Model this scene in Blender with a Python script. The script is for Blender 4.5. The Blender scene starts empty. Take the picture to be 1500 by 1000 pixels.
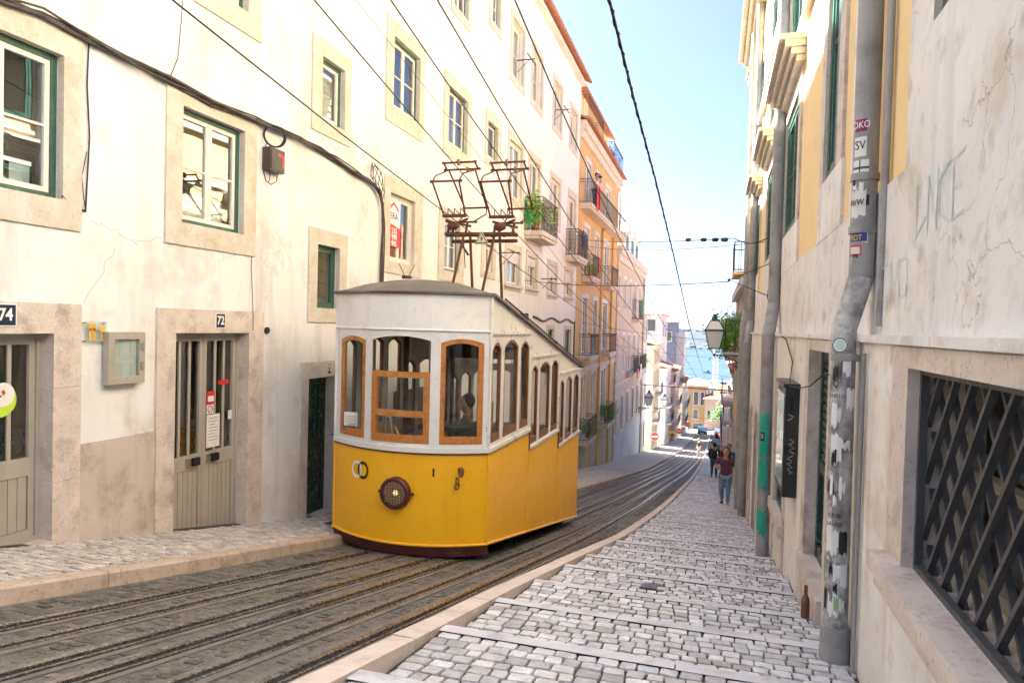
import bpy, bmesh, math, random
from math import radians, sin, cos, pi, sqrt, atan2
from mathutils import Vector, Matrix
import numpy as np
random.seed(7)
SC = bpy.context.scene
COL = SC.collection
# ---------------------------------------------------------------- camera
HC = 1.35
cam = bpy.data.cameras.new('camera'); cam.lens = 24; cam.sensor_width = 36; cam.clip_start = .05; cam.clip_end = 12000
co = bpy.data.objects.new('camera', cam); COL.objects.link(co)
co.matrix_world = Matrix.Translation((0, 0, HC)) @ Matrix.Rotation(radians(16.6), 4, 'Z') @ Matrix.Rotation(pi/2+radians(-1.3), 4, 'X') @ Matrix.Rotation(radians(1.5), 4, 'Z')
SC.camera = co
# ---------------------------------------------------------------- light
SUN_EL, SUN_AZ = 49.0, -66.0            # azimuth clockwise from +Y
w = bpy.data.worlds.new('World'); SC.world = w; w.use_nodes = True
nt = w.node_tree; bg = nt.nodes['Background']
sky = nt.nodes.new('ShaderNodeTexSky'); sky.sky_type = 'NISHITA'; sky.sun_disc = False
sky.sun_elevation = radians(SUN_EL); sky.sun_rotation = radians(SUN_AZ); sky.altitude = 60; sky.air_density = .45; sky.dust_density = 1.6; sky.ozone_density = 3.0
nt.links.new(sky.outputs[0], bg.inputs[0]); bg.inputs[1].default_value = .052
sl = bpy.data.lights.new('sun', 'SUN'); sl.energy = 5.0; sl.angle = radians(.5); sl.color = (1, .98, .955)
so = bpy.data.objects.new('sun', sl); COL.objects.link(so)
sd = Vector((sin(radians(SUN_AZ))*cos(radians(SUN_EL)), cos(radians(SUN_AZ))*cos(radians(SUN_EL)), sin(radians(SUN_EL))))
so.rotation_euler = (-sd).to_track_quat('-Z', 'Y').to_euler()
SC.view_settings.view_transform = 'Standard'; SC.view_settings.look = 'None'; SC.view_settings.gamma = 1
SC.view_settings.exposure = 3.35
# ---------------------------------------------------------------- street profile
def lerp(x, pts):
    return float(np.interp(x, [p[0] for p in pts], [p[1] for p in pts]))
def _d(Y):
    b = lambda y: 1.71+.225*(y-3.6)-.0015*(y*y-12.96)
    if Y < 0: return b(0)+.225*Y
    if Y <= 20: return b(Y)
    v = b(20)
    if Y <= 40: return v+.155*(Y-20)
    if Y <= 70: return v+3.1+.14*(Y-40)
    return v+7.3+.11*(Y-70)
EP = [(-50, .35), (12, .35), (30, .2), (60, .13), (400, .13)]
def G(Y): return HC-_d(Y)                 # stepped pavement
def T(Y): return G(Y)-lerp(Y, EP)         # track surface
CP = [(-20, -.02), (0, 0), (8, .07), (12, .15), (17, .26), (24, .47), (37, .87), (57, 1.3), (90, 1.8), (160, 2.3)]
KP = [(-20, -1.5), (0, -1.45), (5, -1.41), (7, -1.34), (10, -1.17), (20, -1.0), (31, -.77), (57, -.56), (100, -.42), (160, -.3)]
LP = [(-20, -4.72), (8, -4.72), (12, -4.6), (22, -4.2), (28, -3.8), (38, -3.45), (57, -3.3), (100, -2.9), (160, -2.5)]
def KX(Y): return lerp(Y, KP)
def LX(Y): return lerp(Y, LP)
XL = -6.0
XR = .8
# ---------------------------------------------------------------- mesh helpers
ORG = {}
class MB:
    def __init__(s): s.v = []; s.f = []; s.m = []; s.c = []; s.cur = 0; s.col = None; s.sm = []
    def face(s, pts, m=None, col=None, smooth=False):
        b = len(s.v); s.v += [tuple(p) for p in pts]; s.f.append(tuple(range(b, b+len(pts)))); s.m.append(s.cur if m is None else m); s.c.append(col); s.sm.append(smooth)
    def mesh(s, vs, fs, m=None, smooth=False, col=None):
        b = len(s.v); s.v += [tuple(p) for p in vs]
        for f in fs: s.f.append(tuple(b+i for i in f)); s.m.append(s.cur if m is None else m); s.c.append(col); s.sm.append(smooth)
    def box(s, x0, x1, y0, y1, z0, z1, m=None, col=None):
        x0, x1 = min(x0, x1), max(x0, x1); y0, y1 = min(y0, y1), max(y0, y1); z0, z1 = min(z0, z1), max(z0, z1)
        vs = [(x0,y0,z0),(x1,y0,z0),(x1,y1,z0),(x0,y1,z0),(x0,y0,z1),(x1,y0,z1),(x1,y1,z1),(x0,y1,z1)]
        s.mesh(vs, [(0,3,2,1),(4,5,6,7),(0,1,5,4),(1,2,6,5),(2,3,7,6),(3,0,4,7)], m, False, col)
    def obox(s, c, ax, ay, az, m=None, col=None):      # centre + three half-axis vectors
        c, ax, ay, az = map(Vector, (c, ax, ay, az))
        vs = [c+ax*i+ay*j+az*k for k in (-1, 1) for j in (-1, 1) for i in (-1, 1)]
        s.mesh(vs, [(0,2,3,1),(4,5,7,6),(0,1,5,4),(1,3,7,5),(3,2,6,7),(2,0,4,6)], m, False, col)
    def tube(s, pts, r, n=8, m=None, cap=True, smooth=True):
        pts = [Vector(p) for p in pts]; N = len(pts); rs = r if isinstance(r, (list, tuple)) else [r]*N
        vs = []; up = None
        for i, p in enumerate(pts):
            t = (pts[min(i+1, N-1)]-pts[max(i-1, 0)]).normalized()
            if up is None:
                up = Vector((0, 0, 1)) if abs(t.z) < .9 else Vector((1, 0, 0))
            a = t.cross(up).normalized(); b2 = a.cross(t).normalized(); up = b2
            for k in range(n):
                an = 2*pi*k/n; vs.append(p+(a*cos(an)+b2*sin(an))*rs[i])
        fs = [(i*n+k, i*n+(k+1) % n, (i+1)*n+(k+1) % n, (i+1)*n+k) for i in range(N-1) for k in range(n)]
        s.mesh(vs, fs, m, smooth)
        if cap: s.mesh(vs[:n], [tuple(range(n))[::-1]], m); s.mesh(vs[-n:], [tuple(range(n))], m)
    def disc(s, c, nrm, r, n=20, m=None, t=0, r2=0):
        c = Vector(c); nrm = Vector(nrm).normalized(); a = nrm.orthogonal().normalized(); b2 = nrm.cross(a)
        if t == 0:
            s.face([c+(a*cos(2*pi*k/n)+b2*sin(2*pi*k/n))*r for k in range(n)], m)
        else: s.tube([c, c+nrm*t], [r, r2 or r], n, m)
    def ring(s, c, nrm, R, r, n=24, k=6, m=None):
        c = Vector(c); nrm = Vector(nrm).normalized(); a = nrm.orthogonal().normalized(); b2 = nrm.cross(a); vs = []
        for i in range(n):
            d = a*cos(2*pi*i/n)+b2*sin(2*pi*i/n)
            for j in range(k): vs.append(c+d*(R+r*cos(2*pi*j/k))+nrm*(r*sin(2*pi*j/k)))
        s.mesh(vs, [(i*k+j, ((i+1) % n)*k+j, ((i+1) % n)*k+(j+1) % k, i*k+(j+1) % k) for i in range(n) for j in range(k)], m, True)
    def ball(s, c, r, n=10, m=None, sc=(1, 1, 1)):
        vs = []; c = Vector(c)
        for i in range(n//2+1):
            th = pi*i/(n//2)
            for j in range(n): vs.append(c+Vector((r*sc[0]*sin(th)*cos(2*pi*j/n), r*sc[1]*sin(th)*sin(2*pi*j/n), r*sc[2]*cos(th))))
        s.mesh(vs, [(i*n+j, (i+1)*n+j, (i+1)*n+(j+1) % n, i*n+(j+1) % n) for i in range(n//2) for j in range(n)], m, True)
    def build(s, name, mats, parent=None, org=None):
        if not isinstance(mats, (list, tuple)): mats = [mats]
        o0 = Vector(ORG.get(parent.name, (0, 0, 0))) if parent else Vector(org or (0, 0, 0))
        me = bpy.data.meshes.new(name)
        va = np.array(s.v, dtype=float).reshape(-1, 3)-np.array(o0)
        me.from_pydata(va.tolist(), [], s.f)
        for m in mats: me.materials.append(m)
        me.polygons.foreach_set('material_index', s.m)
        me.polygons.foreach_set('use_smooth', s.sm)
        if any(c is not None for c in s.c):
            at = me.color_attributes.new('tint', 'FLOAT_COLOR', 'CORNER')
            arr = []
            for f, c in zip(s.f, s.c):
                c = c or (.5, .5, .5); arr += [c[0], c[1], c[2], 1]*len(f)
            at.data.foreach_set('color', arr)
        me.update()
        o = bpy.data.objects.new(name, me); COL.objects.link(o)
        if parent: o.parent = parent
        else: o.location = o0
        ORG[o.name] = tuple(o0)
        return o
def weld(o, d=.0005):
    bm = bmesh.new(); bm.from_mesh(o.data); bmesh.ops.remove_doubles(bm, verts=bm.verts, dist=d); bmesh.ops.recalc_face_normals(bm, faces=bm.faces); bm.to_mesh(o.data); bm.free()
def tag(o, label=None, cat=None, group=None, kind=None):
    if label: o['label'] = label
    if cat: o['category'] = cat
    if group: o['group'] = group
    if kind: o['kind'] = kind
    return o
def thing(name, loc, label, cat, group=None):
    o = bpy.data.objects.new(name, None); o.empty_display_size = .1; COL.objects.link(o); o.location = loc; ORG[o.name] = tuple(loc)
    return tag(o, label, cat, group)
def text(name, s, size, loc, xdir, ydir, mat, parent, depth=.001, bold=0, align='CENTER', sx=1.0):
    cu = bpy.data.curves.new(name, 'FONT'); cu.body = s; cu.size = size; cu.extrude = depth; cu.align_x = align; cu.align_y = 'CENTER'; cu.offset = bold; cu.resolution_u = 3
    t = bpy.data.objects.new('tmp', cu); COL.objects.link(t)
    dg = bpy.context.evaluated_depsgraph_get(); me = bpy.data.meshes.new_from_object(t.evaluated_get(dg)); bpy.data.objects.remove(t)
    x = Vector(xdir).normalized(); y = Vector(ydir).normalized(); z = x.cross(y)
    M = Matrix(((x.x, y.x, z.x, 0), (x.y, y.y, z.y, 0), (x.z, y.z, z.z, 0), (0, 0, 0, 1)))
    o0 = Vector(ORG.get(parent.name, (0, 0, 0))) if parent else Vector((0, 0, 0))
    me.transform(Matrix.Translation(Vector(loc)-o0) @ M @ Matrix.Diagonal((sx, 1, 1, 1))); me.materials.clear(); me.materials.append(mat)
    o = bpy.data.objects.new(name, me); COL.objects.link(o); o.parent = parent; ORG[o.name] = tuple(o0); return o
# ---------------------------------------------------------------- materials
MATS = {}
def hexc(c): return (*c, 1) if len(c) == 3 else c
def pm(name, c1, c2=None, rough=.7, scale=3., detail=8, bump=0., bscale=40., stain=None, stamt=.5, stscale=1.2, metal=0., tint=False, emit=None, es=0., speck=None, streak=None, stz=1., coat=0., crack=None, sh=False, bdist=.02):
    if name in MATS: return MATS[name]
    m = bpy.data.materials.new(name); m.use_nodes = True; n = m.node_tree; N = n.nodes; L = n.links
    b = N['Principled BSDF']; b.inputs['Roughness'].default_value = rough; b.inputs['Metallic'].default_value = metal
    if coat: b.inputs['Coat Weight'].default_value = coat; b.inputs['Coat Roughness'].default_value = .08
    geo = N.new('ShaderNodeNewGeometry')
    pos = geo.outputs['Position']
    def noise(sc, det=6, ro=.55, vec=None, dist=0):
        t = N.new('ShaderNodeTexNoise'); t.inputs['Scale'].default_value = sc; t.inputs['Detail'].default_value = det; t.inputs['Roughness'].default_value = ro; t.inputs['Distortion'].default_value = dist
        L.new(vec or pos, t.inputs['Vector']); return t.outputs['Fac']
    def ramp(f, a, bb, va=0., vb=1.):
        r = N.new('ShaderNodeMapRange'); r.inputs[1].default_value = a; r.inputs[2].default_value = bb; r.inputs[3].default_value = va; r.inputs[4].default_value = vb; L.new(f, r.inputs[0]); return r.outputs[0]
    def mix(f, a, bb, mode='MIX'):
        x = N.new('ShaderNodeMix'); x.data_type = 'RGBA'; x.blend_type = mode
        for s_, v in ((x.inputs[0], f), (x.inputs[6], a), (x.inputs[7], bb)):
            if isinstance(v, (int, float)): s_.default_value = v
            elif isinstance(v, tuple): s_.default_value = hexc(v)
            else: L.new(v, s_)
        return x.outputs[2]
    def stretch(sx, sy, sz):
        mp = N.new('ShaderNodeMapping'); mp.inputs['Scale'].default_value = (sx, sy, sz); L.new(pos, mp.inputs['Vector']); return mp.outputs[0]
    col = hexc(c1)
    if c2: col = mix(ramp(noise(scale, detail), .35, .65), tuple(c1), tuple(c2))
    if speck: col = mix(ramp(noise(speck[1], 3), .58, .72, 0, speck[2]), col, tuple(speck[0]))
    if stain: col = mix(ramp(noise(stscale, 9, .65, stretch(1, 1, stz)), .52, .68, 0, stamt), col, tuple(stain))
    if streak: col = mix(ramp(noise(streak[1], 6, .6, stretch(1, 1, .12)), .54, .72, 0, streak[2]), col, tuple(streak[0]))
    if crack:
        vo = N.new('ShaderNodeTexVoronoi'); vo.feature = 'DISTANCE_TO_EDGE'; vo.inputs['Scale'].default_value = crack[1]
        nv = N.new('ShaderNodeVectorMath'); nv.operation = 'ADD'; nn = N.new('ShaderNodeTexNoise'); nn.inputs['Scale'].default_value = 2.5; nn.inputs['Detail'].default_value = 6; L.new(pos, nn.inputs['Vector'])
        L.new(pos, nv.inputs[0]); L.new(nn.outputs['Color'], nv.inputs[1]); L.new(nv.outputs[0], vo.inputs['Vector'])
        cf = ramp(vo.outputs['Distance'], 0, .006, 1, 0); ms = ramp(noise(.55, 2), .52, .56)
        mm = N.new('ShaderNodeMath'); mm.operation = 'MULTIPLY'; L.new(cf, mm.inputs[0]); L.new(ms, mm.inputs[1])
        m2 = N.new('ShaderNodeMath'); m2.operation = 'MULTIPLY'; L.new(mm.outputs[0], m2.inputs[0]); m2.inputs[1].default_value = crack[2]
        col = mix(m2.outputs[0], col, tuple(crack[0]))
    if tint:
        at = N.new('ShaderNodeAttribute'); at.attribute_name = 'tint'; col = mix(1., col, at.outputs['Color'], 'MULTIPLY')
    if isinstance(col, tuple): b.inputs['Base Color'].default_value = col
    else: L.new(col, b.inputs['Base Color'])
    if bump:
        bp = N.new('ShaderNodeBump'); bp.inputs['Strength'].default_value = bump; bp.inputs['Distance'].default_value = bdist; L.new(noise(bscale, 5, .6), bp.inputs['Height']); L.new(bp.outputs[0], b.inputs['Normal'])
    if rough and c2:
        L.new(ramp(noise(scale*2.3, 4), .3, .7, max(rough-.12, .02), min(rough+.1, 1)), b.inputs['Roughness'])
    if emit: b.inputs['Emission Color'].default_value = hexc(emit); b.inputs['Emission Strength'].default_value = es
    MATS[name] = m; return m
def glassm(name, tintc=(.9, .95, .95), ior=1.5, base=.06, rough=.0):
    m = bpy.data.materials.new(name); m.use_nodes = True; n = m.node_tree; N = n.nodes; L = n.links; N.remove(N['Principled BSDF'])
    tr = N.new('ShaderNodeBsdfTransparent'); tr.inputs[0].default_value = hexc(tintc); gl = N.new('ShaderNodeBsdfGlossy'); gl.inputs['Roughness'].default_value = rough; gl.inputs[0].default_value = (.95, .95, .95, 1)
    geo = N.new('ShaderNodeNewGeometry'); dt = N.new('ShaderNodeVectorMath'); dt.operation = 'DOT_PRODUCT'; L.new(geo.outputs['Incoming'], dt.inputs[0]); L.new(geo.outputs['Normal'], dt.inputs[1])
    prev = dt.outputs['Value']
    for op, v in (('ABSOLUTE', None), ('SUBTRACT', 'r'), ('POWER', 5.), ('MULTIPLY', .93), ('ADD', base)):
        ad = N.new('ShaderNodeMath'); ad.operation = op; ad.use_clamp = op == 'ADD'
        if v == 'r': ad.inputs[0].default_value = 1.; L.new(prev, ad.inputs[1])
        else:
            L.new(prev, ad.inputs[0])
            if v is not None: ad.inputs[1].default_value = v
        prev = ad.outputs[0]
    no = N.new('ShaderNodeTexNoise'); no.inputs['Scale'].default_value = 1.6; no.inputs['Detail'].default_value = 1; L.new(geo.outputs['Position'], no.inputs['Vector'])
    bp = N.new('ShaderNodeBump'); bp.inputs['Strength'].default_value = .02; bp.inputs['Distance'].default_value = .05; L.new(no.outputs[0], bp.inputs['Height']); L.new(bp.outputs[0], gl.inputs['Normal'])
    mx = N.new('ShaderNodeMixShader'); L.new(ad.outputs[0], mx.inputs[0]); L.new(tr.outputs[0], mx.inputs[1]); L.new(gl.outputs[0], mx.inputs[2]); L.new(mx.outputs[0], N['Material Output'].inputs[0])
    MATS[name] = m; return m
M_white = pm('white plaster', (.79, .79, .79), (.735, .73, .72), rough=.85, scale=.6, bump=.35, bscale=14, stain=(.56, .50, .42), stamt=.6, stscale=1.1, speck=((.55, .5, .43), 3.2, .4), streak=((.46, .42, .37), 2.8, .5), crack=((.34, .3, .26), .8, .75))
M_plinth = pm('grey plinth plaster', (.52, .46, .38), (.60, .53, .45), rough=.9, scale=2, bump=.4, bscale=18, stain=(.24, .2, .16), stamt=.6, stscale=2.2, streak=((.2, .17, .13), 5, .4))
M_stone = pm('limestone surround', (.66, .61, .53), (.57, .51, .42), rough=.85, scale=4, bump=.5, bscale=22, stain=(.48, .36, .22), stamt=.55, stscale=2.5, speck=((.3, .24, .18), 28, .5))
M_stone2 = pm('pink grey stone jamb', (.68, .60, .52), (.58, .50, .43), rough=.8, scale=5, bump=.4, bscale=30, stain=(.24, .19, .15), stamt=.6, stscale=3.5, speck=((.22, .18, .14), 40, .5))
M_sandstone = pm('ochre kerb stone', (.56, .46, .37), (.46, .37, .29), rough=.8, scale=6, bump=.6, bscale=14, stain=(.22, .15, .1), stamt=.6, stscale=4, speck=((.2, .13, .08), 24, .5))
M_kerb = pm('pale kerb stone', (.66, .56, .49), (.58, .49, .42), rough=.75, scale=4, bump=.3, bscale=25, stain=(.3, .25, .2), stamt=.4, stscale=5)
M_nose = pm('step nosing limestone', (.64, .63, .65), (.56, .55, .57), rough=.6, scale=3, bump=.25, bscale=30, stain=(.25, .22, .2), stamt=.4, stscale=6)
M_joint = pm('cobble joint dirt', (.085, .072, .062), (.05, .043, .038), rough=.95, scale=8, bump=.5, bscale=50, speck=((.13, .14, .06), 9, .4))
M_cob = pm('limestone cobble', (.76, .745, .74), (.56, .545, .54), rough=.5, scale=14, detail=12, bump=.7, bscale=60, stain=(.36, .33, .31), stamt=.55, stscale=2.4, speck=((.3, .27, .24), 45, .5), tint=True)
M_cob2 = pm('worn limestone cobble', (.68, .63, .58), (.52, .47, .42), rough=.65, scale=8, bump=.5, bscale=50, tint=True)
M_rwall = pm('weathered stone render', (.81, .795, .765), (.70, .685, .655), rough=.8, scale=1.1, detail=12, bump=.5, bscale=11, stain=(.58, .52, .42), stamt=.75, stscale=2.1, streak=((.50, .50, .52), 4.2, .65), speck=((.34, .26, .20), 5, .5), crack=((.25, .2, .16), 1.1, .7))
M_rlow = pm('weathered base render', (.81, .785, .74), (.70, .675, .63), rough=.8, scale=1.4, detail=12, bump=.5, bscale=11, stain=(.58, .46, .32), stamt=.75, stscale=1.9, speck=((.36, .28, .2), 6, .4), streak=((.36, .27, .18), 3.5, .5), crack=((.25, .2, .16), 1.3, .8))
M_yel = pm('ochre yellow render', (.88, .66, .34), (.84, .62, .31), rough=.85, scale=.8, bump=.15, bscale=30, stain=(.58, .44, .26), stamt=.35, streak=((.6, .48, .3), 3, .3))
M_yel2 = pm('deep yellow render', (.64, .42, .17), (.58, .37, .15), rough=.85, scale=.6, bump=.1, stain=(.45, .3, .15), stamt=.45, streak=((.4, .28, .15), 1.6, .4))
M_peach = pm('peach render', (.56, .45, .31), (.50, .44, .37), rough=.85, scale=.5, stain=(.62, .58, .56), stamt=.7, stscale=.5, streak=((.4, .33, .28), 1.5, .4))
M_blue = pm('pale blue grey render', (.40, .44, .50), (.50, .52, .55), rough=.85, scale=.8, stain=(.7, .68, .62), stamt=.6, stscale=.7)
M_cream = pm('cream render', (.66, .60, .46), (.58, .52, .38), rough=.85, scale=.5, stain=(.5, .42, .3), stamt=.5, stscale=.6, streak=((.5, .4, .28), 1.2, .35))
M_white2 = pm('cool white render', (.66, .66, .66), (.58, .57, .56), rough=.85, scale=.5, stain=(.5, .48, .46), stamt=.5, stscale=.5, streak=((.45, .42, .4), 1.2, .3))
M_pink = pm('pink render', (.56, .38, .31), (.52, .36, .29), rough=.85, scale=.3)
M_tile = pm('terracotta tile', (.50, .20, .09), (.36, .14, .07), rough=.85, scale=7, bump=.4, bscale=20, stain=(.3, .25, .18), stamt=.5, stscale=3, speck=((.62, .4, .25), 12, .5))
M_green = pm('dark green paint', (.045, .12, .085), (.03, .085, .06), rough=.4, scale=8, bump=.2, bscale=40, speck=((.25, .32, .26), 35, .3))
M_dgreen = pm('black green paint', (.02, .045, .035), (.012, .03, .022), rough=.4, scale=5, bump=.3, bscale=30, stain=(.08, .2, .17), stamt=.5, stscale=2.2, speck=((.5, .52, .45), 22, .5))
M_wpaint = pm('white joinery paint', (.78, .74, .68), (.7, .65, .57), rough=.45, scale=9, bump=.15, bscale=50, speck=((.45, .38, .3), 30, .35))
M_wood = pm('varnished wood', (.52, .21, .045), (.42, .155, .03), rough=.32, scale=6, streak=((.26, .09, .018), 9, .5), speck=((.2, .08, .02), 22, .35), coat=.3)
M_dwood = pm('dark brown wood', (.09, .045, .03), (.06, .03, .02), rough=.45, scale=6)
M_tyel = pm('yellow coach paint', (.95, .50, .008), (.92, .47, .007), rough=.4, scale=2, coat=.12, stain=(.80, .40, .015), stamt=.22, stscale=2.2, speck=((.50, .27, .04), 26, .3), streak=((.62, .33, .03), 7, .16), bump=.05, bscale=2.5)
M_tyel2 = M_tyel
M_tcream = pm('off white coach paint', (.78, .77, .745), (.73, .72, .695), rough=.35, scale=2, coat=.2, speck=((.45, .4, .33), 24, .3), streak=((.55, .5, .43), 6, .25), stain=(.5, .47, .42), stamt=.4, stscale=2.5, bump=.05, bscale=6)
M_maroon = pm('maroon paint', (.10, .022, .022), (.075, .018, .018), rough=.4, scale=4)
M_roofg = pm('grey tram roof', (.15, .135, .12), (.115, .1, .09), rough=.75, scale=3, bump=.2, bscale=30, stain=(.24, .21, .18), stamt=.6)
M_rust = pm('rusty brown iron', (.155, .05, .03), (.09, .03, .02), rough=.7, scale=18, bump=.3, bscale=60, speck=((.3, .14, .08), 40, .5))
M_iron = pm('black iron', (.03, .032, .035), (.05, .05, .05), rough=.5, scale=20, bump=.2)
M_gate = pm('grey painted iron lattice', (.055, .058, .062), (.075, .075, .075), rough=.45, scale=12, bump=.2)
M_cable = pm('black cable', (.02, .018, .016), rough=.6)
M_cableg = pm('weathered grey cable', (.10, .085, .07), (.06, .05, .045), rough=.7, scale=10)
M_road = pm('worn setts and mortar', (.27, .25, .225), (.13, .12, .105), rough=.85, scale=9, detail=14, bump=1.0, bscale=26, bdist=.07, stain=(.40, .37, .33), stamt=.7, stscale=9, speck=((.045, .04, .035), 22, .85))
M_sett = pm('dark basalt sett', (.19, .175, .155), (.10, .092, .083), rough=.75, scale=14, detail=12, bump=1.0, bscale=30, bdist=.05, stain=(.36, .33, .29), stamt=.5, stscale=5, tint=True)
M_railb = pm('brown rail bed strip', (.16, .14, .12), (.20, .18, .155), rough=.75, scale=7, bump=.6, bscale=30, stain=(.05, .04, .03), stamt=.5, stscale=6)
M_rail = pm('worn rail steel', (.42, .40, .39), (.30, .27, .25), rough=.28, scale=14, metal=.85)
M_groove = pm('rail groove black', (.010, .009, .008), rough=.9)  # plain near-black fill of the rail grooves and cable slots
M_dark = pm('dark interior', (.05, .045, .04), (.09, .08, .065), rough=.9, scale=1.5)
M_room = pm('room wall', (.50, .42, .32), (.36, .30, .23), rough=.9, scale=1.2)
M_curt = pm('net curtain', (.62, .58, .52), (.5, .47, .42), rough=.9, scale=2, streak=((.35, .32, .28), 12, .5))
M_taupe = pm('taupe metal door', (.42, .385, .33), (.38, .345, .295), rough=.4, scale=3, stain=(.2, .17, .13), stamt=.3, streak=((.18, .15, .11), 6, .3))
M_metal = pm('brushed steel', (.5, .48, .45), rough=.3, metal=.8)
M_zinc = pm('grey painted drainpipe', (.36, .35, .345), (.30, .29, .285), rough=.5, scale=4, bump=.2, bscale=20, stain=(.18, .16, .145), stamt=.6, stscale=4, streak=((.16, .14, .12), 7, .5))
M_zincw = pm('pipe with torn poster paper', (.60, .59, .575), (.24, .22, .21), rough=.6, scale=9, detail=10, bump=.4, bscale=20, stain=(.07, .065, .06), stamt=.9, stscale=7, streak=((.7, .7, .68), 6, .5))
M_paper = pm('white paper', (.78, .76, .72), (.7, .68, .64), rough=.8, scale=6)
M_red = pm('signal red', (.6, .03, .025), rough=.45)
M_orange = pm('orange red print', (.62, .08, .02), rough=.5)
M_signw = pm('sign white', (.8, .8, .78), rough=.45)
M_black = pm('black print', (.012, .012, .014), rough=.5)
M_navy = pm('navy enamel', (.012, .018, .055), rough=.3)
M_magenta = pm('magenta sticker', (.28, .02, .12), rough=.5)
M_bluest = pm('blue sticker', (.03, .06, .25), rough=.5)
M_gold = pm('gold print', (.7, .45, .08), rough=.5)
M_lime = pm('lime sticker', (.5, .68, .05), rough=.5)
M_teal = pm('turquoise spray paint', (.02, .42, .30), (.01, .34, .24), rough=.5, scale=10)
M_tealf = pm('faded turquoise spray', (.46, .66, .65), (.62, .69, .67), rough=.8, scale=12)
M_yor = pm('orange yellow acrylic', (.85, .42, .03), rough=.4)
M_leaf = pm('leaf green', (.07, .17, .025), (.12, .25, .04), rough=.6, scale=4)
M_leafb = pm('bright leaf', (.16, .36, .04), (.30, .50, .07), rough=.6, scale=6)
M_leafp = pm('vivid plastic green', (.02, .42, .10), (.05, .5, .08), rough=.5, scale=6)
M_bark = pm('bark', (.12, .08, .05), (.07, .05, .035), rough=.9, scale=8)
M_pot = pm('terracotta pot', (.42, .15, .07), rough=.8)
M_skin = pm('skin', (.52, .29, .19), (.47, .25, .16), rough=.5, scale=9)
M_hair = pm('dark hair', (.045, .022, .015), (.025, .014, .01), rough=.5, scale=30)
M_jeans = pm('blue denim', (.14, .22, .34), (.24, .34, .46), rough=.85, scale=5, bump=.2)
M_djeans = pm('dark denim', (.05, .10, .19), (.08, .14, .24), rough=.85, scale=5)
M_blouse = pm('maroon print blouse', (.10, .02, .045), (.16, .05, .09), rough=.7, scale=30, speck=((.4, .2, .25), 60, .5))
M_jack = pm('dark olive jacket', (.03, .035, .028), (.045, .05, .04), rough=.8, scale=7)
M_tee = pm('grey shirt', (.2, .2, .21), rough=.8)
M_tee2 = pm('white shirt', (.7, .68, .65), rough=.8)
M_teer = pm('red shirt', (.5, .03, .04), rough=.8)
M_tbrown = pm('brown jumper', (.17, .10, .05), (.13, .08, .04), rough=.85, scale=12)
M_teeb = pm('blue shirt', (.03, .10, .35), rough=.8)
M_short = pm('khaki shorts', (.25, .2, .13), rough=.85)
M_shoe = pm('dark shoe', (.03, .025, .025), rough=.5)
M_brick = pm('orange brick', (.60, .26, .13), (.48, .18, .09), rough=.85, scale=6)
M_car = pm('dark blue car paint', (.02, .05, .09), rough=.2, coat=.5)
M_carw = pm('pale blue van paint', (.42, .55, .66), rough=.25, coat=.5)
M_rubber = pm('rubber', (.02, .02, .02), rough=.8)
M_lampglass = pm('frosted lantern glass', (.72, .74, .75), rough=.25)
M_bottle = pm('brown bottle glass', (.16, .055, .012), rough=.08, coat=.6)
M_beige = pm('linen blind', (.24, .20, .15), rough=.8)
M_slate = pm('slate blue cladding', (.13, .15, .22), (.17, .19, .26), rough=.7, scale=.8)
M_glass = glassm('window glass', base=.12)
M_glassd = glassm('door glass', tintc=(.75, .73, .68), base=.12)
M_tglass = glassm('tram glass', tintc=(.82, .86, .85), base=.05)
M_headl = pm('headlight reflector', (.6, .5, .35), rough=.2, metal=.6)
M_bulb = pm('headlight bulb', (1, .8, .5), emit=(1, .62, .25), es=.12)
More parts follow.
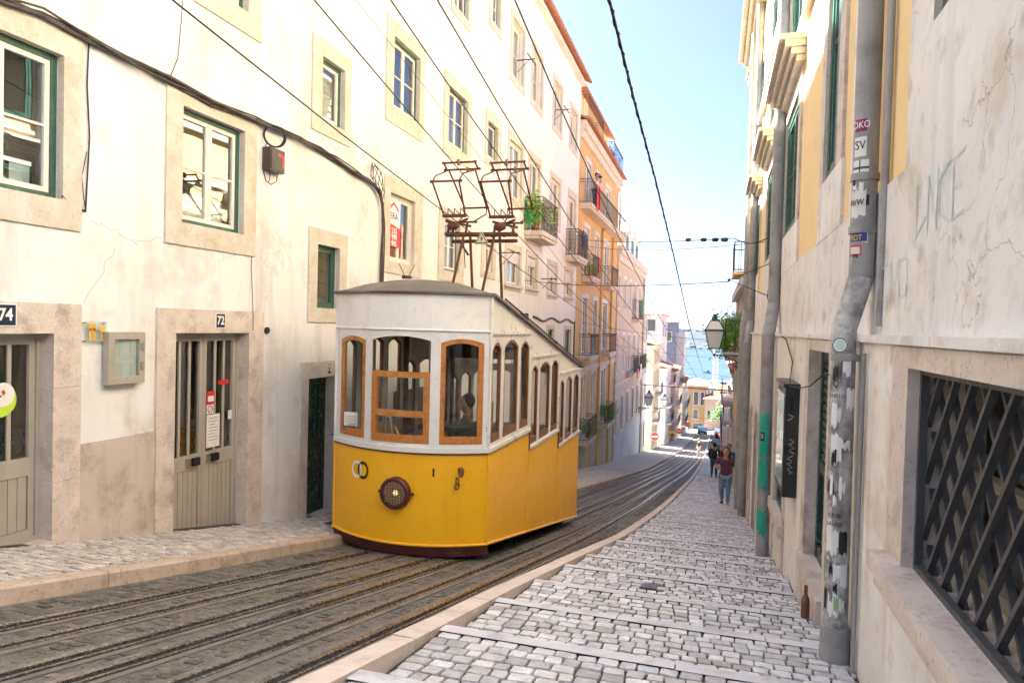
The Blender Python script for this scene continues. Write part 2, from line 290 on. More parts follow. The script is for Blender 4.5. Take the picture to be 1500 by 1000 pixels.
# ---------------------------------------------------------------- wall with openings (plane X = const)
def cuts(a, b, vals):
    r = sorted(set([round(a, 4), round(b, 4)]+[round(v, 4) for v in vals if a < v < b])); return r
def wall(mb, X, y0, y1, z0, z1, ops, side, depth=.14, room=True, mface=0, mrev=0, mroom=1):
    ys = cuts(y0, y1, [v for o in ops for v in o[:2]]); zs = cuts(z0, z1, [v for o in ops for v in o[2:4]])
    for i in range(len(ys)-1):
        for j in range(len(zs)-1):
            cy, cz = (ys[i]+ys[i+1])/2, (zs[j]+zs[j+1])/2
            if any(o[0] < cy < o[1] and o[2] < cz < o[3] for o in ops): continue
            mb.face([(X, ys[i], zs[j]), (X, ys[i+1], zs[j]), (X, ys[i+1], zs[j+1]), (X, ys[i], zs[j+1])][::side], mface)
    for o in ops:
        a, b, c, e = o[:4]; XD = X-side*depth
        for q in ([(X,a,c),(X,b,c),(XD,b,c),(XD,a,c)], [(X,a,e),(XD,a,e),(XD,b,e),(X,b,e)], [(X,a,c),(XD,a,c),(XD,a,e),(X,a,e)], [(X,b,c),(X,b,e),(XD,b,e),(XD,b,c)]): mb.face(q, mrev)
        if room:
            XB = XD-side*1.6; a2, b2, c2, e2 = a-.25, b+.25, c-.1, e+.15
            for q in ([(XD,a2,c2),(XD,b2,c2),(XB,b2,c2),(XB,a2,c2)], [(XD,a2,e2),(XB,a2,e2),(XB,b2,e2),(XD,b2,e2)], [(XD,a2,c2),(XB,a2,c2),(XB,a2,e2),(XD,a2,e2)], [(XD,b2,c2),(XD,b2,e2),(XB,b2,e2),(XB,b2,c2)], [(XB,a2,c2),(XB,b2,c2),(XB,b2,e2),(XB,a2,e2)]): mb.face(q, mroom)
            # the inner lip of the wall round the room mouth
            for q in ([(XD,a2,c2),(XD,b2,c2),(XD,b2,c),(XD,a2,c)], [(XD,a2,e),(XD,b2,e),(XD,b2,e2),(XD,a2,e2)], [(XD,a2,c),(XD,a,c),(XD,a,e),(XD,a2,e)], [(XD,b,c),(XD,b2,c),(XD,b2,e),(XD,b,e)]): mb.face(q, mroom)
def surround(mb, X, a, b, c, e, oa, ob, oc, oe, side, proud=.025, m=0):
    XP = X+side*proud; XI = X-side*.05; g = .004; a += g; b -= g; c += g; e -= g
    mb.box(XI, XP, oa, a, oc, oe, m); mb.box(XI, XP, b, ob, oc, oe, m); mb.box(XI, XP, a, b, e, oe, m); mb.box(XI, XP, a, b, oc, c, m)
def frame_rect(mb, X, a, b, c, e, w_, t, side, m=0):
    X1 = X+side*t
    mb.box(X, X1, a, a+w_, c, e, m); mb.box(X, X1, b-w_, b, c, e, m); mb.box(X, X1, a+w_, b-w_, e-w_, e, m); mb.box(X, X1, a+w_, b-w_, c, c+w_, m)
def window(parent, X, side, op, out=None, leaves=2, frame=M_green, sash=M_wpaint, bars=1, curtain=None, stone=M_stone, fw=.06, depth=.12, glass=None, shutter=0., label=None, sill=False):
    a, b, c, e = op; oa, ob, oc, oe = out or (a-.14, b+.14, c-.16, e+.16)
    m = MB(); surround(m, X, a, b, c, e, oa, ob, oc, oe, side)
    if sill: m.box(X, X+side*.09, oa-.03, ob+.03, c-.08, c)
    wn = m.build('window', stone, parent)
    if label: wn['label'] = label
    XD = X-side*depth
    m = MB(); frame_rect(m, XD, a, b, c, e, fw, .05, side); m.build('frame', frame, wn)
    a2, b2, c2, e2 = a+fw, b-fw, c+fw, e-fw
    m = MB(); lw = (b2-a2)/leaves
    for k in range(leaves):
        p, q = a2+k*lw, a2+(k+1)*lw; frame_rect(m, XD+side*.002, p+.002, q-.002, c2, e2, min(.05, lw*.2), .035, side)
        for j in range(1, bars+1):
            z = c2+(e2-c2)*j/(bars+1); m.box(XD+side*.004, XD+side*.03, p+.05, q-.05, z-.012, z+.012)
    m.build('sash', sash, wn)
    m = MB(); m.box(XD+side*.010, XD+side*.014, a2+.02, b2-.02, c2+.02, e2-.02); m.build('pane', glass or M_glass, wn)
    if curtain is not None:
        m = MB(); n = 14; zz = c2 if curtain >= 1 else e2-(e2-c2)*curtain
        for k in range(n):
            p, q = a2+(b2-a2)*k/n, a2+(b2-a2)*(k+1)/n; x1, x2 = XD-side*(.06+.03*(k % 2)), XD-side*(.06+.03*((k+1) % 2))
            m.face([(x1, p, zz), (x2, q, zz), (x2, q, e2), (x1, p, e2)])
        m.build('curtain', M_curt, wn)
    if shutter:
        m = MB(); zz = e-(e-c)*shutter; n = max(3, int((e-zz)/.05))
        for k in range(n):
            z = zz+(e-zz)*k/n; m.box(XD+side*.055, XD+side*.075, a, b, z+.004, z+(e-zz)/n-.004)
            m.box(XD+side*.05, XD+side*.056, a, b, z, z+(e-zz)/n)
        m.build('roller_shutter', M_wpaint, wn)
    return wn
def railing(mb, x0, x1, y0, y1, z0, z1, sp=.11, r=.008, deco=True, m=0, xwall=None):
    """three sided railing; x0 = wall side"""
    runs = [((x0, y0), (x1, y0)), ((x1, y0), (x1, y1)), ((x1, y1), (x0, y1))]
    for (p, q) in runs:
        p, q = Vector((*p, 0)), Vector((*q, 0)); L_ = (q-p).length; n = max(1, int(L_/sp)); d = (q-p)/n
        for zz in (z0+.05, z1): mb.tube([p+Vector((0, 0, zz)), q+Vector((0, 0, zz))], r*1.6, 4, m, smooth=False)
        if deco: mb.tube([p+Vector((0, 0, z1-.14)), q+Vector((0, 0, z1-.14))], r, 4, m, smooth=False)
        for k in range(n+1):
            c = p+d*k; mb.tube([c+Vector((0, 0, z0)), c+Vector((0, 0, z1))], r, 4, m, cap=False, smooth=False)
            if deco and k < n:
                cc = c+d*.5; nr = d.cross(Vector((0, 0, 1)))
                mb.ring(cc+Vector((0, 0, z1-.07)), nr, min(.05, d.length*.42), r*.6, 8, 3, m)
                if deco == 2:
                    for zz in np.linspace(z0+.14, z1-.25, 5): mb.ring(cc+Vector((0, 0, float(zz))), nr, min(.06, d.length*.45), r*.8, 8, 3, m)
def balcony(parent, X, side, y0, y1, z, w_=.55, h=1.05, slab=M_stone2, iron=M_iron, deco=2, sp=.12, label=None):
    m = MB(); x1 = X+side*w_
    m.box(X-side*.01, x1, y0, y1, z-.14, z); m.box(X-side*.01, x1-side*.05, y0+.06, y1-.06, z-.24, z-.14)
    b = m.build('balcony', slab, parent)
    if label: b['label'] = label
    m = MB(); railing(m, X, x1-side*.03, y0+.03, y1-.03, z, z+h, sp, deco=deco); m.build('railing', iron, b); return b
def tiled_roof(parent, x_eave, x_ridge, y0, y1, z_eave, z_ridge, name='roof', mat=None, tw=.22, rows=None):
    m = MB(); n = int((y1-y0)/tw)*4; L_ = math.hypot(x_ridge-x_eave, z_ridge-z_eave); rows = rows or max(2, int(L_/.4))
    P = []
    for j in range(rows):
        for tt, off in ((j/rows, .045), ((j+1)/rows, .0)):
            P.append([(x_eave+(x_ridge-x_eave)*tt, y0+(y1-y0)*i/n, z_eave+(z_ridge-z_eave)*tt+off+.05*abs(sin(pi*i/4+ .0001))+random.uniform(-.004, .004)) for i in range(n+1)])
    vs = [p for r in P for p in r]; k = n+1
    m.mesh(vs, [(r*k+i, r*k+i+1, (r+1)*k+i+1, (r+1)*k+i) for r in range(len(P)-1) for i in range(n)])
    base = [(x_eave, y0, z_eave-.03), (x_eave, y1, z_eave-.03), (x_ridge, y1, z_ridge-.03), (x_ridge, y0, z_ridge-.03)]
    m.face(base); m.face([(x_eave, y0, z_eave-.03), (x_eave, y1, z_eave-.03), (x_eave, y1, z_eave+.05), (x_eave, y0, z_eave+.05)])
    m.face([(x_eave, y0, z_eave-.03), (x_ridge, y0, z_ridge-.03), (x_ridge, y0, z_ridge+.05), (x_eave, y0, z_eave+.05)])
    return m.build(name, mat or M_tile, parent)
def gable_back(mb, X0, X1, y0, y1, z0, z1, m=0):
    """plain back and flank walls of a block whose street face is built by wall()"""
    for q in ([(X0,y0,z0),(X1,y0,z0),(X1,y0,z1),(X0,y0,z1)], [(X0,y1,z0),(X1,y1,z0),(X1,y1,z1),(X0,y1,z1)], [(X1,y0,z0),(X1,y1,z0),(X1,y1,z1),(X1,y0,z1)], [(X0,y0,z1),(X1,y0,z1),(X1,y1,z1),(X0,y1,z1)]): mb.face(q, m)
# ================================================================ GROUND
def yrange(a, b, step): n = max(1, int(round((b-a)/step))); return [a+(b-a)*i/n for i in range(n+1)]
def strip_mesh(name, ys, xa, xb, z, nx, mat, label=None, noise=0.0, kind='structure'):
    m = MB(); vs = []; rnd = random.Random(3)
    for y in ys:
        for i in range(nx+1):
            t = i/nx; x = xa(y)+(xb(y)-xa(y))*t; zz = z(x, y)
            vs.append((x, y, zz+(rnd.uniform(-noise, noise) if 0 < i < nx else 0)))
    k = nx+1
    m.mesh(vs, [(r*k+i, r*k+i+1, (r+1)*k+i+1, (r+1)*k+i) for r in range(len(ys)-1) for i in range(nx)], smooth=noise > 0)
    o = m.build(name, mat); o['kind'] = kind; return o
STREET_END = 150.
# terrain sheet
def terr(x, y):
    yy = max(min(y, STREET_END), -60); z = T(yy)-.7
    if y > STREET_END: z = T(STREET_END)-.7-(y-STREET_END)*.085
    z = max(z, -60.)
    if x < -8: z += min((-8-x)*.04, 6)*(1 if y < 400 else 0)
    return z
xs = [-3500, -900, -300, -120, -60, -30, -16, -9, -4, 0, 4, 9, 16, 30, 60, 120, 300, 900, 3500]
ys = [-400, -200, -60, -30, 0, 10, 20, 30, 40, 50, 60, 70, 90, 110, 130, 150, 200, 300, 400, 500, 620, 760, 1000, 1600, 2400, 3600]
m = MB(); k = len(xs)
m.mesh([(x, y, terr(x, y)) for y in ys for x in xs], [(r*k+i, r*k+i+1, (r+1)*k+i+1, (r+1)*k+i) for r in range(len(ys)-1) for i in range(k-1)])
M_terr = pm('distant ground', (.14, .12, .10), (.08, .085, .05), rough=.95, scale=.05)
tag(m.build('terrain', M_terr), kind='structure')
M_water = pm('river water', (.030, .050, .058), (.036, .058, .066), rough=.35, scale=.01, bump=.4, bscale=.4); M_water.node_tree.nodes['Principled BSDF'].inputs['Specular IOR Level'].default_value = .03
m = MB(); m.face([(-3500, 640, -51.5), (3500, 640, -51.5), (3500, 3400, -51.5), (-3500, 3400, -51.5)]); tag(m.build('river', M_water), kind='structure')
# road base
strip_mesh('road', yrange(-8, 30, .16)+yrange(30.5, STREET_END, 1.)[0:], LX, KX, lambda x, y: T(y)-.004+.003*sin(x*9+y*3)*sin(y*5.3-x*2), 30, M_road, noise=.0025)
# setts proud of the mortar between the rails: one countless surface
RX = [-4.2, -3.4, -3.08, -2.27]; SX = [-3.83, -2.64]
def setts():
    m = MB(); r = random.Random(5)
    for y in yrange(1.2, 26, .092):
        x = LX(y)+.05; 
        while x < KX(y)-.08:
            w_ = r.uniform(.07, .125)
            cx = x+w_/2; sh = lerp(y, CP)
            if min(abs(cx-(q+sh)) for q in RX) > .13 and min(abs(cx-(q+sh)) for q in SX) > .12:
                n_ = sin(cx*2.1+y*.9)+sin(y*.55-cx*1.7)+r.uniform(-.9, .9)
                if n_ > -.9:
                    g = r.uniform(.7, 1.35); h = r.uniform(-.006, .003); a, b = w_/2-.006, .041; yy = y+r.uniform(-.01, .01)
                    t = r.uniform(-.1, .1); p = []
                    for k in range(8):
                        qx, qy = ((1, .72), (.78, 1), (-.78, 1), (-1, .72), (-1, -.72), (-.78, -1), (.78, -1), (1, -.72))[k]; rr = r.uniform(.9, 1.08); p.append((cx+a*rr*qx, yy+b*rr*qy))
                    top = [(px*.9+cx*.1, py*.9+yy*.1, T(py)+h) for px, py in p]; bot = [(px, py, T(py)-.03) for px, py in p]
                    m.mesh(top+bot, [tuple(range(8))]+[(i, (i+1) % 8, 8+(i+1) % 8, 8+i)[::-1] for i in range(8)], 0, False, (g, g*.98, g*.95))
            x += w_
    o = m.build('road_setts', M_sett); tag(o, kind='stuff')
setts()
YR = yrange(-3, 26, .25)+yrange(27, 100, 1.5)
def ribbon(mb, xc, w_, dz0, dz1, m=0, ys=YR, shift=True):
    vs = []
    for y in ys:
        c = xc+(lerp(y, CP) if shift else 0); z = T(y)
        vs += [(c-w_/2, y, z+dz0), (c-w_/2, y, z+dz1), (c+w_/2, y, z+dz1), (c+w_/2, y, z+dz0)]
    mb.mesh(vs, [(r*4+i, r*4+i+1, (r+1)*4+i+1, (r+1)*4+i) for r in range(len(ys)-1) for i in range(3)], m)
RL = ['outermost grooved steel rail nearest the left pavement', 'second rail from the left, right hand rail under the yellow tram', 'third rail from the left, left hand rail of the empty track', 'rightmost steel rail beside the stepped pavement']
for i, x in enumerate(RX):
    m = MB(); ribbon(m, x, .24, -.05, .006, 2); ribbon(m, x+.012, .115, -.05, .010, 1); ribbon(m, x-.022, .05, -.05, .022, 0)
    ribbon(m, x+.058, .016, -.05, .018, 0)
    o = m.build('rail', [M_rail, M_groove, M_railb], org=(x, 0, T(0))); tag(o, RL[i], 'rail', 'rails of the tram tracks')
for i, x in enumerate(SX):
    m = MB(); ribbon(m, x, .20, -.05, .006, 2); ribbon(m, x, .08, -.05, .008, 1); ribbon(m, x-.035, .022, -.05, .013, 0); ribbon(m, x+.035, .022, -.05, .013, 0)
    o = m.build('cable_slot', [M_rail, M_groove, M_railb], org=(x, 0, T(0))); tag(o, ['narrow haulage cable slot in the middle of the left track', 'narrow haulage cable slot in the middle of the right track'][i], 'cable slot', 'cable slots between the rails')
# left kerb + pavement
KT = lambda y: T(y)+.13
WL = lambda y: T(y)+.17
def kerb_run(name, edge, wdt, zt, mat, y0, y1, side):
    m = MB(); y = y0; r = random.Random(2)
    while y < y1:
        L_ = r.uniform(.9, 1.5) if y < 30 else 4.; e = min(y+L_, y1); g = .008 if y < 30 else .0; n = max(1, int((e-y)/.25)); yy = [y+g+(e-y-g)*i/n for i in range(n+1)]
        vs = []
        for q in yy:
            x = edge(q); x2 = x+side*wdt; bev = .018; j = r.uniform(-.004, .004)
            vs += [(x, q, T(q)-.2), (x+j, q, zt(q)-bev), (x+side*bev, q, zt(q)+j), (x2, q, zt(q)), (x2, q, T(q)-.2)]
        m.mesh(vs, [(a*5+i, a*5+i+1, (a+1)*5+i+1, (a+1)*5+i) for a in range(n) for i in range(4)])
        m.mesh(vs[:5], [(0, 1, 2, 3, 4)]); m.mesh(vs[-5:], [(0, 1, 2, 3, 4)])
        y = e
    o = m.build(name, mat); o['kind'] = 'structure'; return o
kerb_run('kerb', LX, .16, KT, M_sandstone, -3, 120, -1)
# far left wall line drifts towards the track
WP = [(-20, -6.), (44, -6.), (60, -5.9), (75, -5.3), (100, -4.9), (150, -4.3)]
def WX(y): return lerp(y, WP)
def lpz(x, y):
    t = min(1, max(0, (LX(y)-.16-x)/max(.2, (LX(y)-.16-WX(y))))); return KT(y)+(WL(y)-KT(y))*t
strip_mesh('pavement_left', yrange(-4, 40, .5)+yrange(41, STREET_END, 2.), lambda y: WX(y)-.3, lambda y: LX(y)-.155, lambda x, y: lpz(x, y)-.010, 6, M_joint)
def cobbles(name, y0, y1, xa, xb, zf, sx, sy, mat, seed, skip=None, jit=.012, hj=.006, rowshift=False, bev=.13, ysfun=None, tin=(.72, 1.2)):
    m = MB(); r = random.Random(seed); V = []; F = []; Cc = []
    rows_ = []
    if ysfun:
        for i in range(len(ysfun)-1):
            a_, b_ = ysfun[i]+.003, ysfun[i+1]-.119; nn_ = max(1, round((b_-a_)/sy)); rows_ += [(a_+(b_-a_)*q/nn_, (b_-a_)/nn_) for q in range(nn_)]
    else:
        y = y0
        while y < y1: dy = sy*r.uniform(.88, 1.14); rows_.append((y, dy)); y += dy
    for y, dy in rows_: 
        x = xa(y)+r.uniform(0, .02)
        while x < xb(y)-.02:
            w_ = min(sx*r.uniform(.75, 1.3), max(.03, xb(y)-x)); cx, cy = x+w_/2, y+dy/2+(.010*sin(x*5+y) if not ysfun else 0)
            x += w_
            if skip and skip(cx, cy, dy): continue
            a, b = w_/2-r.uniform(.002, .006), dy/2-r.uniform(.002, .006); rot = r.uniform(-.09, .09); n = 8; base = []
            for k in range(n):
                an = 2*pi*(k+.5)/n; ex, ey = ((1, .78), (.82, 1), (-.82, 1), (-1, .78), (-1, -.78), (-.82, -1), (.82, -1), (1, -.78))[k]; ex *= a; ey *= b
                q = r.uniform(.93, 1.06); ex *= q; ey *= q; base.append((cx+ex*cos(rot)-ey*sin(rot), cy+ex*sin(rot)+ey*cos(rot)))
            h = r.uniform(-hj, hj); tx, ty = r.uniform(-.035, .035), r.uniform(-.035, .035); g = r.uniform(*tin); wm = r.uniform(-.03, .03)
            bi = len(V)
            for (px, py) in base: V.append((px, py, zf(px, py)-.02))
            for (px, py) in base: V.append((px*(1-bev*.35)+cx*bev*.35, py*(1-bev*.35)+cy*bev*.35, zf(px, py)+h-.005+(px-cx)*tx+(py-cy)*ty))
            for (px, py) in base: V.append((px*(1-bev)+cx*bev, py*(1-bev)+cy*bev, zf(px, py)+h+(px-cx)*tx+(py-cy)*ty))
            for l in (0, 8):
                for k in range(n): F.append((bi+l+k, bi+l+(k+1) % n, bi+l+8+(k+1) % n, bi+l+8+k)); Cc.append((g+wm, g, g-wm))
            F.append(tuple(bi+16+k for k in range(n))); Cc.append((g+wm, g, g-wm))
    me = bpy.data.meshes.new(name); me.from_pydata(V, [], F); me.materials.append(mat)
    at = me.color_attributes.new('tint', 'FLOAT_COLOR', 'CORNER'); arr = np.ones((len(me.loops), 4)); li = 0
    for f, c in zip(F, Cc): arr[li:li+len(f), :3] = c; li += len(f)
    at.data.foreach_set('color', arr.ravel()); me.polygons.foreach_set('use_smooth', [False for f in F])
    o = bpy.data.objects.new(name, me); COL.objects.link(o); tag(o, kind='stuff'); return o
DRAIN = [(-5.35, 9.0, .16, .12)]
def skl(x, y, dy): return any(abs(x-a) < w_+.02 and abs(y-b) < h_+.04 for a, b, w_, h_ in DRAIN)
cobbles('left_cobbles', 2.2, 34, lambda y: WX(y)+.02, lambda y: LX(y)-.17, lpz, .085, .085, M_cob2, 11, skl, tin=(.75, 1.12))
strip_mesh('pavement_left_far', yrange(34, STREET_END, 2.), lambda y: WX(y), lambda y: LX(y)-.165, lambda x, y: lpz(x, y)-.002, 6, pm('far cobbles', (.45, .41, .36), (.36, .33, .29), scale=9, rough=.8, bump=.3))
# right pavement: kerb and shallow steps
NOS = [1.62, 2.62, 3.6, 4.57, 5.54, 6.6, 7.55, 8.45, 9.3, 10.3, 11.3, 12.4, 13.5, 14.7, 15.9, 17.2, 18.5, 19.9, 21.3, 22.8, 24.3]
RISE = .09
def stepz(x, y):
    if y >= NOS[-1]: return G(y)-.02
    if y < NOS[0]: return G(y)
    i = max(k for k in range(len(NOS)) if NOS[k] <= y); a, b = NOS[i], NOS[i+1]; r = RISE if i < 14 else .06
    t = (y-a)/(b-a); return (G(a)-r)*(1-t)+G(b)*t
def rx1(y): return XR+.12 if y < 22 else XR+.12+min((y-22)*.03, .6)
ysx = sorted(set(yrange(-4, 26, .25)+[n+e for n in NOS for e in (-.001, .001)]+yrange(27, STREET_END, 2.)))
strip_mesh('pavement_right', ysx, lambda y: KX(y)-.005, rx1, lambda x, y: stepz(x, y)-.015, 8, M_joint)
kerb_run('kerb_right', lambda y: KX(y)-.15, .15, lambda y: G(y)+.008, M_kerb, -3, 120, 1)
m = MB()
for i, n_ in enumerate(NOS):
    r = random.Random(i); x = KX(n_)+.003; slope = (G(n_)-G(n_-.13))/.13
    while x < XR:
        L_ = min(r.uniform(.7, 1.3), XR+.02-x); z = G(n_)+.006+r.uniform(-.002, .002); wd = .128; ya = n_-wd
        zb = z+(stepz(0, ya)-G(n_))+.0
        vs = [(x+.004, ya, zb), (x+L_-.003, ya, zb), (x+L_-.003, n_-.012, z), (x+.004, n_-.012, z), (x+.004, n_, z-.012), (x+L_-.003, n_, z-.012), (x+.004, n_, z-.16), (x+L_-.003, n_, z-.16), (x+.004, ya, z-.16), (x+L_-.003, ya, z-.16)]
        m.mesh(vs, [(0, 1, 2, 3), (3, 2, 5, 4), (4, 5, 7, 6), (0, 3, 4, 6, 8), (1, 9, 7, 5, 2)]); x += L_
tag(m.build('step_edges', M_nose), kind='structure')
COV = [(-.50, 6.15, .075, .075), (-.33, 8.75, .07, .07), (.62, 11.6, .14, .16), (.60, 17.5, .14, .2)]
def skr(x, y, dy): return any(abs(x-a) < w_+.02 and abs(y-b) < h_+.03 for a, b, w_, h_ in COV)
cobbles('right_cobbles', 1.2, 26, lambda y: KX(y)+.01, lambda y: XR-.01, stepz, .098, .092, M_cob, 21, skr, bev=.07, hj=.0035, ysfun=NOS, tin=(.66, 1.2))
cobbles('right_cobbles_far', 24.35, 60, lambda y: KX(y)+.01, lambda y: XR+.1+(y-22)*.015, lambda x, y: stepz(x, y), .19, .2, M_cob, 22, None)
M_cover = pm('rusty iron cover', (.09, .085, .09), (.13, .12, .12), rough=.5, scale=10, metal=.5, speck=((.2, .12, .08), 15, .5))
def cover(x, y, w_, h_, zf, lab):
    m = MB(); c = (x, y, zf(x, y)-.010); s_ = (zf(x, y+h_)-zf(x, y-h_))/(2*h_)
    m.obox(c, (w_, 0, 0), (0, h_, h_*s_), (0, 0, .01), 0)
    for k in range(5): m.obox((x+(k-2)*w_*.36, y, c[2]+.012), (w_*.08, 0, 0), (0, h_*.8, h_*.8*s_), (0, 0, .004), 0)
    tag(m.build('drain_cover', M_cover, org=c), lab, 'drain cover', 'small iron covers in the cobbles')
cover(*COV[0], stepz, 'small iron cover in the cobbles of the steps, nearest to the camera')
cover(*COV[1], stepz, 'small iron cover in the cobbles of the steps, one tread further down')
cover(*COV[2], stepz, 'dark iron grating at the foot of the graffitied turquoise drainpipe')
cover(*COV[3], stepz, 'dark iron grating by the wall near the walking woman')
cover(*DRAIN[0], lpz, 'square iron cover in the left pavement just past door 72')
# ================================================================ LEFT WHITE TOWNHOUSES
def door_glazed(parent, X, side, a, b, c, e, leaves, zg, zr, label):
    m = MB(); XD = X-side*.2; frame_rect(m, XD, a, b, c, e, .045, .07, side)
    dr = m.build('door', M_taupe, parent); dr['label'] = label
    lw = (b-a-.09)/leaves
    for k in range(leaves):
        p, q = a+.045+k*lw, a+.045+(k+1)*lw; X0 = XD+side*.01; X1 = X0+side*.045
        m = MB()
        for bx in ((p+.003, p+.06, c+.045, e-.045), (q-.06, q-.003, c+.045, e-.045), (p+.06, q-.06, e-.11, e-.045), (p+.06, q-.06, zr, zg), (p+.06, q-.06, c+.045, c+.12)): m.box(X0, X1, *bx)
        m.box(X0, X0+side*.02, p+.06, q-.06, c+.12, zr); n = 6
        for j in range(n):
            s0 = p+.065+(q-p-.13)*j/n; m.box(X0+side*.02, X0+side*.032, s0+.004, s0+(q-p-.13)/n-.004, c+.125, zr-.005)
        for j in (1, 2):
            yy = p+.06+(q-p-.12)*j/3; m.box(X0+side*.02, X0+side*.04, yy-.018, yy+.018, zg, e-.11)
        m.build('door_leaf', M_taupe, dr)
        m = MB(); m.box(X0+side*.008, X0+side*.012, p+.06, q-.06, zg, e-.11); m.build('pane', M_glassd, dr)
        hp = q-.17 if k == 0 else p+.17
        m = MB(); m.box(X1, X1+side*.012, hp-.11, hp+.11, (zr+zg)/2-.055, (zr+zg)/2+.055, 0); m.box(X1+side*.012, X1+side*.05, hp-.02, hp+.09, (zr+zg)/2-.045, (zr+zg)/2+.05, 1)
        m.build('handle', [M_metal, M_black], dr)
        m = MB()                              # scroll ironwork behind the foot of the glass
        for j in range(6):
            for i in range(2): m.ring((X0-side*.03, p+.1+(q-p-.2)*j/5, zg+.08+i*.13), (1, 0, 0), .055, .008, 10, 4)
        m.build('scroll_grille', M_iron, dr)
    return dr
A_OPS = [(3.92, 5.01, 2.43, 3.79), (6.51, 7.60, 2.45, 3.80), (9.34, 10.0, 1.55, 2.55), (9.38, 10.06, 4.49, 5.47), (6.6, 7.62, 5.34, 6.75), (3.9, 5.0, 5.34, 6.75)]
A_DR = [(3.5, 4.93, -.80, 1.17), (6.44, 7.74, -1.50, 1.17), (9.15, 9.94, -1.75, .46)]
A = thing('townhouse', (XL, 3.7, WL(3.7)), 'cream white townhouse with stone framed doors numbered 74, 72 and 70 on the near left', 'townhouse')
m = MB(); wall(m, XL, -4, 11.42, -3.2, 12.1, A_OPS+A_DR, 1, .14); gable_back(m, XL, -14., -4, 11.42, -3.2, 12.1)
m.build('wall', [M_white, M_room], A)
m = MB()
for a, b, z in ((5.225, 6.165, .07),):
    m.box(XL-.01, XL+.022, a, b, -2, z)
m.build('plinth', M_plinth, A)
m = MB(); m.box(XL-.01, XL+.014, 8.05, 8.95, -2.5, -.62); m.build('repaired_plaster', M_white, A)
tiled_roof(A, -5.6, -10, -4, 11.42, 12.12, 14.2)
m = MB(); m.box(XL-.05, XL+.32, -4, 11.42, 11.9, 12.1); m.build('eaves', M_white2, A)
o = ((3.6-.0, 5.21, 2.16, 3.99))
window(A, XL, 1, A_OPS[0], (3.6, 5.21, 2.16, 4.02), label='window over door 74 with dark green frame and picture frames inside', leaves=2)
w72 = window(A, XL, 1, A_OPS[1], (6.27, 7.84, 2.19, 4.03), label='window over door 72 with dark green frame and one tilted sash')
w1 = window(A, XL, 1, A_OPS[2], (9.11, 10.23, 1.33, 2.79), leaves=1, bars=0, frame=M_green, sash=M_green, fw=.05, label='small ajar window with a potted plant behind the tram roof')
window(A, XL, 1, A_OPS[3], (9.11, 10.25, 4.27, 5.72), leaves=1, bars=0, curtain=1, frame=M_green, label='small single pane window above the cable bundle')
window(A, XL, 1, A_OPS[4], (6.3, 7.9, 5.06, 7.05), label='window cut off by the top of the photo'); window(A, XL, 1, A_OPS[5], (3.6, 5.25, 5.06, 7.05))
# things seen inside the sash windows
def inbox(name, lab, cat, x0, x1, y0, y1, z0, z1, mat, org=None):
    m = MB(); m.box(x0, x1, y0, y1, z0, z1); o = m.build(name, mat, org=((x0+x1)/2, (y0+y1)/2, z0)); return tag(o, lab, cat)
def picture(y, z, w_, h_, mat, lab):
    t = thing('picture_frame', (XL-.28, y, z), lab, 'picture frame', 'picture frames in the window')
    m = MB(); frame_rect(m, XL-.28, y-w_/2, y+w_/2, z, z+h_, .035, .03, 1); m.build('frame', mat, t)
    m = MB(); m.box(XL-.275, XL-.27, y-w_/2+.035, y+w_/2-.035, z+.035, z+h_-.035); m.build('picture', M_paper, t)
m = MB(); m.box(XL-.5, XL-.16, 3.9, 5.03, 2.40, 2.46); m.box(XL-.45, XL-.40, 3.9, 5.03, 2.2, 2.42); tag(m.build('shelf', M_dwood, org=(XL-.3, 4.4, 2.43)), 'dark wooden shelf inside the window over door 74', 'shelf')
picture(4.52, 2.46, .34, .46, M_dgreen, 'dark framed picture in the window over door 74, left one')
picture(4.80, 2.46, .28, .32, M_dwood, 'small brown framed picture in the window over door 74, right one')
inbox('storage_box', 'white box behind the glass of the window over door 72', 'box', XL-.5, XL-.25, 6.75, 7.5, 2.35, 2.85, M_paper)
t = thing('potted_plant', (XL-.1, 9.47, 1.6), 'small potted plant on the sill of the small ajar window', 'potted plant')
m = MB(); m.tube([(XL-.1, 9.47, 1.6), (XL-.1, 9.47, 1.69)], [.035, .05], 10); m.build('pot', M_pot, t)
m = MB(); r = random.Random(4)
for k in range(26):
    a, l = r.uniform(0, 2*pi), r.uniform(.06, .13); c = Vector((XL-.1, 9.47, 1.68)); d = Vector((cos(a)*.5, sin(a)*.7, r.uniform(.4, 1))).normalized()*l; sdv = d.cross(Vector((0, 0, 1))).normalized()*.018
    m.face([c, c+d*.6+sdv, c+d, c+d*.6-sdv])
m.build('leaves', M_leaf, t)
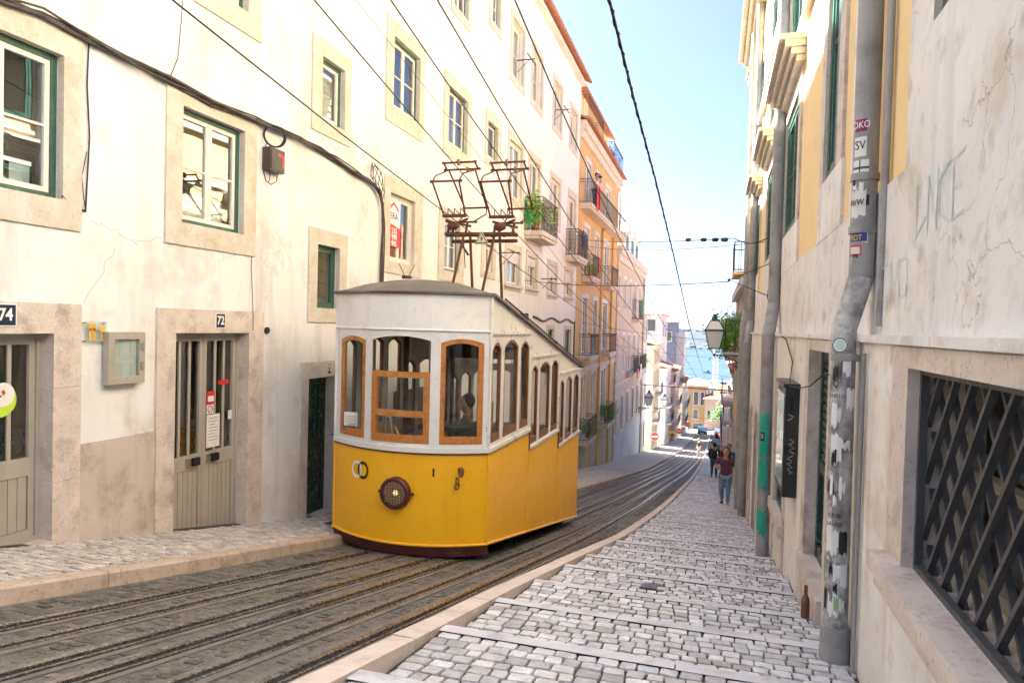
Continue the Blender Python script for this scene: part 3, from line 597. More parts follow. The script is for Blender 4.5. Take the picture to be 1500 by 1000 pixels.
# doors
def jambs(parent, a, b, c, e, oa, ob, oe, lab, mat=M_stone2, thr=.12):
    m = MB(); XP = XL+.03
    for p, q in ((oa, a+.004), (b-.004, ob)):
        z = c-.9; 
        for k, zz in enumerate([c-.9, c+.55, c+1.45, e]):
            if k: m.box(XL-.2, XP+.002*(k % 2), p, q, z+.002, zz-.002); z = zz
    m.box(XL-.2, XP, oa, ob, e-.004, oe); m.box(XL-.3, XP+.05, a+.005, b-.005, c-.9, c+.003)
    o = m.build('door_surround', mat, parent); o['label'] = lab; return o
jambs(A, *A_DR[0], 3.2, 5.22, 1.45, 'stone surround of door 74'); jambs(A, *A_DR[1], 6.17, 8.04, 1.45, 'stone surround of door 72'); jambs(A, *A_DR[2], 8.96, 10.25, .71, 'rough ochre stone surround of the green door 70', M_stone)
door_glazed(A, XL, 1, *A_DR[0], 2, .0, -.17, 'taupe glazed double door 74'); d72 = door_glazed(A, XL, 1, *A_DR[1], 2, -.34, -.52, 'taupe glazed double door 72 with stickers')
m = MB(); a, b, c, e = A_DR[2]; X0 = XL-.22; m.box(X0, X0+.04, a, b, c, e); m.box(X0+.04, X0+.06, a, a+.1, c, e); m.box(X0+.04, X0+.06, b-.1, b, c, e)
for z0, z1 in ((c, c+.16), (c+.62, c+.72), (c+1.1, c+1.2), (e-.12, e)): m.box(X0+.04, X0+.058, a+.1, b-.1, z0, z1)
for z0, z1 in ((c+.2, c+.58), (c+.76, c+1.06)): m.box(X0+.04, X0+.052, a+.16, b-.16, z0, z1); m.box(X0+.052, X0+.062, a+.22, b-.22, z0+.06, z1-.06)
for y in (a+.2, a+.33, a+.46, a+.59): m.box(X0+.04, X0+.07, y-.02, y+.02, c+1.2, e-.12)
gd = m.build('door', M_dgreen, A); gd['label'] = 'worn dark green panelled door number 70'
m = MB(); m.ring((X0+.08, b-.2, c+1.12), (1, 0, 0), .04, .008, 10, 5); m.build('knocker', M_iron, gd)
m = MB(); m.box(XL-.16, XL-.14, 9.96, 9.96+.14, -.25, .15); 
# number tiles
def tile(y, z, s_, w_=.17, h_=.19):
    t = thing('house_number', (XL+.03, y, z), {'72': 'dark blue house number 72 on the lintel of the middle glazed door', '74': 'framed dark blue house number 74 cut by the left photo edge', '70': 'small dark house number 70 on the ochre lintel beside the tram'}[s_], 'house number')
    m = MB(); m.box(XL+.025, XL+.04, y-w_/2, y+w_/2, z-h_/2, z+h_/2, 0); m.box(XL+.04, XL+.042, y-w_/2+.01, y+w_/2-.01, z-h_/2+.01, z+h_/2-.01, 1)
    m.build('plate', [M_signw, M_navy], t); text('digits', s_, .15, (XL+.0425, y, z), (0, 1, 0), (0, 0, 1), M_signw, t, bold=.004, sx=.85)
tile(7.17, 1.32, '72'); tile(4.46, 1.33, '74', .2, .2); tile(9.72, .585, '70', .13, .17)
# stickers on the doors
def flat(name, lab, cat, X, y0, y1, z0, z1, mat, extra=None, g=None, t=.004):
    m = MB(); m.box(X, X+t, y0, y1, z0, z1); o = m.build(name, mat, org=(X, (y0+y1)/2, z0)); tag(o, lab, cat, g); return o
XS = XL-.145
fl = flat('door_notice', 'white paper notice taped inside the glass of door 72', 'notice', XS, 7.16, 7.40, -.30, .12, M_paper)
m = MB()
for k in range(8): m.box(XS+.0042, XS+.005, 7.20, 7.36-.05*(k % 3 == 2), .07-k*.04, .076-k*.04)
m.build('print', M_cableg, fl)
flat('red_sticker', 'red strip sticker high on the right glass of door 72', 'sticker', XS, 7.36, 7.56, .49, .55, M_red)
t = thing('round_sticker', (XS, 7.23, .2), 'red and white sticker in the middle of door 72', 'sticker'); m = MB(); m.box(XS, XS+.004, 7.16, 7.30, .26, .42, 0); m.box(XS+.004, XS+.006, 7.18, 7.28, .29, .36, 1); m.build('backing', [M_red, M_signw], t)
t = thing('prohibition_sticker', (XS, 7.22, .17), 'white sticker with a crossed red ring on door 72', 'sticker'); m = MB(); m.box(XS, XS+.003, 7.16, 7.28, .13, .25, 0); m.ring((XS+.004, 7.22, .19), (1, 0, 0), .042, .006, 16, 4, 1); m.tube([(XS+.005, 7.19, .16), (XS+.005, 7.25, .22)], .005, 4, 1); m.build('sign_face', [M_signw, M_red], t)
t = thing('lime_sticker', (XS, 4.52, .3), 'round lime green sticker on the glass of door 74', 'sticker'); m = MB(); m.disc((XS, 4.55, .56), (1, 0, 0), .155, 28, 0, .003); m.disc((XS+.003, 4.575, .61), (1, 0, 0), .11, 24, 1, .003); m.obox((XS+.008, 4.58, .63), (.001, 0, 0), (0, .012, .01), (0, -.01, .018), 2); m.obox((XS+.008, 4.55, .60), (.001, 0, 0), (0, .012, -.006), (0, .006, .010), 3)
m.build('sticker_face', [M_lime, M_paper, M_orange, M_teal], t)
flat('small_notice', 'tiny white card on the right edge of door 72', 'notice', XS, 7.56, 7.63, .02, .14, M_paper)
# restaurant sign and menu box
t = thing('restaurant_sign', (XL+.03, 5.36, 1.08), 'clear acrylic sign with orange cutlery and wine glass beside door 74', 'sign')
M_acr = glassm('acrylic sheet', base=.05)
m = MB(); m.box(XL+.035, XL+.042, 5.24, 5.5, 1.07, 1.29); m.build('panel', M_acr, t)
m = MB()
for y in (5.30, 5.345): m.box(XL+.043, XL+.05, y-.012, y+.012, 1.10, 1.22); m.box(XL+.043, XL+.05, y-.017, y+.017, 1.19, 1.265)
m.box(XL+.043, XL+.05, 5.40, 5.47, 1.215, 1.235); m.mesh([(XL+.05, 5.40, 1.215), (XL+.05, 5.47, 1.215), (XL+.05, 5.44, 1.17), (XL+.05, 5.43, 1.17), (XL+.043, 5.40, 1.215), (XL+.043, 5.47, 1.215), (XL+.043, 5.44, 1.17), (XL+.043, 5.43, 1.17)], [(0, 3, 2, 1), (0, 4, 7, 3), (1, 2, 6, 5), (3, 7, 6, 2)]); m.box(XL+.043, XL+.05, 5.43, 5.44, 1.10, 1.18); m.box(XL+.043, XL+.05, 5.41, 5.46, 1.09, 1.105)
m.build('cutlery_symbol', M_yor, t)
m = MB()
for y in (5.25, 5.48):
    for z in (1.09, 1.27): m.tube([(XL, y, z), (XL+.055, y, z)], .008, 8)
m.build('fixing', M_metal, t)
t = thing('menu_display', (XL+.05, 5.7, .65), 'small taupe menu display box on the wall between the two doors', 'menu box')
m = MB(); m.box(XL+.02, XL+.05, 5.47, 5.93, .64, 1.18); frame_rect(m, XL+.05, 5.47, 5.93, .64, 1.18, .075, .05, 1); m.build('case', M_taupe, t)
m = MB(); m.box(XL+.051, XL+.055, 5.54, 5.86, .71, 1.11); m.box(XL+.055, XL+.057, 5.56, 5.84, .92, 1.09); m.box(XL+.055, XL+.057, 5.56, 5.84, .73, .90); m.build('menu_sheet', M_paper, t)
m = MB(); m.box(XL+.085, XL+.088, 5.54, 5.86, .71, 1.11); m.build('pane', M_glass, t)
m = MB()
for z in (.82, 1.03): m.box(XL+.1, XL+.112, 5.87, 5.905, z-.04, z+.04); m.tube([(XL+.105, 5.905, z-.05), (XL+.105, 5.905, z+.05)], .01, 8)
m.build('hinge', M_metal, t)
# junction box, coil, wall vent
t = thing('junction_box', (XL+.05, 8.15, 3.4), 'dark brown telecom box with red label high on the wall', 'junction box')
m = MB(); m.box(XL+.0, XL+.13, 7.98, 8.30, 3.39, 3.70); m.box(XL+.13, XL+.14, 8.0, 8.28, 3.41, 3.68); m.build('case', pm('brown plastic', (.07, .05, .045), (.05, .04, .035), rough=.45), t)
m = MB(); m.box(XL+.14, XL+.142, 8.14, 8.22, 3.60, 3.65); m.box(XL+.14, XL+.142, 8.235, 8.27, 3.46, 3.63); m.build('label_strip', M_red, t)
m = MB()
for k in range(4): m.ring((XL+.11+.006*k, 8.07+.004*k, 3.86), (1, -.7, .02*k), .14+.008*(k % 2), .008, 28, 6)
m.tube([(XL+.06, 8.0, 3.78), (XL+.05, 7.93, 3.6), (XL+.05, 7.92, 3.4), (XL+.05, 8.0, 3.24), (XL+.06, 8.1, 3.21), (XL+.07, 8.2, 3.27), (XL+.08, 8.22, 3.4)], .007, 6)
m.tube([(XL+.05, 8.05, 3.99), (XL+.05, 7.98, 4.0), (XL+.05, 7.9, 4.01)], .008, 6)
m.tube([(XL+.06, 8.07, 3.39), (XL+.06, 8.07, 3.3), (XL+.055, 8.05, 3.22)], .006, 6)
tag(m.build('cable_coil', M_cable, org=(XL+.05, 8.07, 3.88)), 'coil of black cable hanging on the wall above the junction box', 'cable')
m = MB(); m.disc((XL, 8.13, 1.20), (1, 0, 0), .045, 16, 0, .03); tag(m.build('wall_vent', M_black, org=(XL, 8.13, 1.2)), 'small round black vent in the wall right of door 72', 'vent')
# cable bundle along the wall
CB = [(2.8, 4.12), (4.0, 4.04), (4.37, 4.03), (4.74, 4.07), (5.19, 4.04), (5.81, 4.0), (6.23, 3.99), (6.92, 3.96), (7.76, 4.0), (8.3, 4.0), (8.77, 4.0), (9.3, 3.99), (9.71, 3.96), (10.36, 3.89), (10.9, 3.84), (11.2, 3.72), (11.36, 3.5), (11.42, 3.1), (11.41, 2.6), (11.41, 2.0)]
m = MB(); r = random.Random(9)
for k in range(7):
    off = [(r.uniform(0, .05), r.uniform(-.03, .03)) for _ in CB]; ph = r.uniform(0, 6)
    m.tube([(XL+.035+.03*sin(i*.9+ph)*.6+.015*k*.5, y, z+.035*sin(i*1.3+ph+k)) for i, (y, z) in enumerate(CB)], .011+.004*(k % 3), 6)
t = m.build('cable_bundle', M_cableg, org=(XL, 8, 4)); tag(t, 'sagging bundle of dark cables running along the left wall and down its corner', 'cable bundle')
m = MB()
for k in range(9):
    a = k*.7; m.tube([(XL+.08, 10.95+.05*cos(a), 4.15+.03*sin(a)), (XL+.12, 11.0+.22*cos(a), 4.0+.1*sin(a*1.3)), (XL+.1, 11.15+.22*cos(a+1), 3.8+.08*sin(a)), (XL+.06, 11.35, 3.55), (XL+.05, 11.41, 3.2)], .006, 5)
tag(m.build('cable_tangle', M_cable, org=(XL, 11.1, 4)), 'tangle of loose black cable loops where the bundle turns down', 'cable')
m = MB(); m.tube([(XL+.02, 5.27, 4.03), (XL+.015, 5.26, 3.6), (XL+.02, 5.29, 3.1), (XL+.015, 5.27, 2.6), (XL+.015, 5.26, 2.36)], .008, 6); m.tube([(XL+.015, 5.26, 2.37), (XL+.012, 5.12, 2.38), (XL+.02, 5.0, 2.47)], .009, 6)
m.tube([(XL+.02, 5.26, 2.95), (XL+.02, 5.21, 2.7), (XL+.02, 5.23, 2.5), (XL+.02, 5.26, 2.37)], .005, 5)
tag(m.build('wall_cable', M_cable, org=(XL, 5.27, 3.2)), 'thin dark cable dropping beside the window over door 74', 'cable')
m = MB(); m.tube([(XL+.01, 6.30, 4.0), (XL+.02, 6.42, 4.3), (XL+.02, 6.47, 4.8), (XL+.02, 6.49, 5.6)], .005, 5); tag(m.build('wall_cable', M_cable, org=(XL, 6.4, 4.6)), 'hair thin wire curving up the white wall above door 72', 'cable')
m = MB(); m.tube([(XL+.012, 7.77, 4.0), (XL+.012, 7.78, 2.0), (XL+.045, 7.79, 1.4), (XL+.045, 7.79, 1.2)], .005, 5); tag(m.build('wall_cable', M_cableg, org=(XL, 7.78, 2.5)), 'thin grey wire running straight down to the lintel of door 72', 'cable')
# ---- second white building
B = thing('townhouse', (XL, 20, WL(20)), 'long white townhouse behind the tram with orange tiled eaves and three rows of windows', 'townhouse')
R1 = [(11.77, 12.87, 2.52, 3.83), (14.47, 15.45, 2.58, 3.77), (17.28, 18.02, 2.80, 3.55), (19.31, 20.72, 2.59, 3.64), (21.63, 22.85, 2.63, 3.67), (24.57, 25.89, 2.59, 3.68), (27.50, 28.89, 2.63, 3.71)]
R2 = [(11.79, 12.98, 5.44, 6.77), (14.56, 15.78, 5.49, 6.79), (17.32, 18.20, 5.86, 6.82), (19.33, 20.71, 5.2, 6.87), (21.6, 22.9, 4.5, 6.87), (24.62, 26.08, 5.25, 6.90), (27.76, 29.2, 4.5, 6.80)]
R3 = [(11.8, 12.9, 8.7, 10.3), (14.75, 15.66, 8.69, 10.35), (17.36, 18.12, 9.5, 10.45), (19.35, 20.59, 8.77, 10.46), (21.70, 22.94, 8.79, 10.47), (24.74, 26.00, 8.83, 10.51), (27.73, 29.04, 8.89, 10.43)]
R0 = [(24.67, 25.71, -.6, 1.27), (27.69, 28.95, -.6, 1.27), (12.3, 13.3, -2.4, -.2), (14.6, 15.4, -1.6, -.2), (17.2, 18.2, -3.2, -1.0), (20.2, 21.2, -1.6, .3)]
m = MB(); wall(m, XL, 11.42, 29.8, -7, 12.1, R0+R1+R2+R3, 1, .14); gable_back(m, XL, -14., 11.42, 29.8, -7, 12.1); m.build('wall', [pm('bright white plaster', (.80, .785, .755), (.755, .74, .705), rough=.85, scale=.5, bump=.18, bscale=25, stain=(.66, .62, .56), stamt=.4, stscale=.7, streak=((.5, .47, .42), 1.4, .28), crack=((.36, .32, .28), .6, .6)), M_room], B)
tiled_roof(B, -5.55, -10, 11.42, 29.95, 12.1, 14.2)
m = MB(); m.box(XL-.05, XL+.22, 11.42, 29.8, 11.93, 12.06); m.build('eaves', M_white2, B)
nb = ['with a red and white estate agent sign', None]
window(B, XL, 1, R1[0], (11.53, 13.25, 2.3, 4.11), label='window holding the estate agent sign', frame=M_wpaint, bars=0)
window(B, XL, 1, R1[1], (14.15, 15.75, 2.35, 4.02), label='window with green tinted panes behind the current collectors', frame=M_green, curtain=1)
window(B, XL, 1, R1[2], (17.05, 18.25, 2.62, 3.75), frame=M_wpaint, curtain=1, bars=0)
for k in (3, 4, 5, 6): window(B, XL, 1, R1[k], (R1[k][0]-.18, R1[k][1]+.2, 2.42, 3.85), frame=M_taupe, shutter=[.35, .3, .55, .45][k-3], bars=0, curtain=1, sill=True)
window(B, XL, 1, R2[0], (11.5, 13.2, 5.12, 7.05)); window(B, XL, 1, R2[1], (14.28, 16.04, 5.2, 7.07)); window(B, XL, 1, R2[2], (17.15, 18.5, 5.65, 7.08), leaves=1, bars=0)
for k in (3, 4, 5, 6): window(B, XL, 1, R2[k], (R2[k][0]-.18, R2[k][1]+.25, R2[k][2]-.22, 7.1), frame=M_wpaint, curtain=1 if k % 2 else None)
for k in range(7): window(B, XL, 1, R3[k], (R3[k][0]-.18, R3[k][1]+.18, R3[k][2]-.22, R3[k][3]+.18), frame=[M_green, M_green, M_green, M_wpaint, M_wpaint, M_wpaint, M_wpaint][k], leaves=2, curtain=1 if k > 2 else None, depth=.2 if k > 2 else .12)
for k in (0, 1, 3, 5): window(B, XL, 1, R0[k], None, frame=M_green, sash=M_green)
for k in (2, 4):
    a, b, c, e = R0[k]; m = MB(); surround(m, XL, a, b, c, e, a-.18, b+.18, c-.3, e+.2, 1); m.box(XL-.16, XL-.12, a, b, c, e); m.build('door', M_dwood if k == 2 else M_green, B)
balcony(B, XL, 1, 21.15, 23.35, 4.42, .62, 1.08, slab=M_stone2, label='balcony hung with ornate ironwork and green netting', sp=.1)
b2 = balcony(B, XL, 1, 27.45, 29.6, 4.3, .55, 1.08)
m = MB(); m.tube([(XL+.03, y, 1.62+.07*sin(y*2.3)) for y in np.arange(22.5, 29.7, .35)], .035, 6); m.tube([(XL+.03, 29.6, 1.62), (XL+.03, 29.62, -3)], .03, 6); tag(m.build('cable_bundle', M_cableg, org=(XL, 26, 1.6)), 'wavy dark cables strung along the white wall just above the tram roof slope', 'cable bundle')
# estate agent sign
t = thing('estate_agent_sign', (XL-.07, 12.08, 2.7), 'white and red estate agent sign with phone number in a window', 'sign')
m = MB(); m.box(XL-.07, XL-.06, 11.83, 12.36, 2.83, 3.72, 0); m.mesh([(XL-.058, 11.83, 3.28), (XL-.058, 12.36, 3.20), (XL-.058, 12.36, 2.83), (XL-.058, 11.83, 2.83)], [(3, 2, 1, 0)], 1)
m.mesh([(XL-.058, 11.88, 3.50), (XL-.058, 12.08, 3.64), (XL-.058, 12.28, 3.50), (XL-.058, 12.28, 3.58), (XL-.058, 12.08, 3.70), (XL-.058, 11.88, 3.58)], [(0, 1, 4, 5)[::-1], (1, 2, 3, 4)[::-1]], 2); m.build('panel', [M_signw, M_red, M_orange], t)
text('name_print', 'ERA', .19, (XL-.056, 12.08, 3.41), (0, 1, 0), (0, 0, 1), M_black, t)
for k, s_ in enumerate(['215', '999', '995']): text('phone_number', s_, .15, (XL-.054, 12.10, 3.13-k*.125), (0, 1, 0), (0, 0, 1), M_signw, t, bold=.004)
# clothes line brackets
for k, (y, z) in enumerate([(16.1, 10.0), (19.9, 9.35), (24.9, 9.4), (18.8, 3.45), (23.6, 3.05)]):
    m = MB(); m.tube([(XL, y, z), (XL+.55, y, z)], .018, 6); m.tube([(XL+.45, y-.45, z), (XL+.45, y+.45, z)], .02, 6); m.tube([(XL+.02, y, z-.35), (XL+.4, y, z)], .01, 5)
    tag(m.build('clothes_line_bracket', M_iron, org=(XL, y, z)), ['highest, on the top left by a blue paned window', 'by the tall window of the top row nearest the tram', 'on the top row close to the yellow house', 'low behind the right tram collector', 'low above the sloping tram roof'][k] .join(['iron clothes line bracket ', '']), 'bracket', 'clothes line brackets on the white wall')
# greenery on first balcony
def leaves(mb, c, rad, n, s_, seed, sc=(1, 1, 1), m=0, hang=0):
    r = random.Random(seed)
    for k in range(n):
        d = Vector((r.gauss(0, .5)*sc[0], r.gauss(0, .5)*sc[1], r.gauss(0, .5)*sc[2]))*rad; p = Vector(c)+d
        a = Vector((r.uniform(-1, 1), r.uniform(-1, 1), r.uniform(-1, 1)-hang)).normalized()*s_*r.uniform(.6, 1.3); b_ = a.orthogonal().normalized()*s_*.4
        mb.face([p-a, p+b_, p+a, p-b_], m)
t = thing('balcony_plant', (XL+.35, 21.4, 4.43), 'bright green plants wrapped in netting on the ornate balcony', 'plant')
m = MB(); leaves(m, (XL+.3, 21.35, 5.15), .45, 260, .09, 3, (.6, .8, 1)); leaves(m, (XL+.35, 21.9, 5.1), .4, 160, .08, 5); m.build('foliage', M_leafb, t)
m = MB(); m.tube([(XL+.3, 21.4, 4.43), (XL+.3, 21.4, 4.7)], [.1, .14], 10); m.build('pot', M_pot, t); m = MB(); r = random.Random(8); leaves(m, (XL+.15, 21.13, 5.0), .32, 160, .09, 8, (.5, .2, 1)); m.build('netting', M_leafp, t)

# settlement cracks in the plaster of the near house
M_crk = pm('crack line', (.30, .26, .22), rough=.9)
rr = random.Random(12)
for (y0, z0, y1, z1, n_) in ((5.62, 2.05, 5.30, 1.45, 9), (5.35, 2.3, 5.9, 2.15, 8), (5.9, 2.15, 6.2, 2.22, 5), (8.3, 2.6, 8.7, 2.2, 7)):
    m = MB(); P = [(XL+.0005, y0+(y1-y0)*i/n_+rr.uniform(-.04, .04), z0+(z1-z0)*i/n_+rr.uniform(-.03, .03)) for i in range(n_+1)]
    m.tube(P, .0022, 4); m.build('crack', M_crk, A)
# ================================================================ TRAM
TX, TY0, HW, BUL = -3.82, 8.2, 1.1, .38
t = tram = thing('tram_car', (TX, 8.2, T(8.2)), 'yellow and cream funicular tram car with stepped side windows and a sloping roof', 'tram')
YE = 14.25
def fy(u): return TY0-BUL*(1-(u/HW)**2)
def fmap(u, z, d=0):                       # front: u across, d inwards
    n = Vector((2*BUL*u/HW**2*-1, 1, 0)).normalized(); return (TX+u+n.x*d, fy(u)+n.y*d, z)
def bmap(u, z, d=0):
    zz = z-1.22*0; n = Vector((2*BUL*u/HW**2*-1, 1, 0)).normalized(); return (TX+u+n.x*d, YE+(YE-YE)-(fy(u)-TY0)*.6-n.y*d, zz)
def smapR(y, z, d=0): return (TX+HW-d, y, z)
def smapL(y, z, d=0): return (TX-HW+d, y, z)
RZ = lambda y: 1.75-.2*(y-8.2)
BZ = lambda y: -1.45-.2005*(y-8.2)
SEC = [(8.2, 10.17, -.27, -.19, 1.15), (10.17, 12.22, -.56, -.54, .75), (12.22, YE, -.86, -.88, .38)]
SEC = [(8.2, 10.17, -.27, -.16, 1.16), (10.17, 12.22, -.56, -.49, .77), (12.22, YE, -.86, -.82, .40)]
SW = [[(8.27, 8.66), (8.79, 9.47), (9.60, 10.08)], [(10.26, 10.66), (10.79, 11.48), (11.61, 12.12)], [(12.31, 12.69), (12.83, 13.42), (13.56, 14.12)]]
FW = [(-.99, -.5, -.15, 1.17), (-.39, .42, -.16, 1.19), (.54, 1.03, -.16, 1.17)]
def arch(a, b, top, rise, n=8):            # points along the arch from a to b
    return [(a+(b-a)*i/n, top-rise*((2*i/n-1)**2)) for i in range(n+1)]
def panel(mb, fm, u0, u1, zb, zt, ops, t_=.05, rise=.09, m=0, du=.12):
    ed = [u0]+[v for o in ops for v in (o[0], o[1])]+[u1]
    def strip(a, b, lo, hi):
        n = max(1, int(abs(b-a)/du+.5)); 
        for dd, fl in ((0, 0), (t_, 1)):
            vs = []
            for i in range(n+1):
                u = a+(b-a)*i/n; vs += [fm(u, lo(u), dd), fm(u, hi(u), dd)]
            mb.mesh(vs, [(2*i, 2*i+2, 2*i+3, 2*i+1) if not fl else (2*i+1, 2*i+3, 2*i+2, 2*i) for i in range(n)], m)
    for k in range(0, len(ed), 2):
        if abs(ed[k+1]-ed[k]) > 1e-4: strip(ed[k], ed[k+1], zb, zt)
    for o in ops:
        a, b, z0, z1 = o[:4]; strip(a, b, zb, lambda u: z0)
        A_ = arch(a, b, z1, rise); vs = []
        for dd in (0, t_):
            vs = []
            for (u, z) in A_: vs += [fm(u, z, dd), fm(u, max(zt(u), z+.005), dd)]
            mb.mesh(vs, [(2*i, 2*i+2, 2*i+3, 2*i+1) for i in range(len(A_)-1)], m)
        loop = [(a, z0), (b, z0)]+A_[::-1]; n = len(loop)
        mb.mesh([fm(u, z, 0) for u, z in loop]+[fm(u, z, t_) for u, z in loop], [(i, (i+1) % n, n+(i+1) % n, n+i) for i in range(n)], m)
def wframe(mb, fm, a, b, z0, z1, rise, w_=.055, d0=.012, d1=.045, wb=None, m=0, du=.1):
    wb = wb or w_*1.5; A_ = arch(a, b, z1, rise); I_ = arch(a+w_, b-w_, z1-w_, rise*.8)
    nb = 6; bo = [(a+(b-a)*i/nb, z0) for i in range(nb+1)]; bi = [(a+w_+(b-a-2*w_)*i/nb, z0+wb) for i in range(nb+1)]
    out = bo+A_[::-1]; inn = bi+I_[::-1]; n = len(out)
    V = [fm(u, z, d0) for u, z in out]+[fm(u, z, d0) for u, z in inn]+[fm(u, z, d1) for u, z in out]+[fm(u, z, d1) for u, z in inn]
    F = []
    for i in range(n):
        j = (i+1) % n; F += [(i, j, n+j, n+i), (n+i, n+j, 3*n+j, 3*n+i), (2*n+j, 2*n+i, 3*n+i, 3*n+j), (j, i, 2*n+i, 2*n+j)]
    mb.mesh(V, F, m)
def wpane(mb, fm, a, b, z0, z1, rise, d=.03, m=0):
    A_ = arch(a, b, z1, rise); vs = []
    for u, z in A_: vs += [fm(u, z0, d), fm(u, z, d)]
    mb.mesh(vs, [(2*i, 2*i+2, 2*i+3, 2*i+1) for i in range(len(A_)-1)], m, smooth=False)
# lower yellow body
m = MB()
n = 16
def lowstrip(fm, us, zlo, zhi, m_, mi=0, d=0, inner=True):
    for dd in ((d, .05) if inner else (d,)):
        vs = []
        for u in us: vs += [fm(u, zlo(u), dd), fm(u, zhi(u), dd)]
        m_.mesh(vs, [(2*i, 2*i+2, 2*i+3, 2*i+1) for i in range(len(us)-1)], mi, smooth=abs(fm(0, 0)[1]-fm(.5, 0)[1]) < .3 and fm is fmap)
US = [-HW+2*HW*i/16 for i in range(17)]
lowstrip(fmap, US, lambda u: -1.45, lambda u: -.27, m)
lowstrip(bmap, US, lambda u: BZ(YE), lambda u: -.86, m)
for fm in (smapR, smapL):
    for (a, b, s_, w0, w1) in SEC: lowstrip(fm, [a, (a+b)/2, b], BZ, lambda u, s_=s_: s_, m)
body = m.build('lower_body', M_tyel, tram)
m = MB()   # seams, beads
for y in (10.17, 12.22):
    z1 = -.27 if y < 11 else -.56; m.tube([(TX+HW+.004, y, BZ(y)), (TX+HW+.004, y, z1)], .006, 6)
m.tube([fmap(u, -1.43, -.012) for u in US], .018, 8)
m.tube([(TX+HW+.01, y, BZ(y)+.02) for y in (8.2, 10, 12, YE)], .018, 8); m.tube([(TX-HW-.01, y, BZ(y)+.02) for y in (8.2, 10, 12, YE)], .018, 8)
m.tube([(TX+HW+.002, 8.2, -1.45), (TX+HW+.002, 8.2, -.27)], .016, 8); m.tube([(TX-HW-.002, 8.2, -1.45), (TX-HW-.002, 8.2, -.27)], .016, 8)
m.build('bead_trim', M_tyel2, tram)
# skirt
m = MB(); n = 16; vs = []
for i in range(n+1):
    u = -HW+2*HW*i/n; uu = u; p = fmap(uu, 0, -.004); vs += [(p[0]+(u-uu), p[1], -1.44), (p[0]+(u-uu), p[1]+.03, -1.58), (p[0]+(u-uu), p[1]+.07, -1.58), (p[0]+(u-uu), p[1]+.07, -1.44)]
m.mesh(vs, [(4*i+k, 4*i+4+k, 4*i+4+(k+1) % 4, 4*i+(k+1) % 4) for i in range(n) for k in range(4)], 0)
m.face(vs[:4]); m.face(vs[-4:])
m.build('skirt', M_maroon, tram)
# upper cream body
m = MB()
panel(m, fmap, -HW, HW, lambda u: -.27, lambda u: 1.74, FW, rise=.055)
panel(m, bmap, -HW, HW, lambda u: -.86, lambda u: RZ(YE)-.02, [(-.97, -.5, -.78, .38), (-.39, .39, -.78, .38), (.5, .97, -.78, .38)], rise=.06)
for fm in (smapR, smapL):
    for (a, b, s_, w0, w1), ws in zip(SEC, SW):
        panel(m, fm, a, b, lambda u, s_=s_: s_, lambda u: RZ(u)-.01, [(p, q, w0, w1-(.03 if q-p < .5 else 0)) for p, q in ws], rise=.10)
upper = m.build('upper_body', M_tcream, tram)
# mouldings
m = MB()
m.tube([fmap(u, 1.27, -.008) for u in US], .017, 6)
for fm, s_ in ((smapR, 1), (smapL, -1)):
    for (a, b, z_, w0, w1), bz in zip(SEC, (1.25, .88, .50)):
        X_ = TX+s_*HW; m.box(X_, X_+s_*.028, a+.06, b-.02, bz-.018, bz+.018); m.box(X_, X_+s_*.03, a, b, z_+.005, z_+.055)
for i in range(16):
    m.mesh([fmap(US[i], -.27+.005, -.02), fmap(US[i+1], -.27+.005, -.02), fmap(US[i+1], -.20, -.02), fmap(US[i], -.20, -.02)], [(0, 1, 2, 3)]); m.mesh([fmap(US[i], -.20, -.02), fmap(US[i+1], -.20, -.02), fmap(US[i+1], -.20, .0), fmap(US[i], -.20, .0)], [(0, 1, 2, 3)])
for u in (-.445, .48): m.mesh([fmap(u-.035, -.2, -.006), fmap(u+.035, -.2, -.006), fmap(u+.035, 1.25, -.006), fmap(u-.035, 1.25, -.006)], [(0, 1, 2, 3)])
for s_ in (-1, 1): m.tube([(TX+s_*(HW), 8.2, -.25), (TX+s_*(HW), 8.2, 1.74)], .022, 8)
m.build('moulding', M_tcream, tram)
m = MB()
m.tube([fmap(u, -.275, -.012) for u in US], .013, 6)
for s_ in (1, -1):
    X_ = TX+s_*(HW+.012)
    for (a, b, z_, w0, w1) in SEC: m.tube([(X_, a, z_-.004), (X_, b, z_-.004)], .012, 6)
    for y, z0, z1 in ((10.17, -.56, -.27), (12.22, -.86, -.56)): m.tube([(X_, y, z0), (X_, y, z1)], .011, 6)
m.tube([fmap(u, 1.735, -.03) for u in US], .02, 6)
for s_ in (1, -1): m.tube([(TX+s_*(HW+.03), y, RZ(y)-.015) for y in (8.2, 10, 12, YE)], .02, 6)
m.build('maroon_line', M_maroon, tram)
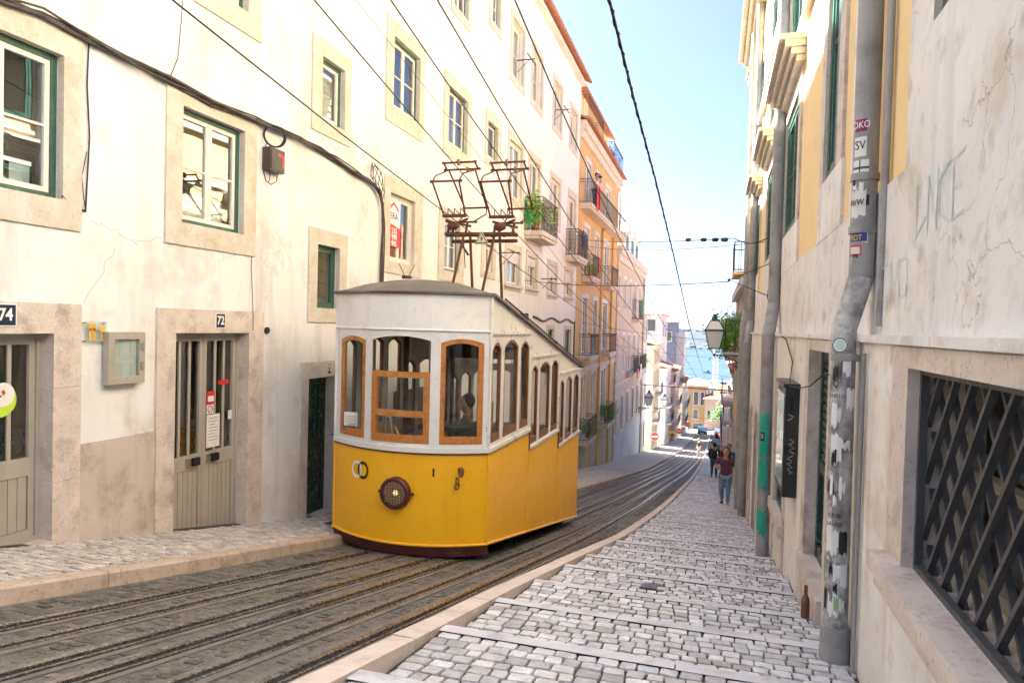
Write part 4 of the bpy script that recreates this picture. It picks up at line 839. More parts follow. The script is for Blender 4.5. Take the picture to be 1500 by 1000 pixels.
# wooden window frames + panes
fi = 0
for k, (a, b, z0, z1) in enumerate(FW):
    m = MB()
    if k != 1:
        wframe(m, fmap, a+.001, b-.001, z0+.001, z1+.003, .055, .057, .004, .05, .10); fr = m.build('window_frame', M_wood, tram)
        m = MB(); wpane(m, fmap, a+.04, b-.04, z0+.06, z1-.045, .045); m.build('pane', M_tglass, fr)
    else:
        wframe(m, fmap, a+.003, b-.003, z0+.003, .74, .0, .075, .0, .05, .10)
        for i in range(8):
            u0, u1 = a+.07+(b-a-.14)*i/8, a+.07+(b-a-.14)*(i+1)/8
            P = [fmap(u, z, d) for d in (.002, .048) for u in (u0, u1) for z in (.17, .25)]
            m.mesh(P, [(0, 2, 3, 1), (4, 5, 7, 6), (0, 4, 6, 2), (1, 3, 7, 5)])
        fr = m.build('window_frame', M_wood, tram); fr['label'] = 'half dropped two pane sash of the open middle window'
        m = MB(); wpane(m, fmap, a+.06, b-.06, z0+.08, .18, 0); m.build('pane', M_tglass, fr)
        m = MB(); wpane(m, fmap, a+.06, b-.06, .24, .67, 0); m.build('pane', M_tglass, fr)
        for u in (a+.012, b-.012):
            m = MB(); P = [fmap(u+s_*.012, z, d) for d in (.01, .045) for s_ in (-1, 1) for z in (.74, 1.13)]; m.mesh(P, [(0, 2, 3, 1), (4, 5, 7, 6), (0, 1, 5, 4), (2, 6, 7, 3)]); m.build('runner', M_dwood, tram)
for fm in (smapR, smapL):
    for (a, b, s_, w0, w1), ws in zip(SEC, SW):
        for p, q in ws:
            z1 = w1-(.03 if q-p < .5 else 0); m = MB(); wframe(m, fm, p+.001, q-.001, w0+.001, z1+.003, .10, .04, .004, .045, .10)
            fr = m.build('window_frame', pm('weathered window wood', (.20, .085, .04), (.15, .06, .03), rough=.4, scale=8, streak=((.1, .04, .02), 10, .5)), tram)
            m = MB(); wpane(m, fm, p+.03, q-.03, w0+.06, z1-.035, .08); m.build('pane', M_tglass, fr)
# roof
m = MB(); NU, NV = 16, 40; vs = []
def roofp(i, j):
    u = -1+2*i/NU; 
    if j <= 6:                       # front apron: from the bulged lip back to the start of the slope
        tt = j/6; yl = fy(u*HW)-.045; y = yl+(8.75-yl)*tt; f = 1-(1-tt)**2.2
    else: y = 8.75+(YE+.12-8.75)*(j-6)/(NV-6); f = 1
    ed = 1.755 if y < 8.2 else 1.755-.2*(y-8.2)
    crown = .235*(1-abs(u)**2.4)*f
    return (TX+u*(HW+.05), y, ed+crown)
for j in range(NV+1):
    for i in range(NU+1): vs.append(roofp(i, j))
m.mesh(vs, [(j*(NU+1)+i, j*(NU+1)+i+1, (j+1)*(NU+1)+i+1, (j+1)*(NU+1)+i) for j in range(NV) for i in range(NU)], 0, smooth=True)
vs2 = [(x, y, z-.03) for x, y, z in vs]; m.mesh(vs2, [(j*(NU+1)+i, (j+1)*(NU+1)+i, (j+1)*(NU+1)+i+1, j*(NU+1)+i+1) for j in range(NV) for i in range(NU)], 1)
for j in range(NV):
    for i in (0, NU):
        a, b = vs[j*(NU+1)+i], vs[(j+1)*(NU+1)+i]; m.mesh([a, b, (b[0], b[1], b[2]-.03), (a[0], a[1], a[2]-.03)], [(0, 1, 2, 3)], 0)
for i in range(NU):
    a, b = vs[i], vs[i+1]; m.mesh([a, b, (b[0], b[1], b[2]-.03), (a[0], a[1], a[2]-.03)], [(0, 1, 2, 3)], 0)
M_ceil = pm('tram ceiling', (.35, .3, .24), rough=.6)
m.build('roof', [M_roofg, M_ceil], tram)
m = MB()
for s_ in (1, -1): m.tube([(TX+s_*(HW+.02), y, RZ(y)+.055) for y in (8.7, 10, 12, YE+.1)], .014, 6)
m.build('gutter_rail', M_iron, tram)
# underframe and wheels
m = MB(); m.obox((TX, 11.2, -2.12+.02), (.85, 0, 0), (0, 2.9, -.58), (0, 0, .07)); 
for y in (9.5, 13.0):
    for s_ in (-1, 1): m.obox((TX+s_*.62, y, BZ(y)-.16), (.03, 0, 0), (0, .35, -.07), (0, 0, .07))
m.build('underframe', M_iron, tram)
for y in (9.3, 13.1):
    for s_ in (-1, 1): 
        m = MB(); m.disc((TX+s_*.40-.04, y, T(y)+.22), (1, 0, 0), .2, 20, 0, .08); m.build('wheel', M_rust, tram)
# interior
m = MB()
for k, (a, b, s_, w0, w1) in enumerate(SEC):
    zf = BZ(b)+.12 if k else -1.5; zf = (-1.42, -1.75, -2.1)[k]
    m.box(TX-HW+.06, TX+HW-.06, a+.0 if k else 8.25, b, zf-.05, zf)
for i in range(12): 
    a, b = -HW+.06+(2*HW-.12)*i/12, -HW+.06+(2*HW-.12)*(i+1)/12; m.mesh([(TX+a, 8.25, -1.42), (TX+b, 8.25, -1.42), (fmap(b, 0, .06)[0], fmap(b, 0, .06)[1], -1.42), (fmap(a, 0, .06)[0], fmap(a, 0, .06)[1], -1.42)], [(0, 1, 2, 3)])
m.build('floor', M_dwood, tram)
for y, zt, zb in ((10.17, 1.45, -1.4), (12.22, 1.0, -1.75)):
    m = MB()
    for u in (-1.0, -.42, .42, 1.0): m.box(TX+u-.03, TX+u+.03, y-.03, y+.03, zb, zt)
    m.box(TX-1.04, TX+1.04, y-.02, y+.02, zt-.28, zt+.1); m.box(TX-1.04, TX-.45, y-.015, y+.015, zb, zb+.85); m.box(TX+.45, TX+1.04, y-.015, y+.015, zb, zb+.85)
    m.build('partition', M_dwood, tram)
for (y0, y1, zf) in ((10.3, 12.0, -1.75), (12.4, 14.0, -2.1)):
    for s_ in (-1, 1):
        m = MB(); m.box(TX+s_*.55, TX+s_*1.02, y0, y1, zf+.40, zf+.46); m.box(TX+s_*.98, TX+s_*1.03, y0, y1, zf+.46, zf+.95); m.box(TX+s_*.6, TX+s_*.64, y0, y1, zf, zf+.4); m.build('bench', M_dwood, tram)
m = MB(); m.box(TX+.45, TX+1.0, 8.42, 8.62, -1.4, -.05); m.box(TX+.40, TX+1.02, 8.36, 8.66, -.05, 0.0); m.build('control_desk', M_dgreen, tram)
m = MB(); m.tube([(TX-.36+.0, 8.0, -.16), (TX-.36, 8.02, .12), (TX-.30, 8.03, .19), (TX-.20, 8.03, .12), (TX-.14, 8.02, -.16)], .014, 8); m.tube([(TX-.30, 8.1, -.16), (TX-.29, 8.1, .1), (TX-.22, 8.1, .14), (TX-.08, 8.1, -.16)], .012, 8); m.build('handrail', M_metal, tram)
m = MB(); m.box(TX-.86, TX-.66, 8.01, 8.015, -.02, .16); o = m.build('fare_notice', M_paper, tram)
for k in range(3):
    m = MB(); m.box(TX-.83, TX-.69, 8.004, 8.006, .1-k*.03, .106-k*.03); m.build('fare_line', M_cableg, o)
text('fare_text', '1,20 €', .045, (TX-.76, 8.003, .00), (1, 0, 0), (0, 0, 1), M_black, o)
m = MB(); m.disc((TX+.35, 9.6, 1.15), (0, -1, 0), .05, 12, 0, .02); m.build('cabin_lamp', pm('cabin lamp glow', (1, .7, .35), emit=(1, .6, .25), es=2.), tram)
# front fittings
def fn(u): return Vector((2*BUL*u/HW**2, -1, 0)).normalized()
c = Vector(fmap(.02, -.785, -.0)); nf = fn(.02)
m = MB(); m.tube([c, c+nf*.07], [.20, .195], 28); m.ring(c+nf*.07, nf, .175, .028, 28, 8); m.tube([c+nf*.02+Vector((-.24, 0, .0)), c+nf*.02+Vector((.24, 0, 0))], .02, 8); hl = m.build('headlight', M_maroon, tram)
m = MB(); m.disc(c+nf*.045+nf*.028, nf, .16, 24); m.build('reflector', M_headl, hl)
m = MB(); m.ball(c+nf*.075+Vector((.02, 0, .01)), .035, 10); m.build('bulb', M_bulb, hl)
m = MB(); aX = Vector((1, 0, 0)) ; 
for k in range(-4, 5):
    h = sqrt(max(.0, .165**2-(k*.036)**2)); m.tube([c+nf*.115+Vector((k*.036, 0, -h)), c+nf*.115+Vector((k*.036, 0, h))], .004, 5); m.tube([c+nf*.115+Vector((-h, 0, k*.036)), c+nf*.115+Vector((h, 0, k*.036))], .004, 5)
m.build('wire_guard', M_rust, hl)
def ringlogo(u, mat, name):
    c = Vector(fmap(u, -.565, -.006)); n_ = fn(u); m = MB(); a = n_.orthogonal(); vs = []; ax = Vector((0, 0, 1)).cross(n_).normalized(); az = Vector((0, 0, 1))
    K = 28
    for r_ in (.078, .115):
        for i in range(K): vs.append(c+ax*(r_*.86*cos(2*pi*i/K))+az*r_*sin(2*pi*i/K))
    m.mesh(vs, [(i, (i+1) % K, K+(i+1) % K, K+i) for i in range(K)]+[], 0); return m.build(name, mat, tram)
ringlogo(-.61, M_signw, 'ring_emblem'); ringlogo(-.50, M_black, 'ring_emblem')
text('car_number', '1', .14, tuple(Vector(fmap(.485, -.515, -.008))), tuple(Vector((0, 0, 1)).cross(fn(.485))), (0, 0, 1), M_black, tram, bold=.004)
m = MB(); c = Vector(fmap(.80, -.47, -.0)); n_ = fn(.8); m.tube([c, c+n_*.08, c+n_*.09+Vector((0, 0, -.08))], [.035, .04, .02], 8); m.ring(c+n_*.07+Vector((-.05, 0, -.14)), (1, .8, 0), .05, .007, 12, 5); m.ring(c+n_*.07+Vector((-.05, 0, -.2)), (1, -.5, 0), .04, .007, 12, 5); m.build('coupling_hook', M_rust, tram)
m = MB(); m.tube([(TX-HW-.02, 8.25, -.19), (TX-HW-.09, 8.22, -.19)], .012, 6); m.build('peg', M_iron, tram)
m = MB()
for z in (.02, .05): m.disc(fmap(HW-.03, z, -.003), tuple(fn(HW-.03)), .008, 8, 0, .004)
m.build('bolt', M_black, tram)
m = MB(); m.disc((-4.22, 8.85, 1.98), (0, 0, 1), .07, 12, 0, .04); m.tube([(-4.24, 8.85, 2.0), (-4.34, 8.85, 2.19)], .006, 5); m.tube([(-4.2, 8.85, 2.0), (-4.10, 8.85, 2.17)], .006, 5); m.tube([(-4.28, 8.85, 2.0), (-4.15, 8.85, 2.0)], .022, 8); m.build('antenna', M_iron, tram)
# current collectors
m = MB()
for x0, x1, y0, y1 in ((-3.70, -3.83, 9.7, 9.45), (-3.61, -3.60, 9.75, 9.95), (-3.21, -3.34, 9.7, 9.45), (-3.14, -3.13, 9.75, 9.95)):
    m.tube([(x0, y0, 2.68), (x1, y1, RZ(y1)+.10)], .022, 8)
m.tube([(-3.76, 9.72, 2.6), (-3.62, 9.72, 2.4)], .018, 6)
m.tube([(-3.97, 9.68, 2.71), (-2.88, 9.68, 2.70)], .035, 8); m.tube([(-3.92, 9.8, 2.62), (-2.88, 9.8, 2.62)], .028, 8)
m.tube([(-3.70, 9.7, 2.69), (-3.66, 9.7, 2.2)], .008, 5)
m.build('collector_support', M_rust, tram)
def collector(dx, dz, lab):
    P = lambda x, y, z: (x+dx, y, z+dz)
    m = MB()
    for (a, b) in (((-3.97, 9.55, 2.97), (-3.61, 9.55, 2.97)), ((-3.99, 9.1, 3.39), (-3.53, 9.1, 3.39)), ((-3.92, 9.45, 3.63), (-3.38, 9.45, 3.63)), ((-3.91, 9.35, 3.71), (-3.41, 9.35, 3.71)), ((-3.84, 10.05, 3.17), (-3.44, 10.05, 3.17)), ((-3.88, 9.9, 2.93), (-3.58, 9.9, 2.93))):
        m.tube([P(*a), P(*b)], .016 if a[1] != 9.55 else .026, 8)
        for q in (a, b): m.ball(P(*q), .024, 8)
    for a, b in (((-3.96, 9.55, 2.97), (-3.97, 9.1, 3.39)), ((-3.62, 9.55, 2.97), (-3.56, 9.1, 3.39)), ((-3.86, 9.45, 3.63), (-3.82, 10.05, 3.17)), ((-3.45, 9.45, 3.63), (-3.46, 10.05, 3.17)), ((-3.9, 9.35, 3.71), (-3.89, 9.45, 3.63)), ((-3.42, 9.35, 3.71), (-3.40, 9.45, 3.63))): m.tube([P(*a), P(*b)], .014, 8)
    for a, b, c_ in (((-3.97, 9.1, 3.39), (-3.97, 9.22, 3.5), (-3.88, 9.45, 3.62)), ((-3.56, 9.1, 3.39), (-3.55, 9.22, 3.52), (-3.42, 9.45, 3.62)), ((-3.46, 10.05, 3.17), (-3.47, 10.05, 3.07), (-3.62, 9.9, 2.93)), ((-3.82, 10.05, 3.17), (-3.83, 10.05, 3.08), (-3.86, 9.9, 2.93))): m.tube([P(*a), P(*b), P(*c_)], .011, 8)
    for x in (-3.9, -3.8, -3.7): m.tube([P(x, 9.55, 2.97), P(x-.02, 9.6, 3.09), P(x+.06, 9.75, 2.98)], .009, 6)
    m.tube([P(-3.93, 9.55, 2.9), P(-3.6, 9.75, 2.84)], .02, 6); m.tube([P(-3.93, 9.8, 2.86), P(-3.6, 9.6, 2.93)], .018, 6)
    for x in (-3.95, -3.87, -3.66): m.tube([P(x, 9.68, 2.71), P(x+.03, 9.68, 2.9)], .02, 6)
    for x in (-3.97, -3.78, -3.6): m.ball(P(x, 9.68, 2.72), .035, 8)
    o = m.build('current_collector', M_rust, tram); o['label'] = lab
    m = MB(); m.tube([P(-3.92, 9.6, 2.83), P(-3.87, 9.6, 2.83), P(-3.80, 9.6, 2.83), P(-3.74, 9.6, 2.83)], [.03, .062, .062, .03], 14); m.build('spring_drum', M_rust, o)
    m = MB(); m.disc(P(-3.68, 9.35, 3.71), (1, 0, 0), .05, 16, 0, .03); m.disc(P(-3.58, 9.45, 3.63), (1, 0, 0), .035, 14, 0, .03); m.build('roller', pm('brass roller', (.3, .2, .1), rough=.4, metal=.7), o)
collector(0, 0, 'left rusty folding current collector reaching for the wire'); collector(.735, -.03, 'right rusty folding current collector reaching for the wire')
m = MB(); tri = lambda s_, y: [(-3.37, y, 2.63+.115*s_), (-3.37-.115*s_, y, 2.63-.085*s_), (-3.37+.115*s_, y, 2.63-.085*s_)]
a, b = tri(1, 9.58), tri(1, 9.592); m.mesh(a+b, [(0, 1, 2), (5, 4, 3), (0, 3, 4, 1), (1, 4, 5, 2), (2, 5, 3, 0)], 0)
a, b = tri(.86, 9.578), tri(.62, 9.576); m.mesh(a+tri(.70, 9.578), [(0, 1, 4, 3), (1, 2, 5, 4), (2, 0, 3, 5)], 1)
m.mesh([(-3.355, 9.577, 2.69), (-3.39, 9.577, 2.62), (-3.37, 9.577, 2.625), (-3.385, 9.577, 2.575), (-3.345, 9.577, 2.64), (-3.365, 9.577, 2.637)], [(0, 1, 2), (0, 2, 5), (5, 2, 4), (4, 2, 3)], 1)
m.build('high_voltage_sign', [pm('warning cream', (.6, .58, .38), rough=.5), M_black], tram)
# ================================================================ YELLOW HOUSE
def col_windows(parent, X, side, cols, bot, top, frame=M_wpaint, sash=None, curtain=1, stone=M_white2, pad=(.14, .12, .22), leaves=2, every=None, depth=.12):
    for k, (a, b) in enumerate(cols):
        window(parent, X, side, (a, b, bot, top), (a-pad[0], b+pad[0], bot-pad[1], top+pad[2]), frame=frame, sash=sash or M_wpaint, curtain=curtain if (every is None or k % every == 0) else None, stone=stone, leaves=leaves, bars=1, depth=depth)
Y = thing('townhouse', (XL, 36, WL(36)), 'ochre yellow townhouse with five rows of iron balconies and an attic terrace', 'townhouse')
YC = [(31.4, 32.7), (34.3, 35.5), (37.2, 38.9), (40.6, 41.6)]
rows = [(-7.6, -4.4, 0), (-3.75, -.9, 1), (.12, 2.75, 2), (3.78, 6.05, 3), (6.92, 9.1, 4)]
ops = [(a, b, z0, z1) for z0, z1, k in rows for (a, b) in YC[:3 if k != 0 else 4]]
m = MB(); wall(m, XL, 29.8, 42.4, -11, 10.5, ops, 1, .14); gable_back(m, XL, -14, 29.8, 42.4, -11, 10.5); m.build('wall', [M_yel2, M_dark], Y)
for z0, z1, k in rows[1:]: col_windows(Y, XL, 1, YC[:3], z0, z1, frame=[None, M_wpaint, M_green, M_wpaint, M_wpaint][k])
for (a, b) in YC:
    m = MB(); surround(m, XL, a, b, -7.6, -4.4, a-.15, b+.15, -9, -4.2, 1); m.box(XL-.16, XL-.1, a, b, -7.6, -4.4, 1); o = m.build('door', [M_stone2, M_dwood], Y)
m = MB(); m.box(XL-.02, XL+.07, 29.82, 42.38, -.72, -.5); m.build('string_course', M_stone, Y); m = MB(); m.box(XL-.02, XL+.25, 29.82, 42.4, 10.1, 10.5); m.box(XL-.02, XL+.14, 29.82, 42.4, 9.75, 10.1); m.build('cornice', M_stone, Y)
m = MB(); m.box(XL-.02, XL+.03, 29.85, 42.35, -9.5, -4.1); m.build('plinth', pm('stained buff render', (.5, .42, .28), (.4, .33, .22), rough=.9, scale=1, stain=(.2, .17, .14), stamt=.6), Y)
balcony(Y, XL, 1, 30.0, 42.3, 6.9, .55, 1.05, slab=M_stone, deco=1, sp=.2, label='long iron balcony where a person leans out with a camera')
for z, ys in ((3.72, [(31.0, 33.1), (36.8, 39.4)]), (.06, [(30.9, 33.2), (36.8, 39.4)]), (-3.85, [(30.9, 33.2), (36.8, 39.4)])):
    for (a, b) in ys: balcony(Y, XL, 1, a, b, z, .55, 1.0, deco=1, sp=.16)
for y in (36.3, 40.1): m = MB(); m.tube([(XL+.08, y, -8.5), (XL+.08, y, 6.4), (XL+.08, y+.15, 6.6), (XL+.08, y+.5, 6.7)], .06, 8); m.build('drainpipe', M_yel2, Y)
tiled_roof(Y, -5.55, -6.75, 29.85, 42.6, 10.52, 10.95, name='eaves_roof')
ay0, ay1 = 33.2, 41.8
m = MB(); wall(m, -6.7, 30.4, ay1, 10.6, 12.9, [(35.4, 36.5, 10.9, 12.1), (38.6, 39.5, 10.9, 12.1)], 1, .12); gable_back(m, -6.7, -13, 30.4, ay1, 10.6, 12.9); m.build('attic_wall', [M_yel, M_dark], Y)
window(Y, -6.7, 1, (35.4, 36.5, 10.9, 12.1), stone=M_white2, frame=M_wpaint); window(Y, -6.7, 1, (38.6, 39.5, 10.9, 12.1), stone=M_white2, frame=M_wpaint)
tiled_roof(Y, -6.3, -10, 30.2, 42.2, 12.9, 14.6)
for a, b in ((30.3, 34.6), (38.2, 42.1)):
    m = MB(); railing(m, -6.5, -5.75, a, b, 10.75, 11.75, .2, deco=1); m.box(-6.6, -5.7, a, b, 10.68, 10.76); m.build('terrace_railing', M_iron, Y)
t = thing('balcony_plant', (-6.2, 37.6, 10.8), 'dry shrub trailing from the attic terrace of the yellow house', 'plant'); m = MB(); leaves(m, (-5.95, 37.6, 10.95), .7, 260, .09, 12, (.5, 1, .5)); m.build('foliage', pm('dry leaf', (.22, .15, .07), (.14, .14, .05), rough=.8, scale=5), t)
def pot_plant(x, y, z, s_, lab, mat=M_leaf, seed=1, n=140, red=False):
    t = thing('balcony_plant', (x, y, z), lab, 'plant', 'potted plants on the balconies'); m = MB(); m.tube([(x, y, z), (x, y, z+.22)], [.09, .12], 10); m.build('pot', M_pot, t)
    m = MB(); leaves(m, (x, y, z+.22+s_*.45), s_, n*2, .045, seed, (1, 1.3, .8)); m.build('foliage', mat, t)
pot_plant(-5.7, 31.5, 3.78, .35, 'plant in a clay pot on the balcony hung with red cloth', seed=3); pot_plant(-5.7, 32.8, 3.78, .4, 'bushy plant at the far end of the balcony hung with red cloth', M_leafb, seed=4)
pot_plant(-5.65, 37.4, -3.8, .6, 'dense dark plant filling the lowest balcony of the yellow house, far one', seed=5, n=400); pot_plant(-5.65, 38.4, -3.8, .6, 'dark climbing plant beside the dense one on the lowest yellow balcony', seed=6, n=300)
pot_plant(-5.65, 31.8, -3.8, .5, 'dark shrub on the lowest balcony of the yellow house, near one', seed=7, n=300)
def cloth(name, lab, y0, y1, z0, z1, x, mat):
    m = MB(); n = 10
    V = []
    for i in range(n+1):
        for k in range(5): V.append((x+.02*sin(i*1.9+k*.4), y0+(y1-y0)*i/n, z1+(z0-z1)*k/4*(1-.12*(i % 3))))
    V2 = [(a-.01, b, c) for a, b, c in V]; F = [(i*5+k, i*5+5+k, i*5+6+k, i*5+1+k) for i in range(n) for k in range(4)]
    m.mesh(V, F); m.mesh(V2, [f[::-1] for f in F]); tag(m.build(name, mat, org=(x, y0, z1)), lab, 'cloth')
cloth('red_cloth', 'long red cloth hung over the rail beside the person on the long balcony', 31.2, 31.75, 6.75, 7.95, -5.43, M_red); cloth('red_cloth', 'thin red cloth strip beside the long one on the long yellow balcony', 31.95, 32.15, 6.95, 7.95, -5.43, M_red)
cloth('red_cloth', 'short red cloth on the lower yellow balcony with flower pots', 32.3, 32.85, 3.95, 4.72, -5.43, M_red)
cloth('green_cloth', 'green towel on the peach house balcony', 51.6, 53, 2.2, 3.6, -5.42, pm('green towel', (.02, .22, .13), rough=.9)); cloth('blue_cloth', 'blue cloth on the far white house balcony', 28.1, 28.35, 4.6, 5.4, -5.41, M_bluest)
# ================================================================ PEACH HOUSE and dormers
P_ = thing('townhouse', (XL, 51, WL(51)), 'peeling peach townhouse with pale blue ground floor and green dormers', 'townhouse')
PC = [(43.0, 44.0), (46.0, 47.2), (48.9, 50.2), (52.3, 53.6), (55.4, 56.6)]
rows = [(-8.4, -6.2, 0), (-5.5, -3.2, 1), (-1.5, .9, 2), (2.7, 4.7, 3)]
ops = [(a, b, z0, z1) for z0, z1, k in rows for (a, b) in PC]
m = MB(); wall(m, XL, 42.4, 59.3, -14, 6.0, ops, 1, .14); gable_back(m, XL, -14, 42.4, 59.3, -14, 6.0); m.build('wall', [M_peach, M_dark], P_)
for z0, z1, k in rows[1:]: col_windows(P_, XL, 1, PC, z0, z1, stone=M_white2, frame=M_wpaint if k != 1 else M_taupe, every=2)
for (a, b) in PC:
    m = MB(); surround(m, XL, a, b, -8.4, -6.2, a-.12, b+.12, -10.5, -6.0, 1, m=0); m.box(XL-.14, XL-.1, a, b, -8.4, -6.2, 1); m.build('door', [M_blue, M_dwood], P_)
m = MB(); m.box(XL-.02, XL+.3, 42.42, 59.3, 6.0, 6.5); m.box(XL-.02, XL+.16, 42.42, 59.3, 5.6, 6.0); m.build('cornice', M_stone, P_)
m = MB(); m.box(XL-.02, XL+.03, 42.45, 59.25, -13.5, -5.75); m.build('plinth', M_blue, P_)
m = MB(); m.box(XL+.03, XL+.1, 42.45, 59.25, -2.3, -2.1); m.build('band', M_stone2, P_)
balcony(P_, XL, 1, 51.3, 54.2, 2.1, .5, 1.4, deco=0, sp=.2); balcony(P_, XL, 1, 48.3, 51.2, -1.75, .6, 1.1, deco=0, sp=.18); balcony(P_, XL, 1, 52, 57, -1.75, .6, 1.1, deco=0, sp=.18)
pot_plant(-5.6, 53.5, -1.7, .7, 'leafy plant on the wide middle balcony of the peach house', seed=21, n=300); pot_plant(-5.6, 56, -1.7, .75, 'large dark plant at the far end of the peach house balcony', seed=22, n=300)
cloth('laundry', 'white laundry hanging on the peach house balcony', 52.2, 53.2, -2.6, -1.3, -5.38, M_signw); cloth('laundry', 'red garment drying on the peach house balcony', 50.1, 50.7, -2.3, -1.5, -5.38, M_red)
m = MB()
m.tube([(XL+.1, 58.7, 6), (XL+.1, 58.7, -9.4)], .08, 8); m.build('drainpipe', M_stone2, P_); m = MB(); m.tube([(XL+.06, 42.6, 10), (XL+.06, 42.6, -8)], .07, 8); m.build('drainpipe', M_stone2, P_)
for y in (49.5, 52.6, 55.6):
    m = MB()
    m.box(-7.9, -6.3, y-.8, y+.8, 6.3, 8.2, 0); m.mesh([(-6.1, y-1, 8.2), (-6.1, y+1, 8.2), (-6.1, y, 9.5), (-7.9, y-1, 8.2), (-7.9, y+1, 8.2), (-7.9, y, 9.5)], [(0, 1, 2), (0, 2, 5, 3), (1, 4, 5, 2), (3, 5, 4), (0, 3, 4, 1)], 0); m.box(-6.3, -6.25, y-.5, y+.5, 6.6, 8.0, 1)
    m.build('dormer', [M_white2, M_green], P_)
tiled_roof(P_, -6.2, -10, 42.4, 59.3, 6.5, 8.6)
# ================================================================ FAR HOUSES (generic)
def house(lab, X, y0, y1, zb, zt, mat, floors, ncol, side=1, depth=9, roof=True, stone=M_white2, frame=M_taupe, wh=.6, balc=(), near=True, doors=True, cat='house', X2=None, eave=.3):
    t = thing('house', (X, (y0+y1)/2, zb+1), lab, cat, None); cw = (y1-y0)/ncol; fh = (zt-zb-1.0)/floors; ops = []
    for f in range(floors):
        for c in range(ncol):
            yc = y0+cw*(c+.5); ww = min(1.15, cw*.45)/2; z0 = zb+1.0+fh*f+(fh*.28 if f else 0); z1 = z0+fh*(wh if f else .78); ops.append((yc-ww, yc+ww, z0, z1))
    Xb = X-side*depth
    m = MB(); wall(m, X, y0, y1, zb-3, zt, ops, side, .12); gable_back(m, X, Xb, y0, y1, zb-3, zt); m.build('wall', [mat, M_dark], t)
    for i, (a, b, c, e) in enumerate(ops):
        if i < ncol and doors:
            m = MB(); surround(m, X, a, b, c, e, a-.12, b+.12, c-2, e+.15, side); m.box(X-side*.12, X-side*.08, a, b, c, e, 1); m.build('door', [stone, M_dwood if i % 2 else M_green], t)
        else:
            m = MB(); surround(m, X, a, b, c, e, a-.12, b+.12, c-.12, e+.14, side); wd = m.build('window', stone, t)
            m = MB(); frame_rect(m, X-side*.1, a, b, c, e, .07, .04, side); m.box(X-side*.1, X-side*.06, (a+b)/2-.04, (a+b)/2+.04, c, e); m.box(X-side*.1, X-side*.07, a, b, (c+e)/2-.03, (c+e)/2+.03); m.build('frame', frame, wd)
            m = MB(); m.box(X-side*.09, X-side*.085, a+.05, b-.05, c+.05, e-.05); m.build('pane', M_glass, wd)
    for (f, c0, c1) in balc:
        z = zb+1.0+fh*f+fh*.05; balcony(t, X, side, y0+cw*c0+.2, y0+cw*c1-.2, z, .6, 1., deco=0, sp=.25)
    m = MB(); m.box(X-side*.02, X+side*.2, y0+.01, y1-.01, zt-.3, zt); m.build('cornice', stone, t)
    if roof: tiled_roof(t, X+side*eave, X-side*depth*.5, y0-.1, y1+.1, zt+.02, zt+depth*.16, tw=.4, rows=6)
    return t
# one further slim house then gap, then the cream corner house and on downhill. Gaps let the sun reach the street
TZ = lambda y: T(y)
house('narrow cool white house joined to the far end of the peach house', -6.0, 59.3, 63.6, T(62)-.5, 2.6, M_white2, 4, 2, roof=True)
gapL = [67.2]
c1 = house('cream white corner house with brown door strips behind the first no entry sign', -5.75, 68.0, 75.5, T(70)-.5, -.2, M_cream, 4, 5, depth=3.2, stone=M_cream, frame=M_green, balc=[(1, 0, 2), (2, 2, 4)], wh=.7)
house('white house with grey balconies downhill of the cream corner house', -5.2, 78.6, 88, T(82)-.5, -3.0, M_white2, 4, 5, depth=3, balc=[(1, 1, 4), (2, 0, 2), (3, 2, 5)], wh=.65)
house('pinkish white house with crowded balconies and plants far down the street', -4.9, 91.5, 103, T(97)-.5, -4.0, M_pink, 4, 6, depth=3, balc=[(1, 0, 3), (2, 1, 5), (3, 3, 6)])
house('far pale house below the pink one, last of the left row', -4.6, 107, 127, T(115)-.5, -7, M_cream, 4, 7, depth=3, balc=[(1, 0, 4), (2, 2, 7)])
